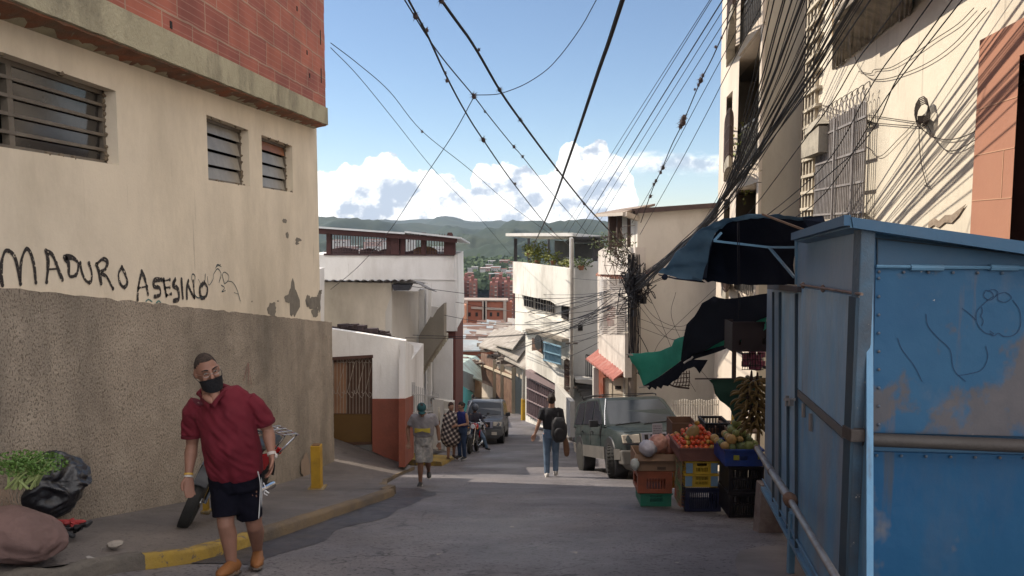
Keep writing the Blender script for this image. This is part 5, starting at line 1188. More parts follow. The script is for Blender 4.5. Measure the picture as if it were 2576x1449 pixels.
# cardboard box
card=M('cardboard',(.30,.185,.115),(.24,.15,.095),3,.85,.2,20,(.15,.1,.07),1.5,.6)
T3=crate('open cardboard box carrying bagged tomatoes on top of the left hand stack',1597,1702,1143,1185,10.35,.44,card,[],name='cardboard_box',cat='box',rim=False)
mb=MB(); mb.bx(T3[1]+V((.02,-.225,.02)),T3[1]+V((.14,-.219,.06))); part(T3[0],'printed_mark',mb,M('dark_print',(.08,.05,.04),(.1,.07,.05),9,.9,0),smooth=0)
mb=MB(); a=T3[1]; mb.ext([a+V((-T3[2]/2,-.215,T3[3])),a+V((T3[2]/2,-.215,T3[3])),a+V((T3[2]/2+.03,-.29,T3[3]-.07)),a+V((-T3[2]/2-.03,-.29,T3[3]-.07))],(0,0,.006)); part(T3[0],'flap',mb,card,smooth=0)
B1=crate('navy crate at the bottom of the middle stack, under the tomatoes',1722,1815,1226,1287,9.8,.42,navy,ribs(14,.1,.9,.12,.8))
Y1_=crate('yellow crate with pale blue corners, lower of the two in the middle stack',1722,1806,1192,1226,9.75,.42,yel,ribs(8,.32,.7,.2,.45)+ribs(8,.32,.7,.55,.8))
Y2_=crate('yellow crate with pale blue corners, upper of the two in the middle stack',1724,1806,1159,1193,9.75,.42,yel,[(.35,.66,.62,.85)]+ribs(8,.32,.7,.1,.5))
for t in (Y1_,Y2_):
    mb=MB(); c=t[1]; w=t[2]; h=t[3]
    for sx in (-1,1): mb.bx(c+V((sx*w*.485,-.222,h*.1)),c+V((sx*w*.28,-.212,h*.9)))
    part(t[0],'corner_plate',mb,M('pale_blue_plate',(.16,.26,.36),(.13,.21,.3),4,.5,.1),smooth=0)
TX=crate('shallow wooden tray heaped with tomatoes on top of the middle stack',1708,1822,1126,1160,9.7,.62,M('red_wood_tray',(.16,.07,.055),(.12,.055,.045),5,.8,.3),[],name='tomato_tray',cat='tray')
C1=crate('black slatted crate at the foot of the right hand stack, against the kiosk',1832,1922,1238,1302,9.2,.44,blk,ribs(12,.08,.92,.12,.5)+ribs(12,.08,.92,.56,.86))
C2=crate('black slatted crate in the right hand stack, under the blue one',1832,1922,1172,1239,9.2,.44,blk,ribs(12,.08,.92,.12,.5)+ribs(12,.08,.92,.56,.86))
C3=crate('bright blue crate full of melons on top of the right hand stack',1822,1920,1130,1173,9.15,.5,bluc,[(.4,.6,.35,.6)])
mb=MB(); c=C3[1]; mb.bx(c+V((-.13,-.262,.08)),c+V((-.06,-.254,.14))); mb.bx(c+V((.17,-.262,.09)),c+V((.19,-.254,.14))); part(C3[0],'yellow_mark',mb,M('yellow_print',(.25,.24,.04),(.2,.2,.04),4,.7,0),smooth=0)
crate('orange slatted crate standing behind the left and middle stacks',1684,1712,1180,1228,11.2,.4,mm_('bright_orange_crate',(.50,.20,.03)),ribs(3,.1,.9,.1,.4)+ribs(3,.1,.9,.55,.9))
crate('open brown box standing behind the bagged tomatoes',1688,1752,1062,1180,11.3,.4,M('brown_box',(.15,.08,.05),(.11,.06,.04),3,.85,.2),[],name='cardboard_box',cat='box',rim=False)
crate('black tray of dark roots behind the tomatoes',1772,1832,1062,1170,10.6,.4,blk,ribs(6,.1,.9,.75,.95),name='plastic_crate')
crate('brown fruit box behind the tomatoes with bread coloured melons',1750,1806,1075,1175,10.75,.3,M('brown_box'),[],name='cardboard_box',cat='box',rim=False)
# hessian / net wrap at the left of the middle stack
c=B1[1]; mb=MB()
for k in range(16):
    z=c.z+.06+k*.045; mb.tube(sp([V((c.x-.25,c.y-.2,z)),V((c.x-.30,c.y-.05,z-.02+.02*math.sin(k))),V((c.x-.27,c.y+.2,z+.02))],4),.006,4)
    mb.tube([V((c.x-.29,c.y-.2+.025*k,c.z+.05)),V((c.x-.28,c.y-.2+.025*k,c.z+.75))],.005,4)
solo('produce_net','red and green net sack hanging down the left side of the middle stack','net',mb,M('net_green',(.05,.18,.09),(.30,.06,.06),5,.7,0))
# tomatoes
rnd=random.Random(4)
def fruit_mesh(name,r,mat,sq=.85,n=(10,7),dim=.12,stem=None):
    mb=MB(); mb.ell((0,0,0),(r,r,r*sq),nu=n[0],nv=n[1],fn=lambda q:q*(1-dim*max(0,q.z-.6)*1.5)); me=mesh_of(mb,name); fixn(me); shade(me,80); me.materials.append(mat); return me
tmat=[M('tomato_red',(.50,.065,.025),(.38,.045,.02),8,.3,0),M('tomato_orange',(.60,.15,.035),(.50,.10,.03),8,.32,0),M('tomato_half_green',(.42,.18,.04),(.20,.20,.04),14,.35,0)]
tm=[fruit_mesh('tomato',.034,m) for m in tmat]; cal=M('calyx',(.05,.10,.03),None,4,.7,0)
cm=MB(); 
for k in range(5):
    a=k*1.256; cm.add([V((0,0,.027)),V((.012*math.cos(a-.25),.012*math.sin(a-.25),.03)),V((.024*math.cos(a),.024*math.sin(a),.026)),V((.012*math.cos(a+.25),.012*math.sin(a+.25),.03))],[(0,1,2,3)])
calme=mesh_of(cm,'calyx'); calme.materials.append(cal)
def heap(n,c,w,d,h,r,mk):
    k=0; lay=0; used=[]
    step=r*1.82
    while k<n and lay<12:
        t=1-lay*step*.8/h
        if t<=.12: break
        ww,dd_=w*t,d*t; nx=max(1,int(ww/step)); ny=max(1,int(dd_/step))
        for i in range(nx):
            for j in range(ny):
                if not(i==0 or i==nx-1 or j==0 or (lay*step*.8+step)/h>.75 or (j<=1)): continue
                if k>=n: break
                p=V(c)+V(((i+.5-nx/2)*step+rnd.uniform(-.3,.3)*r,(j+.5-ny/2)*step+rnd.uniform(-.3,.3)*r,lay*step*.8+rnd.uniform(-.2,.25)*r)); mk(p,k); k+=1
        lay+=1
    return k
G_T='tomatoes heaped on the wooden tray'
def mk_t(p,k):
    o=bpy.data.objects.new('tomato',tm[rnd.choices([0,1,2],[6,3,1])[0]]); C.objects.link(o); o.location=p; s=rnd.uniform(.85,1.12); o.scale=(s,s,s); o.rotation_euler=(rnd.uniform(-.9,.9),rnd.uniform(-.9,.9),rnd.random()*6)
    o['label']='ripe red orange tomato in the heap on the wooden tray'; o['category']='tomato'; o['group']=G_T
    c=bpy.data.objects.new('calyx',calme); C.objects.link(c); c.parent=o
c=TX[1]; heap(150,c+V((0,-.0,TX[3]-.005)),TX[2]*1.02,.62,.29,.034,mk_t)
# mixed melons and green fruit
gmat=[M('melon_green',(.16,.19,.06),(.11,.14,.04),9,.45,.1,30,(.26,.24,.12),3,.5),M('melon_tan',(.36,.21,.08),(.28,.17,.06),9,.5,.1,30,(.2,.2,.08),3,.5),M('melon_dark',(.07,.10,.04),(.10,.12,.05),9,.45,.1)]
gmm=[fruit_mesh('melon',.055,m,.95,(12,8),0) for m in gmat]
sm_=MB(); sm_.loft([V((0,0,.045)),V((.004,0,.072))],[.006,.004],6); stm=mesh_of(sm_,'stalk'); stm.materials.append(M('dry_stem'))
def mk_m(p,k):
    o=bpy.data.objects.new('melon',gmm[rnd.choices([0,1,2],[5,2,2])[0]]); C.objects.link(o); o.location=p; s=rnd.uniform(.75,1.2); o.scale=(s,s,s*rnd.uniform(.9,1.15)); o.rotation_euler=(rnd.uniform(-1.2,1.2),rnd.uniform(-1,1),rnd.random()*6)
    o['label']='small green and tan melon piled in the bright blue crate'; o['category']='melon'; o['group']='melons piled in the blue crate'
    c=bpy.data.objects.new('stalk',stm); C.objects.link(c); c.parent=o
c=C3[1]; heap(60,c+V((-.02,.02,C3[3]+.01)),C3[2]*1.1,.6,.33,.055,mk_m)
o=None
mb=MB(); mb.ell(W(1741,1092,9.9),(.085,.085,.13),Matrix.Rotation(.5,3,'Y')); solo('papaya','long brown green papaya leaning at the left of the tomato heap','papaya',mb,M('papaya_skin',(.22,.13,.05),(.15,.11,.04),8,.5,.1))
# plastic bags of tomatoes on the cardboard box
bagm=M('clear_plastic_bag',(.50,.40,.38),(.40,.27,.25),4,.22,.9,22,(.45,.15,.10),7,.6)
for k,(x,y,rx,rz_,lab) in enumerate([(1630,1128,.12,.11,'crumpled pale plastic bag with a label at the left of the cardboard box'),(1655,1116,.14,.13,'full plastic bag of tomatoes in the middle of the cardboard box'),(1683,1120,.11,.14,'plastic bag of tomatoes at the right edge of the cardboard box')]):
    mb=MB(); mb.ell(W(x,y,10.3+.1*k),(rx,.14,rz_),nu=26,nv=18,fn=lambda q,k=k:q*(1+.16*noise.noise(q*2.6+V((k,0,0)))+.05*noise.noise(q*9)))
    m=M('bag_%d'%k,[(.42,.40,.43),(.46,.26,.20),(.42,.20,.15)][k],[(.30,.28,.30),(.36,.14,.09),(.32,.11,.07)][k],7,.22,1.0,18)
    b=solo('plastic_bag',lab,'bag',mb,m,'bags of tomatoes on the cardboard box')
mb=MB(); mb.ell(W(1597,1168,10.25),(.06,.08,.08),nu=16,nv=10,fn=lambda q:q*(1+.25*noise.noise(q*3))); solo('plastic_bag','small white knotted bag hanging off the left of the cardboard box','bag',mb,M('white_bag',(.45,.47,.43),(.35,.37,.34),5,.3,.6))
# price sheet
T=thing('price_sheet','white paper price sheet standing among the tomato bags','notice',W(1652,1110,10.6)); q=Pl(1630,10.6,1680,10.6)
mb=MB(); mb.pp(q,[(1641,1066),(1666,1065),(1667,1110),(1641,1111)],.006); part(T,'paper',mb,M('paper_white',(.50,.48,.50),(.42,.40,.43),3,.8,.1),smooth=0)
mb=MB()
for k in range(6):
    x=1644; y=1071+k*6
    while x<1662: w=rnd.uniform(1.5,4); mb.pp(q,[(x,y),(x+w,y),(x+w,y+1.6),(x,y+1.6)],.001,off=.004); x+=w+1.3
part(T,'handwriting',mb,M('ink',(.12,.10,.12),None,4,.8,0),smooth=0)
# bananas
ban=M('dull_banana',(.15,.095,.03),(.085,.06,.02),9,.55,.1,30,(.05,.035,.015),5,.7)
bmb=MB(); P=[V((0,0,0)),V((.018,0,-.05)),V((.03,0,-.10)),V((.022,0,-.15)),V((.0,0,-.185))]; bmb.loft(sp(P,2),[.006,.011,.016,.018,.018,.017,.015,.011,.005],7); bme=mesh_of(bmb,'banana'); fixn(bme); shade(bme,80); bme.materials.append(ban)
for k,(x,y) in enumerate([(1890,955),(1905,960),(1880,990),(1905,995),(1888,1025),(1908,1028),(1893,1058),(1910,1060)]):
    p=W(x,y,8.55); T=thing('banana_bunch',['topmost left','topmost right','second row left','second row right','third row left','third row right','lowest left','lowest right'][k]+' hand of brown green bananas hanging beside the kiosk','bananas',p,'bananas hanging at the fruit stall')
    sm2=MB(); sm2.loft([p+V((0,0,.10)),p,p-V((0,0,.06))],[.01,.022,.016],8); part(T,'stem',sm2,M('dark_stall_post'))
    for j in range(16):
        o=bpy.data.objects.new('banana',bme); C.objects.link(o); o.parent=T; a=j*.785+(.4 if j>7 else 0); t=1.35 if j<8 else .95
        o.rotation_euler=(0,-t-rnd.uniform(0,.2),a); o.location=(.03*math.cos(a),.03*math.sin(a),-.01-(.05 if j>7 else 0)); s=rnd.uniform(.8,1.0); o.scale=(s,s,s*1.0)
# basket of pink packets
T=thing('hanging_basket','wire basket of pink and grey packets hanging above the bananas','basket',W(1895,935,8.4)); mb=MB()
for k in range(9):
    x=1867+k*6.5; mb.tube([W(x,886,8.35),W(x+1,922,8.35),W(x,930,8.5)],.004,4)
for y in (890,905,920,930): mb.tube([W(1866,y,8.35),W(1921,y,8.3)],.004,4)
part(T,'wire',mb,blackp)
mb=MB(); 
for k in range(16): mb.box(W(rnd.uniform(1872,1916),rnd.uniform(890,926),8.45),(.07,.05,.06),rz=rnd.random())
part(T,'pink_packet',mb,M('pink_packet',(.40,.08,.15),(.12,.1,.11),12,.5,.1),smooth=0)
T=thing('wire_basket','empty bent wire basket hanging under the torn green tarpaulin','basket',W(1712,975,9.6)); mb=MB()
for k in range(6):
    t=k/5; mb.tube(sp([W(1700+34*t,935-3*t,9.6),W(1698+36*t,958,9.55),W(1692+40*t,970+3*t,9.5)],4),.006,4)
for y in (940,950,961,970): mb.tube([W(1698,y+2,9.5),W(1736,y-1,9.5)],.006,4)
mb.tube(sp([W(1680,965,9.5),W(1700,973,9.5),W(1734,977,9.5)],4),.012,5); part(T,'wire',mb,M('rust_wire',(.07,.045,.035),(.05,.035,.03),4,.8,0))
# goods beyond the frame in the sun
mb=MB(); mb.ell(W(1852,1068,10.4),(.07,.1,.2),nu=14,nv=10); solo('yellow_sack','yellow sack standing behind the stall post','sack',mb,M('yellow_sack',(.62,.40,.05),(.5,.3,.04),4,.6,.2))
gl=fruit_mesh('garlic',.04,M('garlic_skin',(.60,.48,.34),(.5,.35,.22),8,.6,.1),.9)
for k in range(14):
    o=bpy.data.objects.new('onion',gl); C.objects.link(o); o.location=W(1866+rnd.uniform(0,30),1050+rnd.uniform(0,28),10.4+rnd.uniform(0,.2)); o['label']='pale onion in the pile behind the stall frame posts'; o['category']='onion'; o['group']='onions behind the stall frame'
T=thing('stall_table','low wooden table carrying onions behind the stall frame','table',W(1875,1150,10.4)); a=W(1872,1080,10.4); mb=MB(); mb.box((a.x,a.y+.2,a.z-.02),(.45,.6,.03)); part(T,'tabletop',mb,M('wood_stick'),smooth=0)
for sx in (-1,1): mb=MB(); mb.bar((a.x+sx*.2,a.y,a.z-.03),(a.x+sx*.2,a.y,zr(a.y)),.04); part(T,'leg',mb,M('wood_stick'),smooth=0)
# ---------- rubbish bags at lower left
bagb=M('black_bin_bag',(.010,.010,.013),(.016,.016,.02),5,.28,.8,9,spec=.55)
c=gp(115,1318); 
mb=MB(); mb.ell(c+V((-.13,.05,.33)),(.47,.40,.33),nu=160,nv=90,fn=lambda q:crump(V((q.x*(1+.16*max(0,q.x)*(1-abs(q.z))),q.y,q.z)),0,.24,.07,1.7))
solo('bin_bag','big crumpled black bin bag on the pavement under the celery','bag',mb,bagb,smooth=70)
c2=gp(30,1405)
mb=MB(); mb.ell(c2+V((-.06,.12,.12)),(.36,.3,.17),Matrix.Rotation(.25,3,'Y'),nu=120,nv=80,fn=lambda q:crump(q,4,.13,.04,1.4))
solo('brown_sack','slumped dusty brown sack at the lower left corner of the pavement','sack',mb,M('brown_sack_cloth',(.17,.105,.095),(.12,.078,.07),2,.9,1.0,5,(.08,.05,.045),3,.6,streak=.3,dent=.6),smooth=70)
c3=gp(150,1345); T=thing('shoe_bundle','bundle of red and black straps squashed under the bin bag','bundle',c3); mb=MB(); mk=MB()
for k in range(16):
    p=c3+V((rnd.uniform(-.17,.17),rnd.uniform(-.1,.1),rnd.uniform(.02,.08))); (mb if k%2 else mk).loft([p,p+V((rnd.uniform(-.08,.08),rnd.uniform(-.05,.05),rnd.uniform(0,.04))),p+V((rnd.uniform(-.13,.13),.02,.02))],[.02,.024,.014],7)
part(T,'red_strap',mb,M('red_strap',(.28,.03,.03),(.2,.02,.02),4,.6,.1)); part(T,'black_strap',mk,blackp)
# celery bunch
p=W(62,1182,5.75); T=thing('celery_bunch','leafy green celery bunch lying on the black bin bag','celery',p-V((0,0,.1)))
mb=MB()
for k in range(26):
    b=p+V((rnd.uniform(-.12,.08),rnd.uniform(-.06,.06),-.13)); e=p+V((rnd.uniform(-.2,.25),rnd.uniform(-.08,.1),rnd.uniform(-.0,.1))); mb.loft([b,b.lerp(e,.5)+V((0,-.02,.02)),e],[.012,.009,.005],5)
part(T,'stalk',mb,M('celery_stalk',(.35,.42,.18),(.28,.34,.13),5,.5,0))
mb=MB(); leaves(mb,p+V((.02,0,.05)),(.27,.14,.085),1500,.014,77); part(T,'leaf',mb,M('celery_leaf',(.055,.12,.022),(.11,.19,.045),9,.5,0),smooth=0,fix=False)
mb=MB()
for k in range(24): 
    b=p+V((rnd.uniform(-.18,0),-.05,-.13)); mb.tube(sp([b,b+V((rnd.uniform(-.04,.04),-.02,-.06)),b+V((rnd.uniform(-.07,.07),-.02,-.14))],3),.003,4)
part(T,'root',mb,M('pale_root',(.28,.2,.14),(.2,.14,.1),5,.8,0))
# a little litter
for k in range(10):
    x,y=[(640,1452),(1110,1400),(1440,1395),(1290,1330),(700,1400),(560,1436),(1700,1420),(1500,1300),(230,1420),(260,1395)][k]
    if k<8: g=G(x,y)
    else: g=gp(x,y-10)
    mb=MB(); mb.add([g+V((rnd.uniform(-.05,.05),rnd.uniform(-.03,.03),.012+rnd.uniform(0,.015))) for _ in range(4)],[(0,1,2,3)]); mb.ext(mb.v[:4],(0,0,.003)) if False else None
    solo('paper_scrap','small pale paper scrap trodden flat on the street','litter',mb,M('litter',(.32,.3,.28),(.2,.18,.17),6,.9,0),group='paper scraps on the street')
mb=MB(); g=gp(290,1378); mb.ell(g+V((0,0,.03)),(.06,.05,.03),nu=12,nv=8,fn=lambda q:q*(1+.3*noise.noise(q*2))); solo('broken_stone','pale chunk of broken kerb lying on the pavement edge','stone',mb,M('pale_stone',(.33,.29,.25),(.25,.22,.19),5,.95,.6))
# ---------- vehicles
def xf(loc,yaw=0,pitch=0,roll=0): return Matrix.Translation(V(loc))@Matrix.Rotation(yaw,4,'Z')@Matrix.Rotation(pitch,4,'X')@Matrix.Rotation(roll,4,'Y')
def tm_(mb,M4): mb.v=[M4@p for p in mb.v]; return mb
carglass=M('car_glass',(.012,.017,.025),(.02,.025,.032),1.5,.12,0,spec=.25)
lens=M('headlamp_lens',(.55,.50,.42),(.42,.37,.30),5,.15,.2,40)
def suv(label,loc,yaw,slope,paint,clad,group=None,sc_=1.0,steer=0,wr=.385,grille=True,tag='parked_suv'):
    A=xf(loc,yaw,-slope)@Matrix.Scale(sc_,4)
    T=thing(tag,label,'car',loc,group)
    # lower body as loft of rounded sections
    st=[(-2.30,.70,.50,.80),(-2.27,.80,.46,.93),(-2.15,.86,.42,.985),(-1.6,.89,.40,1.03),(-1.05,.90,.38,1.09),(-.6,.905,.36,1.12),(1.0,.905,.36,1.13),(1.9,.89,.40,1.13),(2.2,.84,.44,1.10),(2.29,.76,.5,1.0)]
    mb=MB(); vs=[];n=14
    for y,w,zb,zt in st:
        h=zt-zb
        sec=[(-w*.6,zb),(-w*.93,zb+.03*h),(-w*.99,zb+.22*h),(-w,zb+.5*h),(-w*.985,zb+.78*h),(-w*.93,zt-.02),(-w*.8,zt)]
        sec=sec+[(-a,b) for a,b in reversed(sec)]
        vs+=[V((a,y,b)) for a,b in sec]
    fs=[(i*n+j,i*n+(j+1)%n,(i+1)*n+(j+1)%n,(i+1)*n+j) for i in range(len(st)-1) for j in range(n)]+[tuple(range(n)),tuple(range(len(vs)-1,len(vs)-n-1,-1))]
    mb.add(vs,fs); part(T,'body',tm_(mb,A),paint,smooth=50)
    # cabin
    cab=[(-1.02,1.09,.84,.84),(-.62,1.42,.80,.75),(-.28,1.68,.745,.66),(-.1,1.735,.72,.64),(1.0,1.76,.72,.64),(1.95,1.72,.72,.63),(2.1,1.62,.75,.66),(2.27,1.09,.83,.8)]
    mb=MB(); vs=[]
    for y,z,w,wt in cab: vs+=[V((-.85,y,1.08)),V((-w-.01,y,z-.03)),V((-wt,y,z)),V((wt,y,z)),V((w+.01,y,z-.03)),V((.85,y,1.08))]
    n=6; mb.add(vs,[(i*n+j,i*n+(j+1)%n,(i+1)*n+(j+1)%n,(i+1)*n+j) for i in range(len(cab)-1) for j in range(n)]+[tuple(range(n)),tuple(range(len(vs)-1,len(vs)-n-1,-1))])
    part(T,'cabin',tm_(mb,A),paint,smooth=35)
    def q(name,P,mat,off,th=.01,lab=None):
        P=[V(p) for p in P]; nn=(P[1]-P[0]).cross(P[2]-P[0]).normalized(); 
        if nn.dot(V(off))<0: nn=-nn
        mb=MB(); mb.ext([p+nn*.008 for p in P],-nn*th); return part(T,name,tm_(mb,A),mat,lab,smooth=0)
    # windscreen with top corners
    q('windscreen',[(-.74,-.96,1.13),(.74,-.96,1.13),(.70,-.62,1.41),(.63,-.32,1.655),(-.63,-.32,1.655),(-.70,-.62,1.41)],carglass,(0,-1,1),.004)
    for s in (-1,1):
        for a in ([(-.74,1.14),(-.40,1.46),(-.02,1.66),(.18,1.68),(.18,1.14)],[(.26,1.14),(.26,1.68),(1.12,1.69),(1.12,1.14)],[(1.22,1.14),(1.22,1.68),(1.88,1.65),(2.1,1.22),(2.08,1.14)]):
            P=[]
            for y,z in a:
                t=(z-1.08)/.64; P.append((s*(.858-.135*t),y,z))
            q('side_window',P,carglass,(s,0,.2),.004)
        # cladding along the sills, door lines, handles
        mb=MB(); mb.ext([V((s*.895,-1.05,.40)),V((s*.895,1.0,.40)),V((s*.895,1.0,.66)),V((s*.895,-1.05,.66))],(s*.03,0,0)); mb.ext([V((s*.88,1.82,.44)),V((s*.85,2.2,.46)),V((s*.86,2.2,.70)),V((s*.885,1.82,.68))],(s*.03,0,0)); mb.ext([V((s*.872,-2.2,.44)),V((s*.892,-1.83,.42)),V((s*.892,-1.83,.64)),V((s*.862,-2.2,.64))],(s*.03,0,0))
        part(T,'cladding',tm_(mb,A),clad,smooth=0)
        mb=MB()
        for y in (-.72,.22,1.17): mb.bar((s*.915,y,.68),(s*.903,y,1.10),.008)
        mb.bar((s*.917,-1.05,.93),(s*.917,1.85,.93),.006)
        part(T,'door_seam',tm_(mb,A),blackp,smooth=0)
        for y in (.02,.98): mb=MB(); mb.box((s*.925,y,.98),(.025,.14,.035)); part(T,'door_handle',tm_(mb,A),blackp,smooth=0,bev=.005)
        # wheels
        for y in (-1.42,1.42):
            mb=MB(); mb.lathe((s*.62,y,.43),(s,0,0),[(0,.455),(.262,.455),(.285,.44)],26); part(T,'wheel_arch',tm_(mb,A),blackp,smooth=30)
            z0=wr-.03; B=Matrix.Translation((s*.79,y,z0))@Matrix.Rotation(steer if y<0 else 0,4,'Z')
            mb=MB(); w2=.13; prof=[(-w2,.22),(-w2,wr*.86),(-w2*.85,wr*.97),(-w2*.5,wr),(w2*.5,wr),(w2*.85,wr*.97),(w2,wr*.86),(w2,.24),(w2*.7,.22)]
            mb.lathe((0,0,0),(1,0,0),prof,32)
            for k in range(32):
                a=k*math.pi/16
                for xx in (-.085,.0,.085): 
                    c=V((xx,math.cos(a+xx*2)*(wr+.002),math.sin(a+xx*2)*(wr+.002))); mb.box((0,0,0),(.055,.035,.016),M4=Matrix.Translation(c)@Matrix.Rotation(a+xx*2-math.pi/2,4,'X'))
            wh=part(T,'wheel',tm_(mb,A@B),rubber,smooth=30)
            mb=MB(); o=s*w2*.55; mb.lathe((o,0,0),(s,0,0),[(0,.235),(.03,.235),(.035,.21),(.0,.19)],28); mb.lathe((o,0,0),(s,0,0),[(-.01,.07),(.04,.065),(.045,.03)],12)
            for k in range(5):
                a=k*2*math.pi/5; mb.bar((o+s*.015,.05*math.cos(a),.05*math.sin(a)),(o+s*.02,.2*math.cos(a),.2*math.sin(a)),.055,.02)
            part(wh,'rim',tm_(mb,A@B),M('dull_alloy',(.32,.31,.30),(.22,.2,.19),6,.35,.1,metal=.7))
        # head lamp, fog, mirror, rail
        mb=MB(); mb.ext([V((s*.50,-2.325,.76)),V((s*.83,-2.27,.76)),V((s*.85,-2.25,.92)),V((s*.50,-2.30,.93))],(0,.06,0)); hl=part(T,'headlight',tm_(mb,A),lens,smooth=0,bev=.012)
        mb=MB(); mb.bar((s*.48,-2.335,.745),(s*.86,-2.275,.745),.02); mb.bar((s*.475,-2.33,.75),(s*.475,-2.31,.94),.02); mb.bar((s*.66,-2.32,.765),(s*.66,-2.295,.92),.008); part(hl,'bezel',tm_(mb,A),chrome,smooth=0)
        mb=MB(); mb.box((s*1.02,-.62,1.16),(.20,.12,.15)); mb.bar((s*.86,-.62,1.12),(s*.95,-.62,1.14),.04); part(T,'mirror',tm_(mb,A),blackp,smooth=0,bev=.03)
        mb=MB(); mb.tube(sp([V((s*.63,-.1,1.75)),V((s*.63,.0,1.80)),V((s*.63,1.0,1.82)),V((s*.63,1.8,1.80)),V((s*.63,1.9,1.74))],4),.014,6); part(T,'roof_rail',tm_(mb,A),blackp)
        mb=MB(); mb.tube([V((s*.63,-.3,1.70)),V((s*.75,-.62,1.42)),V((s*.86,-.98,1.12))],.012,6); part(T,'pillar_trim',tm_(mb,A),chrome if s<0 else paint)
    for y in (.1,1.3): mb=MB(); mb.bar((-.63,y,1.81),(.63,y,1.81),.03,.02); part(T,'cross_bar',tm_(mb,A),blackp,smooth=0)
    mb=MB(); mb.ext([V((-.88,-2.36,.34)),V((.88,-2.36,.34)),V((.90,-2.34,.62)),V((-.90,-2.34,.62))],(0,.35,0)); mb.ext([V((-.7,-2.30,.22)),V((.7,-2.30,.22)),V((.82,-2.34,.345)),V((-.82,-2.34,.345))],(0,.4,0)); bp_=part(T,'front_bumper',tm_(mb,A),clad,smooth=0,bev=.03)
    mb=MB(); mb.box((-.33,-2.375,.45),(.3,.02,.1)); part(bp_,'blank_recess',tm_(mb,A),blackp,smooth=0)
    mb=MB(); mb.box((-.55,-2.372,.45),(.22,.02,.13)); mb.box((.55,-2.372,.45),(.22,.02,.13)); part(bp_,'fog_light',tm_(mb,A),lens,smooth=0,bev=.01)
    # grille
    mb=MB(); mb.ext([V((-.47,-2.35,.66)),V((.47,-2.35,.66)),V((.47,-2.315,.945)),V((-.47,-2.315,.945))],(0,.06,0)); g=part(T,'grille',tm_(mb,A),M('grille_frame',(.30,.30,.36),(.22,.22,.27),5,.3,0,metal=.5),smooth=0,bev=.01)
    for k in range(7 if grille else 3):
        mb=MB(); n_=7 if grille else 3; wd=.86/n_; x=-.43+wd*(k+.5); mb.ext([V((x-wd*.3,-2.354,.69)),V((x+wd*.3,-2.354,.69)),V((x+wd*.3,-2.322,.915)),V((x-wd*.3,-2.322,.915))],(0,-.004,0)); part(g,'grille_slot',tm_(mb,A),dk,smooth=0)
    mb=MB()
    for x0,x1 in ((-.62,-.05),(.02,.6)): mb.bar((x0,-.99,1.115),(x1,-.945,1.16),.022,.02); mb.bar((x0,-1.0,1.10),(x0+.1,-.97,1.13),.03)
    part(T,'wiper',tm_(mb,A),blackp,smooth=0)
    mb=MB(); mb.tube(sp([V((-.62,-2.2,.99)),V((-.55,-1.6,1.045)),V((-.52,-1.1,1.095))],4),.006,4); mb.tube(sp([V((.62,-2.2,.99)),V((.55,-1.6,1.045)),V((.52,-1.1,1.095))],4),.006,4); mb.bar((-.80,-2.262,.972),(.80,-2.262,.972),.012); part(T,'hood_crease',tm_(mb,A),paint)
    return T
p1=M('dusty_green_paint',(.008,.015,.0155),(.019,.027,.027),1.6,.42,.05,20,(.06,.06,.057),1.2,.45,metal=0,spec=.35,r2=.6)
clad1=M('tan_grey_cladding',(.10,.094,.087),(.07,.066,.062),2.5,.55,.15,20,(.14,.12,.11),2,.5)
fw=Y_=16.05
sl=math.atan(.27)
loc=V((2.86,17.15,0)); loc.z=zr(loc.y)
suv('dusty grey green off road estate parked facing uphill beside the fruit crates',loc,R(7.8),sl,p1,clad1,steer=R(-24),sc_=1.03)
p2=M('silver_grey_paint',(.11,.115,.125),(.08,.085,.095),1.5,.42,.05,metal=0,spec=.35)
loc=V((-1.12,31.2,0)); loc.z=zr(loc.y)
suv('silver grey jeep like car coming up the lane behind the waiting people',loc,R(-3),math.atan(.2),p2,M('dark_cladding',(.10,.10,.10),None,3,.6,.1),sc_=.95,grille=False,tag='distant_suv')
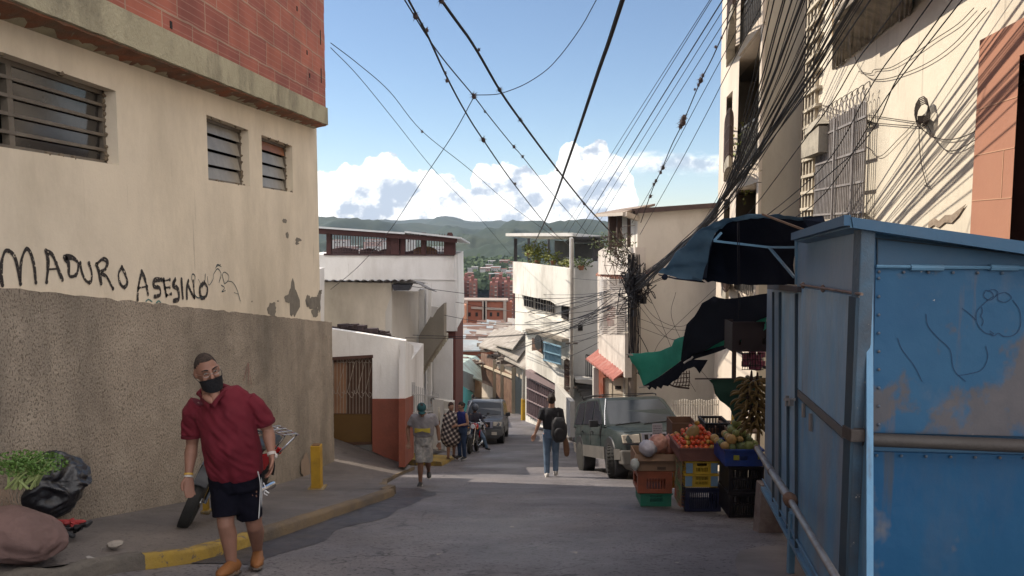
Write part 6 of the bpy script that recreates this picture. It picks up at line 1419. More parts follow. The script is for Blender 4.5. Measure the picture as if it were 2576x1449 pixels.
# ---------- motorcycles
def moto(label,loc,yaw,slope,lean,paint,steer=0,rack=True,group='motorcycles along the street'):
    A=xf(loc,yaw,-slope)@Matrix.Rotation(lean,4,'Y'); T=thing('motorcycle',label,'motorcycle',loc,group)
    S=A@Matrix.Translation((0,-.5,.9))@Matrix.Rotation(steer,4,'Z')@Matrix.Translation((0,.5,-.9))
    def wheel(y,B):
        mb=MB(); mb.lathe((-.05,y,.3),(1,0,0),[(0,.24),(.0,.28),(.02,.30),(.05,.305),(.08,.30),(.10,.28),(.10,.24)],28); w=part(T,'wheel',tm_(mb,B),rubber,smooth=40)
        mb=MB(); mb.lathe((-.035,y,.3),(1,0,0),[(0,.245),(.07,.245),(.07,.225),(0,.225)],24); mb.lathe((-.06,y,.3),(1,0,0),[(0,.05),(.12,.05)],12)
        for k in range(12): a=k*.5236; mb.bar((0,y+.04*math.cos(a),.3+.04*math.sin(a)),(0,y+.235*math.cos(a),.3+.235*math.sin(a)),.008)
        part(w,'rim',tm_(mb,B),chrome)
    wheel(-.66,S); wheel(.62,A)
    mb=MB()
    for s in (-1,1): mb.tube([V((s*.09,-.66,.3)),V((s*.08,-.42,.98))],.02,8)
    part(T,'fork',tm_(mb,S),chrome)
    mb=MB(); mb.tube(sp([V((-.36,-.28,1.06)),V((-.2,-.38,1.04)),V((0,-.42,1.0)),V((.2,-.38,1.04)),V((.36,-.28,1.06))],4),.013,8); hb=part(T,'handlebar',tm_(mb,S),chrome)
    for s in (-1,1):
        mb=MB(); mb.tube([V((s*.27,-.33,1.055)),V((s*.38,-.26,1.065))],.02,8); part(hb,'grip',tm_(mb,S),blackp)
        mb=MB(); mb.tube([V((s*.22,-.36,1.06)),V((s*.3,-.36,1.2))],.006,5); mb.ell((s*.32,-.36,1.22),(.06,.012,.04),nu=10,nv=6); part(hb,'mirror',tm_(mb,S),blackp)
        mb=MB(); mb.ell((s*.15,-.5,.84),(.03,.04,.025),nu=8,nv=6); part(T,'indicator',tm_(mb,S),M('amber_lens',(.5,.2,.03),None,3,.3,0))
    mb=MB(); mb.lathe((0,-.56,.9),(0,1,0),[(0,.085),(.05,.095),(.12,.06)],16); h=part(T,'headlight',tm_(mb,S),paint); mb=MB(); mb.lathe((0,-.57,.9),(0,1,0),[(0,.07),(.012,.082)],16); part(h,'lens',tm_(mb,S),M('clear_lens',(.6,.62,.66),(.5,.5,.55),6,.1,0))
    mb=MB(); mb.grid(lambda u,v:V(((v-.5)*.13,-.66+.34*math.cos(R(20+120*u)),.3+.34*math.sin(R(20+120*u))-.02*abs(v-.5))),12,4,th=(0,0,.01)); part(T,'front_fender',tm_(mb,S),blackp,smooth=60)
    mb=MB(); mb.loft([V((0,-.32,.86)),V((0,-.2,.89)),V((0,.0,.87)),V((0,.1,.80))],[(.08,.08),(.13,.12),(.11,.1),(.07,.07)],14,side=(1,0,0)); part(T,'fuel_tank',tm_(mb,A),paint)
    mb=MB(); mb.loft([V((0,.08,.82)),V((0,.3,.81)),V((0,.6,.86)),V((0,.76,.89))],[(.10,.05),(.13,.05),(.11,.045),(.07,.03)],12,side=(1,0,0)); part(T,'seat',tm_(mb,A),blackp)
    mb=MB(); mb.loft([V((0,-.1,.45)),V((0,.05,.5)),V((0,.2,.42))],[(.12,.12),(.15,.14),(.1,.1)],10,side=(1,0,0))
    for k in range(6): mb.box((0,-.12+.0*k,.52+.035*k),(.2,.16,.012))
    part(T,'engine',tm_(mb,A),M('engine_metal',(.16,.16,.16),(.08,.08,.08),8,.4,.2,metal=.6))
    mb=MB(); mb.tube([V((0,-.4,.92)),V((0,-.3,.6)),V((0,-.05,.3)),V((0,.25,.34)),V((0,.55,.78))],.02,8); mb.tube([V((0,-.4,.9)),V((0,.1,.72)),V((0,.75,.84))],.018,8)
    for s in (-1,1): mb.tube([V((s*.09,.25,.36)),V((s*.09,.62,.3))],.016,6); mb.tube([V((s*.1,.62,.32)),V((s*.1,.5,.78))],.022,8)
    part(T,'frame',tm_(mb,A),blackp)
    mb=MB(); mb.tube([V((.12,-.15,.42)),V((.13,0,.24)),V((.14,.3,.26))],.02,8); mb.loft([V((.15,.28,.27)),V((.16,.8,.36))],[.04,.045],12); part(T,'exhaust',tm_(mb,A),chrome)
    for s in (-1,1): mb=MB(); mb.ext([V((s*.1,.2,.5)),V((s*.1,.5,.55)),V((s*.1,.58,.76)),V((s*.1,.22,.74))],(s*.03,0,0)); part(T,'side_panel',tm_(mb,A),paint,smooth=0,bev=.01)
    mb=MB(); mb.grid(lambda u,v:V(((v-.5)*.14,.62+.34*math.cos(R(20+130*(1-u))),.3+.36*math.sin(R(20+130*(1-u))))),12,3,th=(0,0,.01)); part(T,'rear_fender',tm_(mb,A),blackp,smooth=60)
    mb=MB(); mb.box((0,.9,.72),(.12,.05,.07)); part(T,'tail_light',tm_(mb,A),M('red_lens',(.5,.02,.02),None,3,.2,0),smooth=0,bev=.01)
    if rack:
        mb=MB()
        for x in (-.12,-.04,.04,.12): mb.tube([V((x,.62,.96)),V((x,1.0,.97))],.009,6)
        for y in (.62,.8,1.0): mb.tube([V((-.14,y,.962)),V((.14,y,.962))],.009,6)
        for s in (-1,1): mb.tube([V((s*.13,.64,.96)),V((s*.1,.6,.78))],.01,6); mb.tube([V((s*.13,.98,.96)),V((s*.1,.7,.7))],.01,6)
        part(T,'rack',tm_(mb,A),chrome)
    return T
redpt=M('glossy_red',(.38,.012,.018),(.3,.01,.015),2,.2,0); blkpt=M('glossy_black',(.012,.012,.014),None,2,.2,0)
f=V((-3.28,7.05,zr(7.05)+.17)); r_=V((-3.10,8.35,zr(8.35)+.15)); yaw=math.atan2(f.x-r_.x,-(f.y-r_.y)); m=f.lerp(r_,.5)
moto('red motorcycle with chrome rack propped on the pavement behind the maroon shirted man',m+V((0,0,0)),yaw,math.atan(.25),R(20),redpt,steer=R(22))
g=G(1190,1138); moto('red motorcycle by which the group of women wait',g,R(-8),math.atan(.23),R(4),redpt,rack=False)
g=G(1214,1122); moto('black motorcycle facing the camera in front of the silver grey car',g,R(6),math.atan(.23),R(-4),blkpt,steer=R(8),rack=False)
# ---------- people
def skin(n,c): return M(n,c,tuple(k*.85 for k in c),8,.55,.08,60,tuple(k*.7 for k in c),3,.35)
def ori(yaw,pitch=0,roll=0): return Matrix.Rotation(yaw,3,'Z')@Matrix.Rotation(pitch,3,'X')@Matrix.Rotation(roll,3,'Y')
def head(mb,c,O,s):
    t=lambda p:c+O@(V(p)*s)
    def fn(q):
        f=V(q)
        if f.z<0: f.x*=1-.28*(-f.z)**1.3; f.y*= (1-.10*(-f.z))
        if f.y>0: f.x*=1.04
        return f
    vs=MB(); vs.ell((0,.008,.012),(.076,.098,.118),nu=28,nv=20,fn=fn); mb.add([t(p) for p in vs.v],vs.f)
    mb.loft([t((0,-.09,.03)),t((0,-.103,.0)),t((0,-.115,-.022)),t((0,-.096,-.036))],[.008*s,.011*s,.017*s,.012*s],8)   # nose
    for sx in (-1,1):
        mb.ell(t((sx*.079,.012,-.004)),(.012*s,.020*s,.033*s),O,nu=10,nv=8)      # ear
        mb.ell(t((sx*.032,-.083,.03)),(.026*s,.014*s,.009*s),O,nu=8,nv=6)         # brow
        mb.ell(t((sx*.040,-.070,-.03)),(.022*s,.022*s,.022*s),O,nu=8,nv=6)        # cheek
    mb.ell(t((0,-.086,-.062)),(.026*s,.012*s,.009*s),O,nu=8,nv=6); mb.ell(t((0,-.083,-.076)),(.022*s,.012*s,.009*s),O,nu=8,nv=6)
    mb.ell(t((0,-.070,-.100)),(.026*s,.022*s,.018*s),O,nu=8,nv=6)
def hand(mb,w,d,pn,s,curl=.5,thumb=None):
    # w wrist, d direction of the hand, pn palm normal (the side the fingers curl to), thumb side vector
    d=V(d).normalized(); pn=(V(pn)-d*V(pn).dot(d)).normalized(); t=thumb if thumb is not None else d.cross(pn); t=(V(t)-d*V(t).dot(d)-pn*V(t).dot(pn)).normalized()
    mb.loft([w-d*.01*s,w+d*.03*s,w+d*.065*s,w+d*.09*s],[(.026*s,.019*s),(.036*s,.017*s),(.041*s,.015*s),(.040*s,.012*s)],12,side=t)
    for k,(o,L) in enumerate(((.030,.070),(.011,.078),(-.009,.073),(-.028,.058))):
        p=w+d*.088*s+t*o*s; P=[p-d*.015*s,p]; dr=d.copy()
        for q in range(3):
            c=curl*(.55+.3*q)*(1+.15*k); dr=(dr*math.cos(c)+pn*math.sin(c)).normalized() if q==0 else (dr+pn*c*.9).normalized(); p=p+dr*L*s*(.42,.33,.25)[q]; P.append(p)
        mb.loft(P,[.0095*s,.0098*s,.009*s,.0082*s,.007*s],8)
    p=w+d*.025*s+t*.024*s; P=[p,p+(d*.022+t*.022+pn*.006)*s,p+(d*.052+t*.030+pn*.014)*s,p+(d*.075+t*.026+pn*.024)*s]; mb.loft(P,[.015*s,.013*s,.011*s,.0085*s],8)
def hairm(mb,c,O,s,r=(.081,.103,.122),line=.02,back=-.05,th=1.0,fr=0):
    vs=MB(); vs.ell((0,.008,.014),r,nu=30,nv=22)
    out=[]
    for p in vs.v:
        lim=line+ (back-line)*min(1,max(0,(p.y+.05)/.1)); 
        if p.z<lim: p=V((p.x*.8,p.y*.8,max(p.z,lim-.03)))
        if fr: p=p*(1+fr*noise.noise(p*60))
        out.append(c+O@(p*s))
    mb.add(out,vs.f)
def eyes(T,c,O,s):
    for sx in (-1,1):
        mb=MB(); mb.ell(c+O@(V((sx*.032,-.086,.012))*s),(.012*s,.007*s,.006*s),O,nu=10,nv=6); e=part(T,'eye',mb,M('eye_white',(.5,.46,.42),None,4,.3,0)); mb=MB(); mb.ell(c+O@(V((sx*.032,-.091,.012))*s),(.0055*s,.004*s,.0055*s),O,nu=8,nv=6); part(e,'iris',mb,dk)
def shoe(T,a,toe,s,mat,sole=None,name='shoe'):
    a=V(a);toe=V(toe); f=(toe-a); f.z=0; f.normalize(); side=f.cross(V((0,0,1)))
    z=min(a.z-.07*s,toe.z+.0); heel=V((a.x,a.y,0))-f*.06*s; 
    def P(t,h): 
        q=heel.lerp(V((toe.x,toe.y,0)),t); q.z=(a.z-.075*s)*(1-t)+(toe.z-.0)*t+h*s; return q
    mb=MB(); mb.loft([P(.02,.05),P(.2,.055),P(.42,.05),P(.65,.04),P(.88,.032),P(.98,.028)],[(.034*s,.045*s),(.038*s,.055*s),(.040*s,.05*s),(.047*s,.038*s),(.042*s,.03*s),(.028*s,.022*s)],14,side=side); sh=part(T,name,mb,mat)
    mb=MB(); mb.loft([P(.0,.008),P(.3,.008),P(.65,.008),P(1.0,.008)],[(.036*s,.016*s),(.037*s,.016*s),(.049*s,.016*s),(.034*s,.014*s)],12,side=side); part(sh,'sole',mb,sole or M('white_sole',(.55,.53,.5),None,3,.6,0))
def build(T,J,s,c,vox,torso,skinm,cl,curl=.5,pal=None):
    """J joints in world space; torso list of (centre, (halfwidth, halfdepth)) from the hem up; cl clothes"""
    O=c['O']; side=c['side']; mb=MB()
    head(mb,J['head'],O,s)
    nk=J['neck']; mb.loft([nk-V((0,0,.03*s)),nk.lerp(J['head'],.5)+O@V((0,.015*s,0)),J['head']+O@V((0,.02*s,-.04*s))],[.060*s,.054*s,.052*s],12)
    mb.loft([p for p,_ in torso],[(a*.86,b*.80) for _,(a,b) in torso],18,side=side)
    for k in 'LR':
        sh,el,wr=J['sh'+k],J['el'+k],J['wr'+k]
        mb.loft([sh,sh.lerp(el,.35),sh.lerp(el,.8),el,el.lerp(wr,.3),el.lerp(wr,.75),wr],[.038*s*c.get('arm',1),.044*s*c.get('arm',1),.042*s*c.get('arm',1),.040*s,.041*s*c.get('arm',1),.031*s,.026*s],12)
        hd=J.get('ha'+k,wr+(wr-el).normalized()*.1*s)-wr
        hand(mb,wr,hd,c.get('pn'+k,V((0,-1,0))),s*1.02,curl,c.get('th'+k))
        hp,kn,an=J['hp'+k],J['kn'+k],J['an'+k]; L=c.get('leg',1)
        bk=O@V((0,.0,0)); cb=V((0,.03*s,0))*c.get('cb',1)
        mb.loft([hp,hp.lerp(kn,.4),hp.lerp(kn,.85),kn,kn.lerp(an,.28)+cb*.6,kn.lerp(an,.6)+cb*.3,an.lerp(kn,.1),an-V((0,0,.03*s))],[.088*s*L,.078*s*L,.060*s*L,.057*s*L,.060*s*L,.047*s*L,.036*s,.036*s],14)
        to=J['to'+k]; f=to-an; f.z=0; mb.loft([an-V((0,0,.045*s))-f.normalized()*.03*s,an+(to-an)*.4,to-f.normalized()*.03*s],[.030*s,.034*s,.026*s],10)
    part(T,'body',remesh(mb,vox,5),skinm,smooth=80,fix=False)
    return T
def cloth(T,name,lofts,vox,mat,side=None,fold=.0,label=None,sm=3):
    mb=MB()
    for P,Rr,sd in lofts: mb.loft(P,Rr,18,side=sd,cap=False)
    m=remesh(mb,vox,sm)
    if fold: m.v=[p+V((0,-1,0))*fold*(noise.noise(V((p.x*14,p.z*7,p.y*5)))+.5*noise.noise(V((p.x*25+p.z*22,p.z*9,p.y*9)))) for p in m.v]
    return part(T,name,m,mat,label,smooth=80,fix=False)
# ---- the man in the maroon polo shirt, traced joint by joint in space
sk=skin('tanned_skin',(.26,.135,.095)); s=1.0
def w(x,y,d=5.74): return W(x,y,d)
base=w(605,1447,5.75); base.z=zr(base.y)
T=thing('person','man in maroon polo shirt, dark shorts, black chin mask and tan clogs','person',base)
J=dict(head=w(521,934,5.56),neck=w(532,996,5.60),shL=w(492,1024,5.62),elL=w(483,1118,5.66),wrL=w(474,1197,5.58),haL=w(476,1235,5.55),shR=w(636,1008,5.66),elR=w(674,1082,5.72),wrR=w(684,1146,5.64),haR=w(682,1190,5.60),
 hpL=w(565,1225,5.68),knL=w(568,1320,5.60),anL=w(584,1424,5.62),toL=w(552,1453,5.44),hpR=w(622,1225,5.72),knR=w(640,1322,5.80),anR=w(648,1390,6.02),toR=w(646,1430,5.80))
O=ori(R(38),R(4),R(-12)); side=V((1,.12,.05)).normalized()
tor=[(w(592,1205,5.70),(.215,.155)),(w(590,1165,5.67),(.228,.18)),(w(582,1120,5.64),(.232,.19)),(w(573,1070,5.63),(.222,.175)),(w(566,1030,5.63),(.215,.145)),(w(558,1006,5.62),(.190,.11)),(w(545,996,5.62),(.075,.065))]
c=dict(O=O,side=side,arm=1.12,pnL=V((.6,-.6,.2)),pnR=V((-.8,-.5,0)),thL=V((.5,-.9,0)),thR=V((-.4,-1,0)))
build(T,J,1.06,c,.0075,tor,sk,None,curl=.42)
maroon=M('maroon_pique',(.125,.010,.020),(.10,.009,.017),5,.85,.35,190,(.16,.018,.03),2,.4)
sL=([w(500,1012,5.63),w(485,1038,5.63),w(482,1075,5.65),w(483,1096,5.65)],[.074,.080,.076,.074],None); sR=([w(622,1003,5.64),w(645,1022,5.66),w(660,1046,5.69),w(666,1064,5.71)],[.064,.074,.074,.075],None)
torC=[(w(592,1188,5.70),(.208,.16)),(w(591,1175,5.685),(.209,.168)),(w(588,1148,5.665),(.211,.178)),(w(582,1115,5.64),(.209,.182)),(w(574,1070,5.63),(.203,.172)),(w(566,1032,5.63),(.213,.15)),(w(559,1008,5.62),(.20,.118)),(w(552,997,5.62),(.155,.105)),(w(546,988,5.62),(.09,.08))]
sh=cloth(T,'polo_shirt',[([p for p,_ in torC],[r for _,r in torC],side),sL,sR],.011,maroon,fold=.026)
# collar, placket, tipped sleeve bands
mb=MB(); 
def cp(x,y,d): return w(x,y,d)
for P in ([(505,1000,5.53),(515,1012,5.45),(528,1023,5.42)],[(580,985,5.60),(562,990,5.50),(549,1006,5.44),(540,1020,5.42)]):
    Q=sp([cp(*p) for p in P],5); n=len(Q); mb.add([q for p in Q for q in (p+V((0,-.006,.018)),p+V((0,-.012,-.016)))],[(2*i,2*i+1,2*i+3,2*i+2) for i in range(n-1)])
    mb.add([q+V((0,.006,0)) for p in Q for q in (p+V((0,-.006,.018)),p+V((0,-.012,-.016)))],[(2*i,2*i+2,2*i+3,2*i+1) for i in range(n-1)])
mb.loft(sp([w(500,990,5.64),w(508,1000,5.55),w(532,1016,5.455)],4),[.012]*9,8); mb.loft(sp([w(582,978,5.62),w(562,988,5.54),w(545,1006,5.46),w(536,1018,5.452)],4),[.014]*13,8); mb.loft(sp([w(500,990,5.64),w(520,975,5.70),w(555,970,5.70),w(582,978,5.62)],5),[.02]*16,8)
part(sh,'collar',mb,maroon,smooth=60)
mb=MB(); mb.loft([w(518,1001,5.50),w(528,1008,5.47),w(537,1018,5.452)],[.03,.028,.006],10); mb.loft([w(540,990,5.54),w(540,1000,5.50),w(538,1012,5.462)],[.042,.035,.012],10); part(T,'open_neck',mb,sk,smooth=60)
mb=MB(); mb.lathe(w(483,1095,5.65),w(483,1110,5.65)-w(483,1095,5.65),[(0,.079),(.018,.078)],20); mb.lathe(w(665,1060,5.705),w(668,1070,5.715)-w(665,1060,5.705),[(0,.081),(.018,.08)],20); part(sh,'sleeve_band',mb,M('maroon_rib',(.10,.01,.018),None,8,.9,.3,200),smooth=60)
# shorts
navyc=M('navy_black_jersey',(.005,.005,.010),(.008,.008,.014),4,.95,.3,90,spec=.1)
shl=[([w(591,1172,5.69),w(591,1200,5.70),w(592,1232,5.70)],[(.193,.148),(.198,.155),(.188,.145)],side),([w(568,1215,5.68),w(567,1258,5.64),w(568,1298,5.62)],[.112,.106,.098],None),([w(616,1215,5.72),w(624,1260,5.75),w(628,1302,5.77)],[.110,.103,.095],None)]
so=cloth(T,'shorts',shl,.0095,navyc,fold=.014)
mb=MB()
for o in (0,7): 
    P=sp([w(653+o*.6,1185,5.64+o*.012),w(659+o*.5,1215,5.665+o*.012),w(658+o*.6,1260,5.69+o*.012),w(655+o*.6,1302,5.71+o*.012)],5); mb.loft([p+V((-.008,-.014,0)) for p in P],[(.0045,.003)]*len(P),6)
part(so,'white_stripe',mb,M('white_stripe',(.6,.6,.6),None,3,.7,0))
mb=MB(); P=sp([w(663,1215,5.60),w(668,1228,5.59),w(664,1240,5.60),w(672,1246,5.6)],4); mb.loft(P,[.004]*len(P),6); mb.loft([w(664,1232,5.6),w(676,1240,5.6)],[.006,.005],6); part(so,'drawstring',mb,M('white_stripe'))
# head gear
H=J['head']; s=1.06
mb=MB(); hairm(mb,H,O,s,r=(.0785,.1005,.1195),line=.082,back=-.045,fr=.012); part(T,'hair',mb,M('cropped_grey_hair',(.03,.022,.019),(.06,.045,.038),60,.95,.8,220,(.12,.085,.065),30,.8))
mb=MB(); ms=MB(); ms.grid(lambda u,v:V((.083*math.sin((u-.5)*2.6)*(1-.12*v),-.112*math.cos((u-.5)*2.0)*(1-.02*v)-.014*(1-(2*u-1)**2),-.035-.092*v+.022*(2*u-1)**2*(v)+.01*(1-(2*u-1)**2)*(1-v))),16,10,th=(0,.004,0)); mb.add([H+O@(p*s) for p in ms.v],ms.f); mk=part(T,'face_mask',mb,M('black_cloth_mask',(.008,.008,.010),(.013,.013,.016),5,.8,.5,40),smooth=60)
mb=MB()
for sx in (-1,1): P=sp([H+O@(V((sx*.078,-.06,-.045))*s),H+O@(V((sx*.09,-.01,-.02))*s),H+O@(V((sx*.088,.03,.0))*s)],4); mb.loft(P,[.002]*len(P),5)
part(mk,'ear_loop',mb,blackp)
mb=MB()
for sx in (-1,1):
    P=[H+O@(V((sx*.034+.023*math.cos(a),-.104,.006+.014*math.sin(a)))*s) for a in [k*.5236 for k in range(13)]]; mb.tube(P,.0016,5)
    mb.tube([H+O@(V((sx*.063,-.104,.012))*s),H+O@(V((sx*.083,-.02,.008))*s)],.0016,5)
mb.tube([H+O@(V((-.010,-.11,.008))*s),H+O@(V((.010,-.11,.008))*s)],.0016,5); part(T,'glasses',mb,M('wire_frame',(.35,.30,.28),None,3,.3,0,metal=.7))
mb=MB()
for sx in (-1,1): P=[H+O@(V((sx*(.016+.038*t),-.0995-.004*math.sin(t*3)+.012*t*t,.033+.009*math.sin(t*2.6)))*s) for t in (0,.3,.6,1)]; mb.loft(P,[.0045,.0055,.005,.003],6)
part(T,'eyebrow',mb,M('brow_hair',(.03,.022,.02),None,9,.9,.2)); eyes(T,H,O,s)
# wrist things
d=(J['wrL']-J['elL']).normalized(); mb=MB(); mb.lathe(J['wrL']-d*.020,d,[(0,.033),(.014,.033)],18); part(T,'yellow_band',mb,M('yellow_band',(.50,.30,.06),None,3,.5,0)); mb=MB(); mb.lathe(J['wrL']-d*.002,d,[(0,.032),(.012,.032)],18); part(T,'white_band',mb,M('white_band',(.5,.48,.45),None,3,.5,0))
d=(J['wrR']-J['elR']).normalized(); mb=MB(); mb.lathe(J['wrR']-d*.025,d,[(0,.034),(.022,.033)],18); mb.ell(J['wrR']+V((.035,-.01,.0)),(.012,.016,.02),nu=8,nv=6); part(T,'wristband',mb,M('pale_strap',(.50,.46,.43),(.38,.33,.3),9,.5,0))
# clogs
tan=M('tan_clog',(.26,.105,.035),(.20,.085,.03),5,.6,.25,30,(.14,.06,.03),3,.6); cs=M('clog_strap',(.22,.15,.10),(.16,.11,.08),5,.7,.2)
for k in 'LR':
    a=J['an'+k]; t=J['to'+k]; shoe(T,a+V((0,0,0)),t-V((0,0,.01)),1.12,tan,M('clog_sole',(.14,.11,.09),(.08,.06,.05),5,.8,.2),name='clog')
    f=(t-a); f.z=0; f.normalize(); sd=f.cross(V((0,0,1))); mb=MB(); P=[a+sd*.045-V((0,0,.05)),a+sd*.03+f*.055-V((0,0,.02)),a+f*.075-V((0,0,.012)),a-sd*.03+f*.055-V((0,0,.02)),a-sd*.045-V((0,0,.05)),a-f*.055-V((0,0,.03)),a+sd*.045-V((0,0,.05))]; P=sp(P,4); mb.loft(P,[(.006,.012)]*len(P),6); part(T,'strap',mb,cs)
# ---- generic walkers
def P0(x,z,y=0): return V((x,y,z))
STD=dict(head=P0(0,1.585,-.02),neck=P0(0,1.43),shL=P0(-.175,1.37),shR=P0(.175,1.37),elL=P0(-.24,1.10),elR=P0(.24,1.10),wrL=P0(-.25,.86,-.05),wrR=P0(.25,.86,-.05),hpL=P0(-.085,.88),hpR=P0(.085,.88),knL=P0(-.095,.49,-.02),knR=P0(.095,.49,-.02),anL=P0(-.10,.09),anR=P0(.10,.09),toL=P0(-.12,.03,-.17),toR=P0(.12,.03,-.17))
def walker(label,foot,h,yaw,skinm,hairc,top,bottom,over={},hO=(0,0,0),wd=1.0,shoes=None,sleeve='short',long_=False,short=False,vox=.013,hairlen=0,fat=1.0,sole=None):
    s=h/1.7; Rz=Matrix.Rotation(yaw,3,'Z'); foot=V(foot)
    J={k:foot+Rz@(V(over.get(k,v))*s) for k,v in STD.items()}
    T=thing('person',label,'person',foot); O=Rz@ori(*hO); side=Rz@V((1,0,0)); ch=V(over.get('lean',(0,0,0)))
    L=lambda x,z,y=0:foot+Rz@(V((x,y,z))*s+ch*s*max(0,(z-.9)/.6))
    tor=[(L(0,.88),(.155*wd*fat,.11*fat)),(L(0,1.0),(.145*wd*fat,.11*fat)),(L(0,1.15),(.155*wd*fat,.115*fat)),(L(0,1.3),(.17*wd,.11)),(L(0,1.385),(.15*wd,.085)),(L(0,1.43),(.07,.06))]
    tor=[(p,(a*s,b*s)) for p,(a,b) in tor]
    build(T,J,s,dict(O=O,side=side,cb=0),vox,tor,skinm,None)
    tc=[(p,(a*1.12,b*1.15)) for p,(a,b) in tor[1 if not long_ else 0:]]
    lo=[([p for p,_ in tc],[r for _,r in tc],side)]
    for k in 'LR':
        a,b=J['sh'+k],J['el'+k]
        if sleeve=='short': lo.append(([a.lerp(V(tc[-2][0]),.3),a,a.lerp(b,.72)],[.06*s,.068*s,.066*s],None))
        elif sleeve=='long': c_=J['wr'+k]; lo.append(([a,a.lerp(b,.5),b,b.lerp(c_,.9)],[.066*s,.06*s,.052*s,.042*s],None))
    cloth(T,'top',lo,.014,top,fold=.012)
    lo=[([tor[0][0]-V((0,0,.06*s)),tor[0][0],tor[1][0]],[(.165*s*fat,.125*s*fat),(.165*s*fat,.125*s*fat),(.15*s*fat,.12*s*fat)],side)]
    for k in 'LR':
        a,b,c_=J['hp'+k],J['kn'+k],J['an'+k]
        if short: lo.append(([a,a.lerp(b,.5),b+(b-a)*.02],[.10*s,.10*s,.095*s],None))
        else: lo.append(([a,a.lerp(b,.5),b,b.lerp(c_,.5),c_],[.098*s,.085*s,.068*s,.062*s,.055*s],None))
    cloth(T,'shorts' if short else 'trousers',lo,.014,bottom,fold=.010)
    for k in 'LR': shoe(T,J['an'+k],J['to'+k],s,shoes or blackp,sole)
    mb=MB(); hairm(mb,J['head'],O,s,line=.05,back=-.07,fr=.02)
    if hairlen:
        hd=J['head']; mb.loft([hd+O@V((0,.05*s,.02*s)),hd+O@V((0,.075*s,-.1*s)),hd+O@V((0,.08*s,-.1*s))-V((0,0,hairlen*s))],[(.08*s,.05*s),(.085*s,.04*s),(.05*s,.02*s)],14,side=O@V((1,0,0)))
    part(T,'hair',mb,M('dark_hair',(.018,.013,.012),(.03,.022,.02),20,.7,.5,90) if hairc is None else hairc)
    eyes(T,J['head'],O,s)
    return T,J,O,s
sk2=skin('brown_skin',(.20,.105,.07)); sk3=skin('light_brown_skin',(.32,.185,.13))
# man in cap
g=G(1056,1222); hh=226*g.y/ray(1056,1222).y/F*1.0
D1=g.y/ray(1056,1222).y
T,J,O,s=walker('man in teal cap, grey t shirt with yellow print and pale patterned shorts',g+V((.08,0,0)),224*D1/F*.985,R(6),sk2,None,M('grey_tshirt',(.22,.21,.225),(.18,.17,.185),4,.85,.2,60),M('patterned_shorts',(.42,.40,.38),(.12,.13,.14),11,.85,.1,40,(.25,.22,.2),9,.9),
 over=dict(head=P0(-.03,1.53,-.12),neck=P0(-.01,1.40,-.06),elL=P0(-.30,1.13,.05),wrL=P0(-.28,.90,-.08),elR=P0(.28,1.12,.02),wrR=P0(.30,.86,-.02),knL=P0(-.06,.50,-.08),anL=P0(-.07,.08,-.05),toL=P0(-.10,.02,-.25),knR=P0(.08,.48,.0),anR=P0(.09,.19,.30),toR=P0(.10,.08,.15),lean=(0,-.05,0)),hO=(R(5),R(28),0),short=True,wd=1.12,fat=1.08,shoes=M('black_trainer',(.015,.015,.017),(.05,.05,.05),14,.6,.2))
H=J['head']; mb=MB(); cm=MB(); cm.ell((0,.01,.045),(.088,.108,.088),nu=22,nv=14); cm.v=[V((p.x,p.y,max(p.z,.03))) for p in cm.v]; mb.add([H+O@(p*s) for p in cm.v],cm.f); cm=MB(); cm.grid(lambda u,v:V(((u-.5)*.15*(1-.25*v),-.085-.075*v*(1-(2*u-1)**2*.6),.035-.012*v-.03*(2*u-1)**2)),10,5,th=(0,0,.006)); mb.add([H+O@(p*s) for p in cm.v],cm.f)
part(T,'cap',mb,M('teal_cap',(.02,.075,.085),(.015,.06,.07),5,.8,.2),smooth=60)
mb=MB(); c0=T.location+V((0,-.165*s,1.16*s)); 
mb.grid(lambda u,v:c0+V(((u-.5)*.30*s,-.012-.0*v+.05*(2*u-1)**2-.05*s,(.03-.10*v*(.5+abs(u-.5)))*s)),12,3,th=(0,.004,0)); part(T,'yellow_print',mb,M('yellow_print2',(.46,.36,.05),(.3,.24,.06),12,.8,0),smooth=60)
d=(J['wrR']-J['elR']).normalized(); mb=MB(); mb.lathe(J['wrR']-d*.03,d,[(0,.038),(.03,.037)],14); part(T,'wristband',mb,M('white_band'))
# long haired woman behind him
def ftd(x,y): g=G(x,y); return g,g.y/ray(x,y).y
g,d=ftd(1097,1146); g.z+=.2
walker('woman with long dark hair and pale cardigan standing behind the man in the cap',g+V((-.12,.3,0)),1.62,R(-150),sk3,None,M('pale_knit',(.50,.47,.42),(.40,.37,.33),6,.9,.3,50),M('dark_trousers',(.02,.02,.03),None,4,.8,.1),sleeve='long',hairlen=.26,hO=(R(15),0,0),long_=True,shoes=M('white_trainer',(.5,.48,.46),None,4,.5,.1))
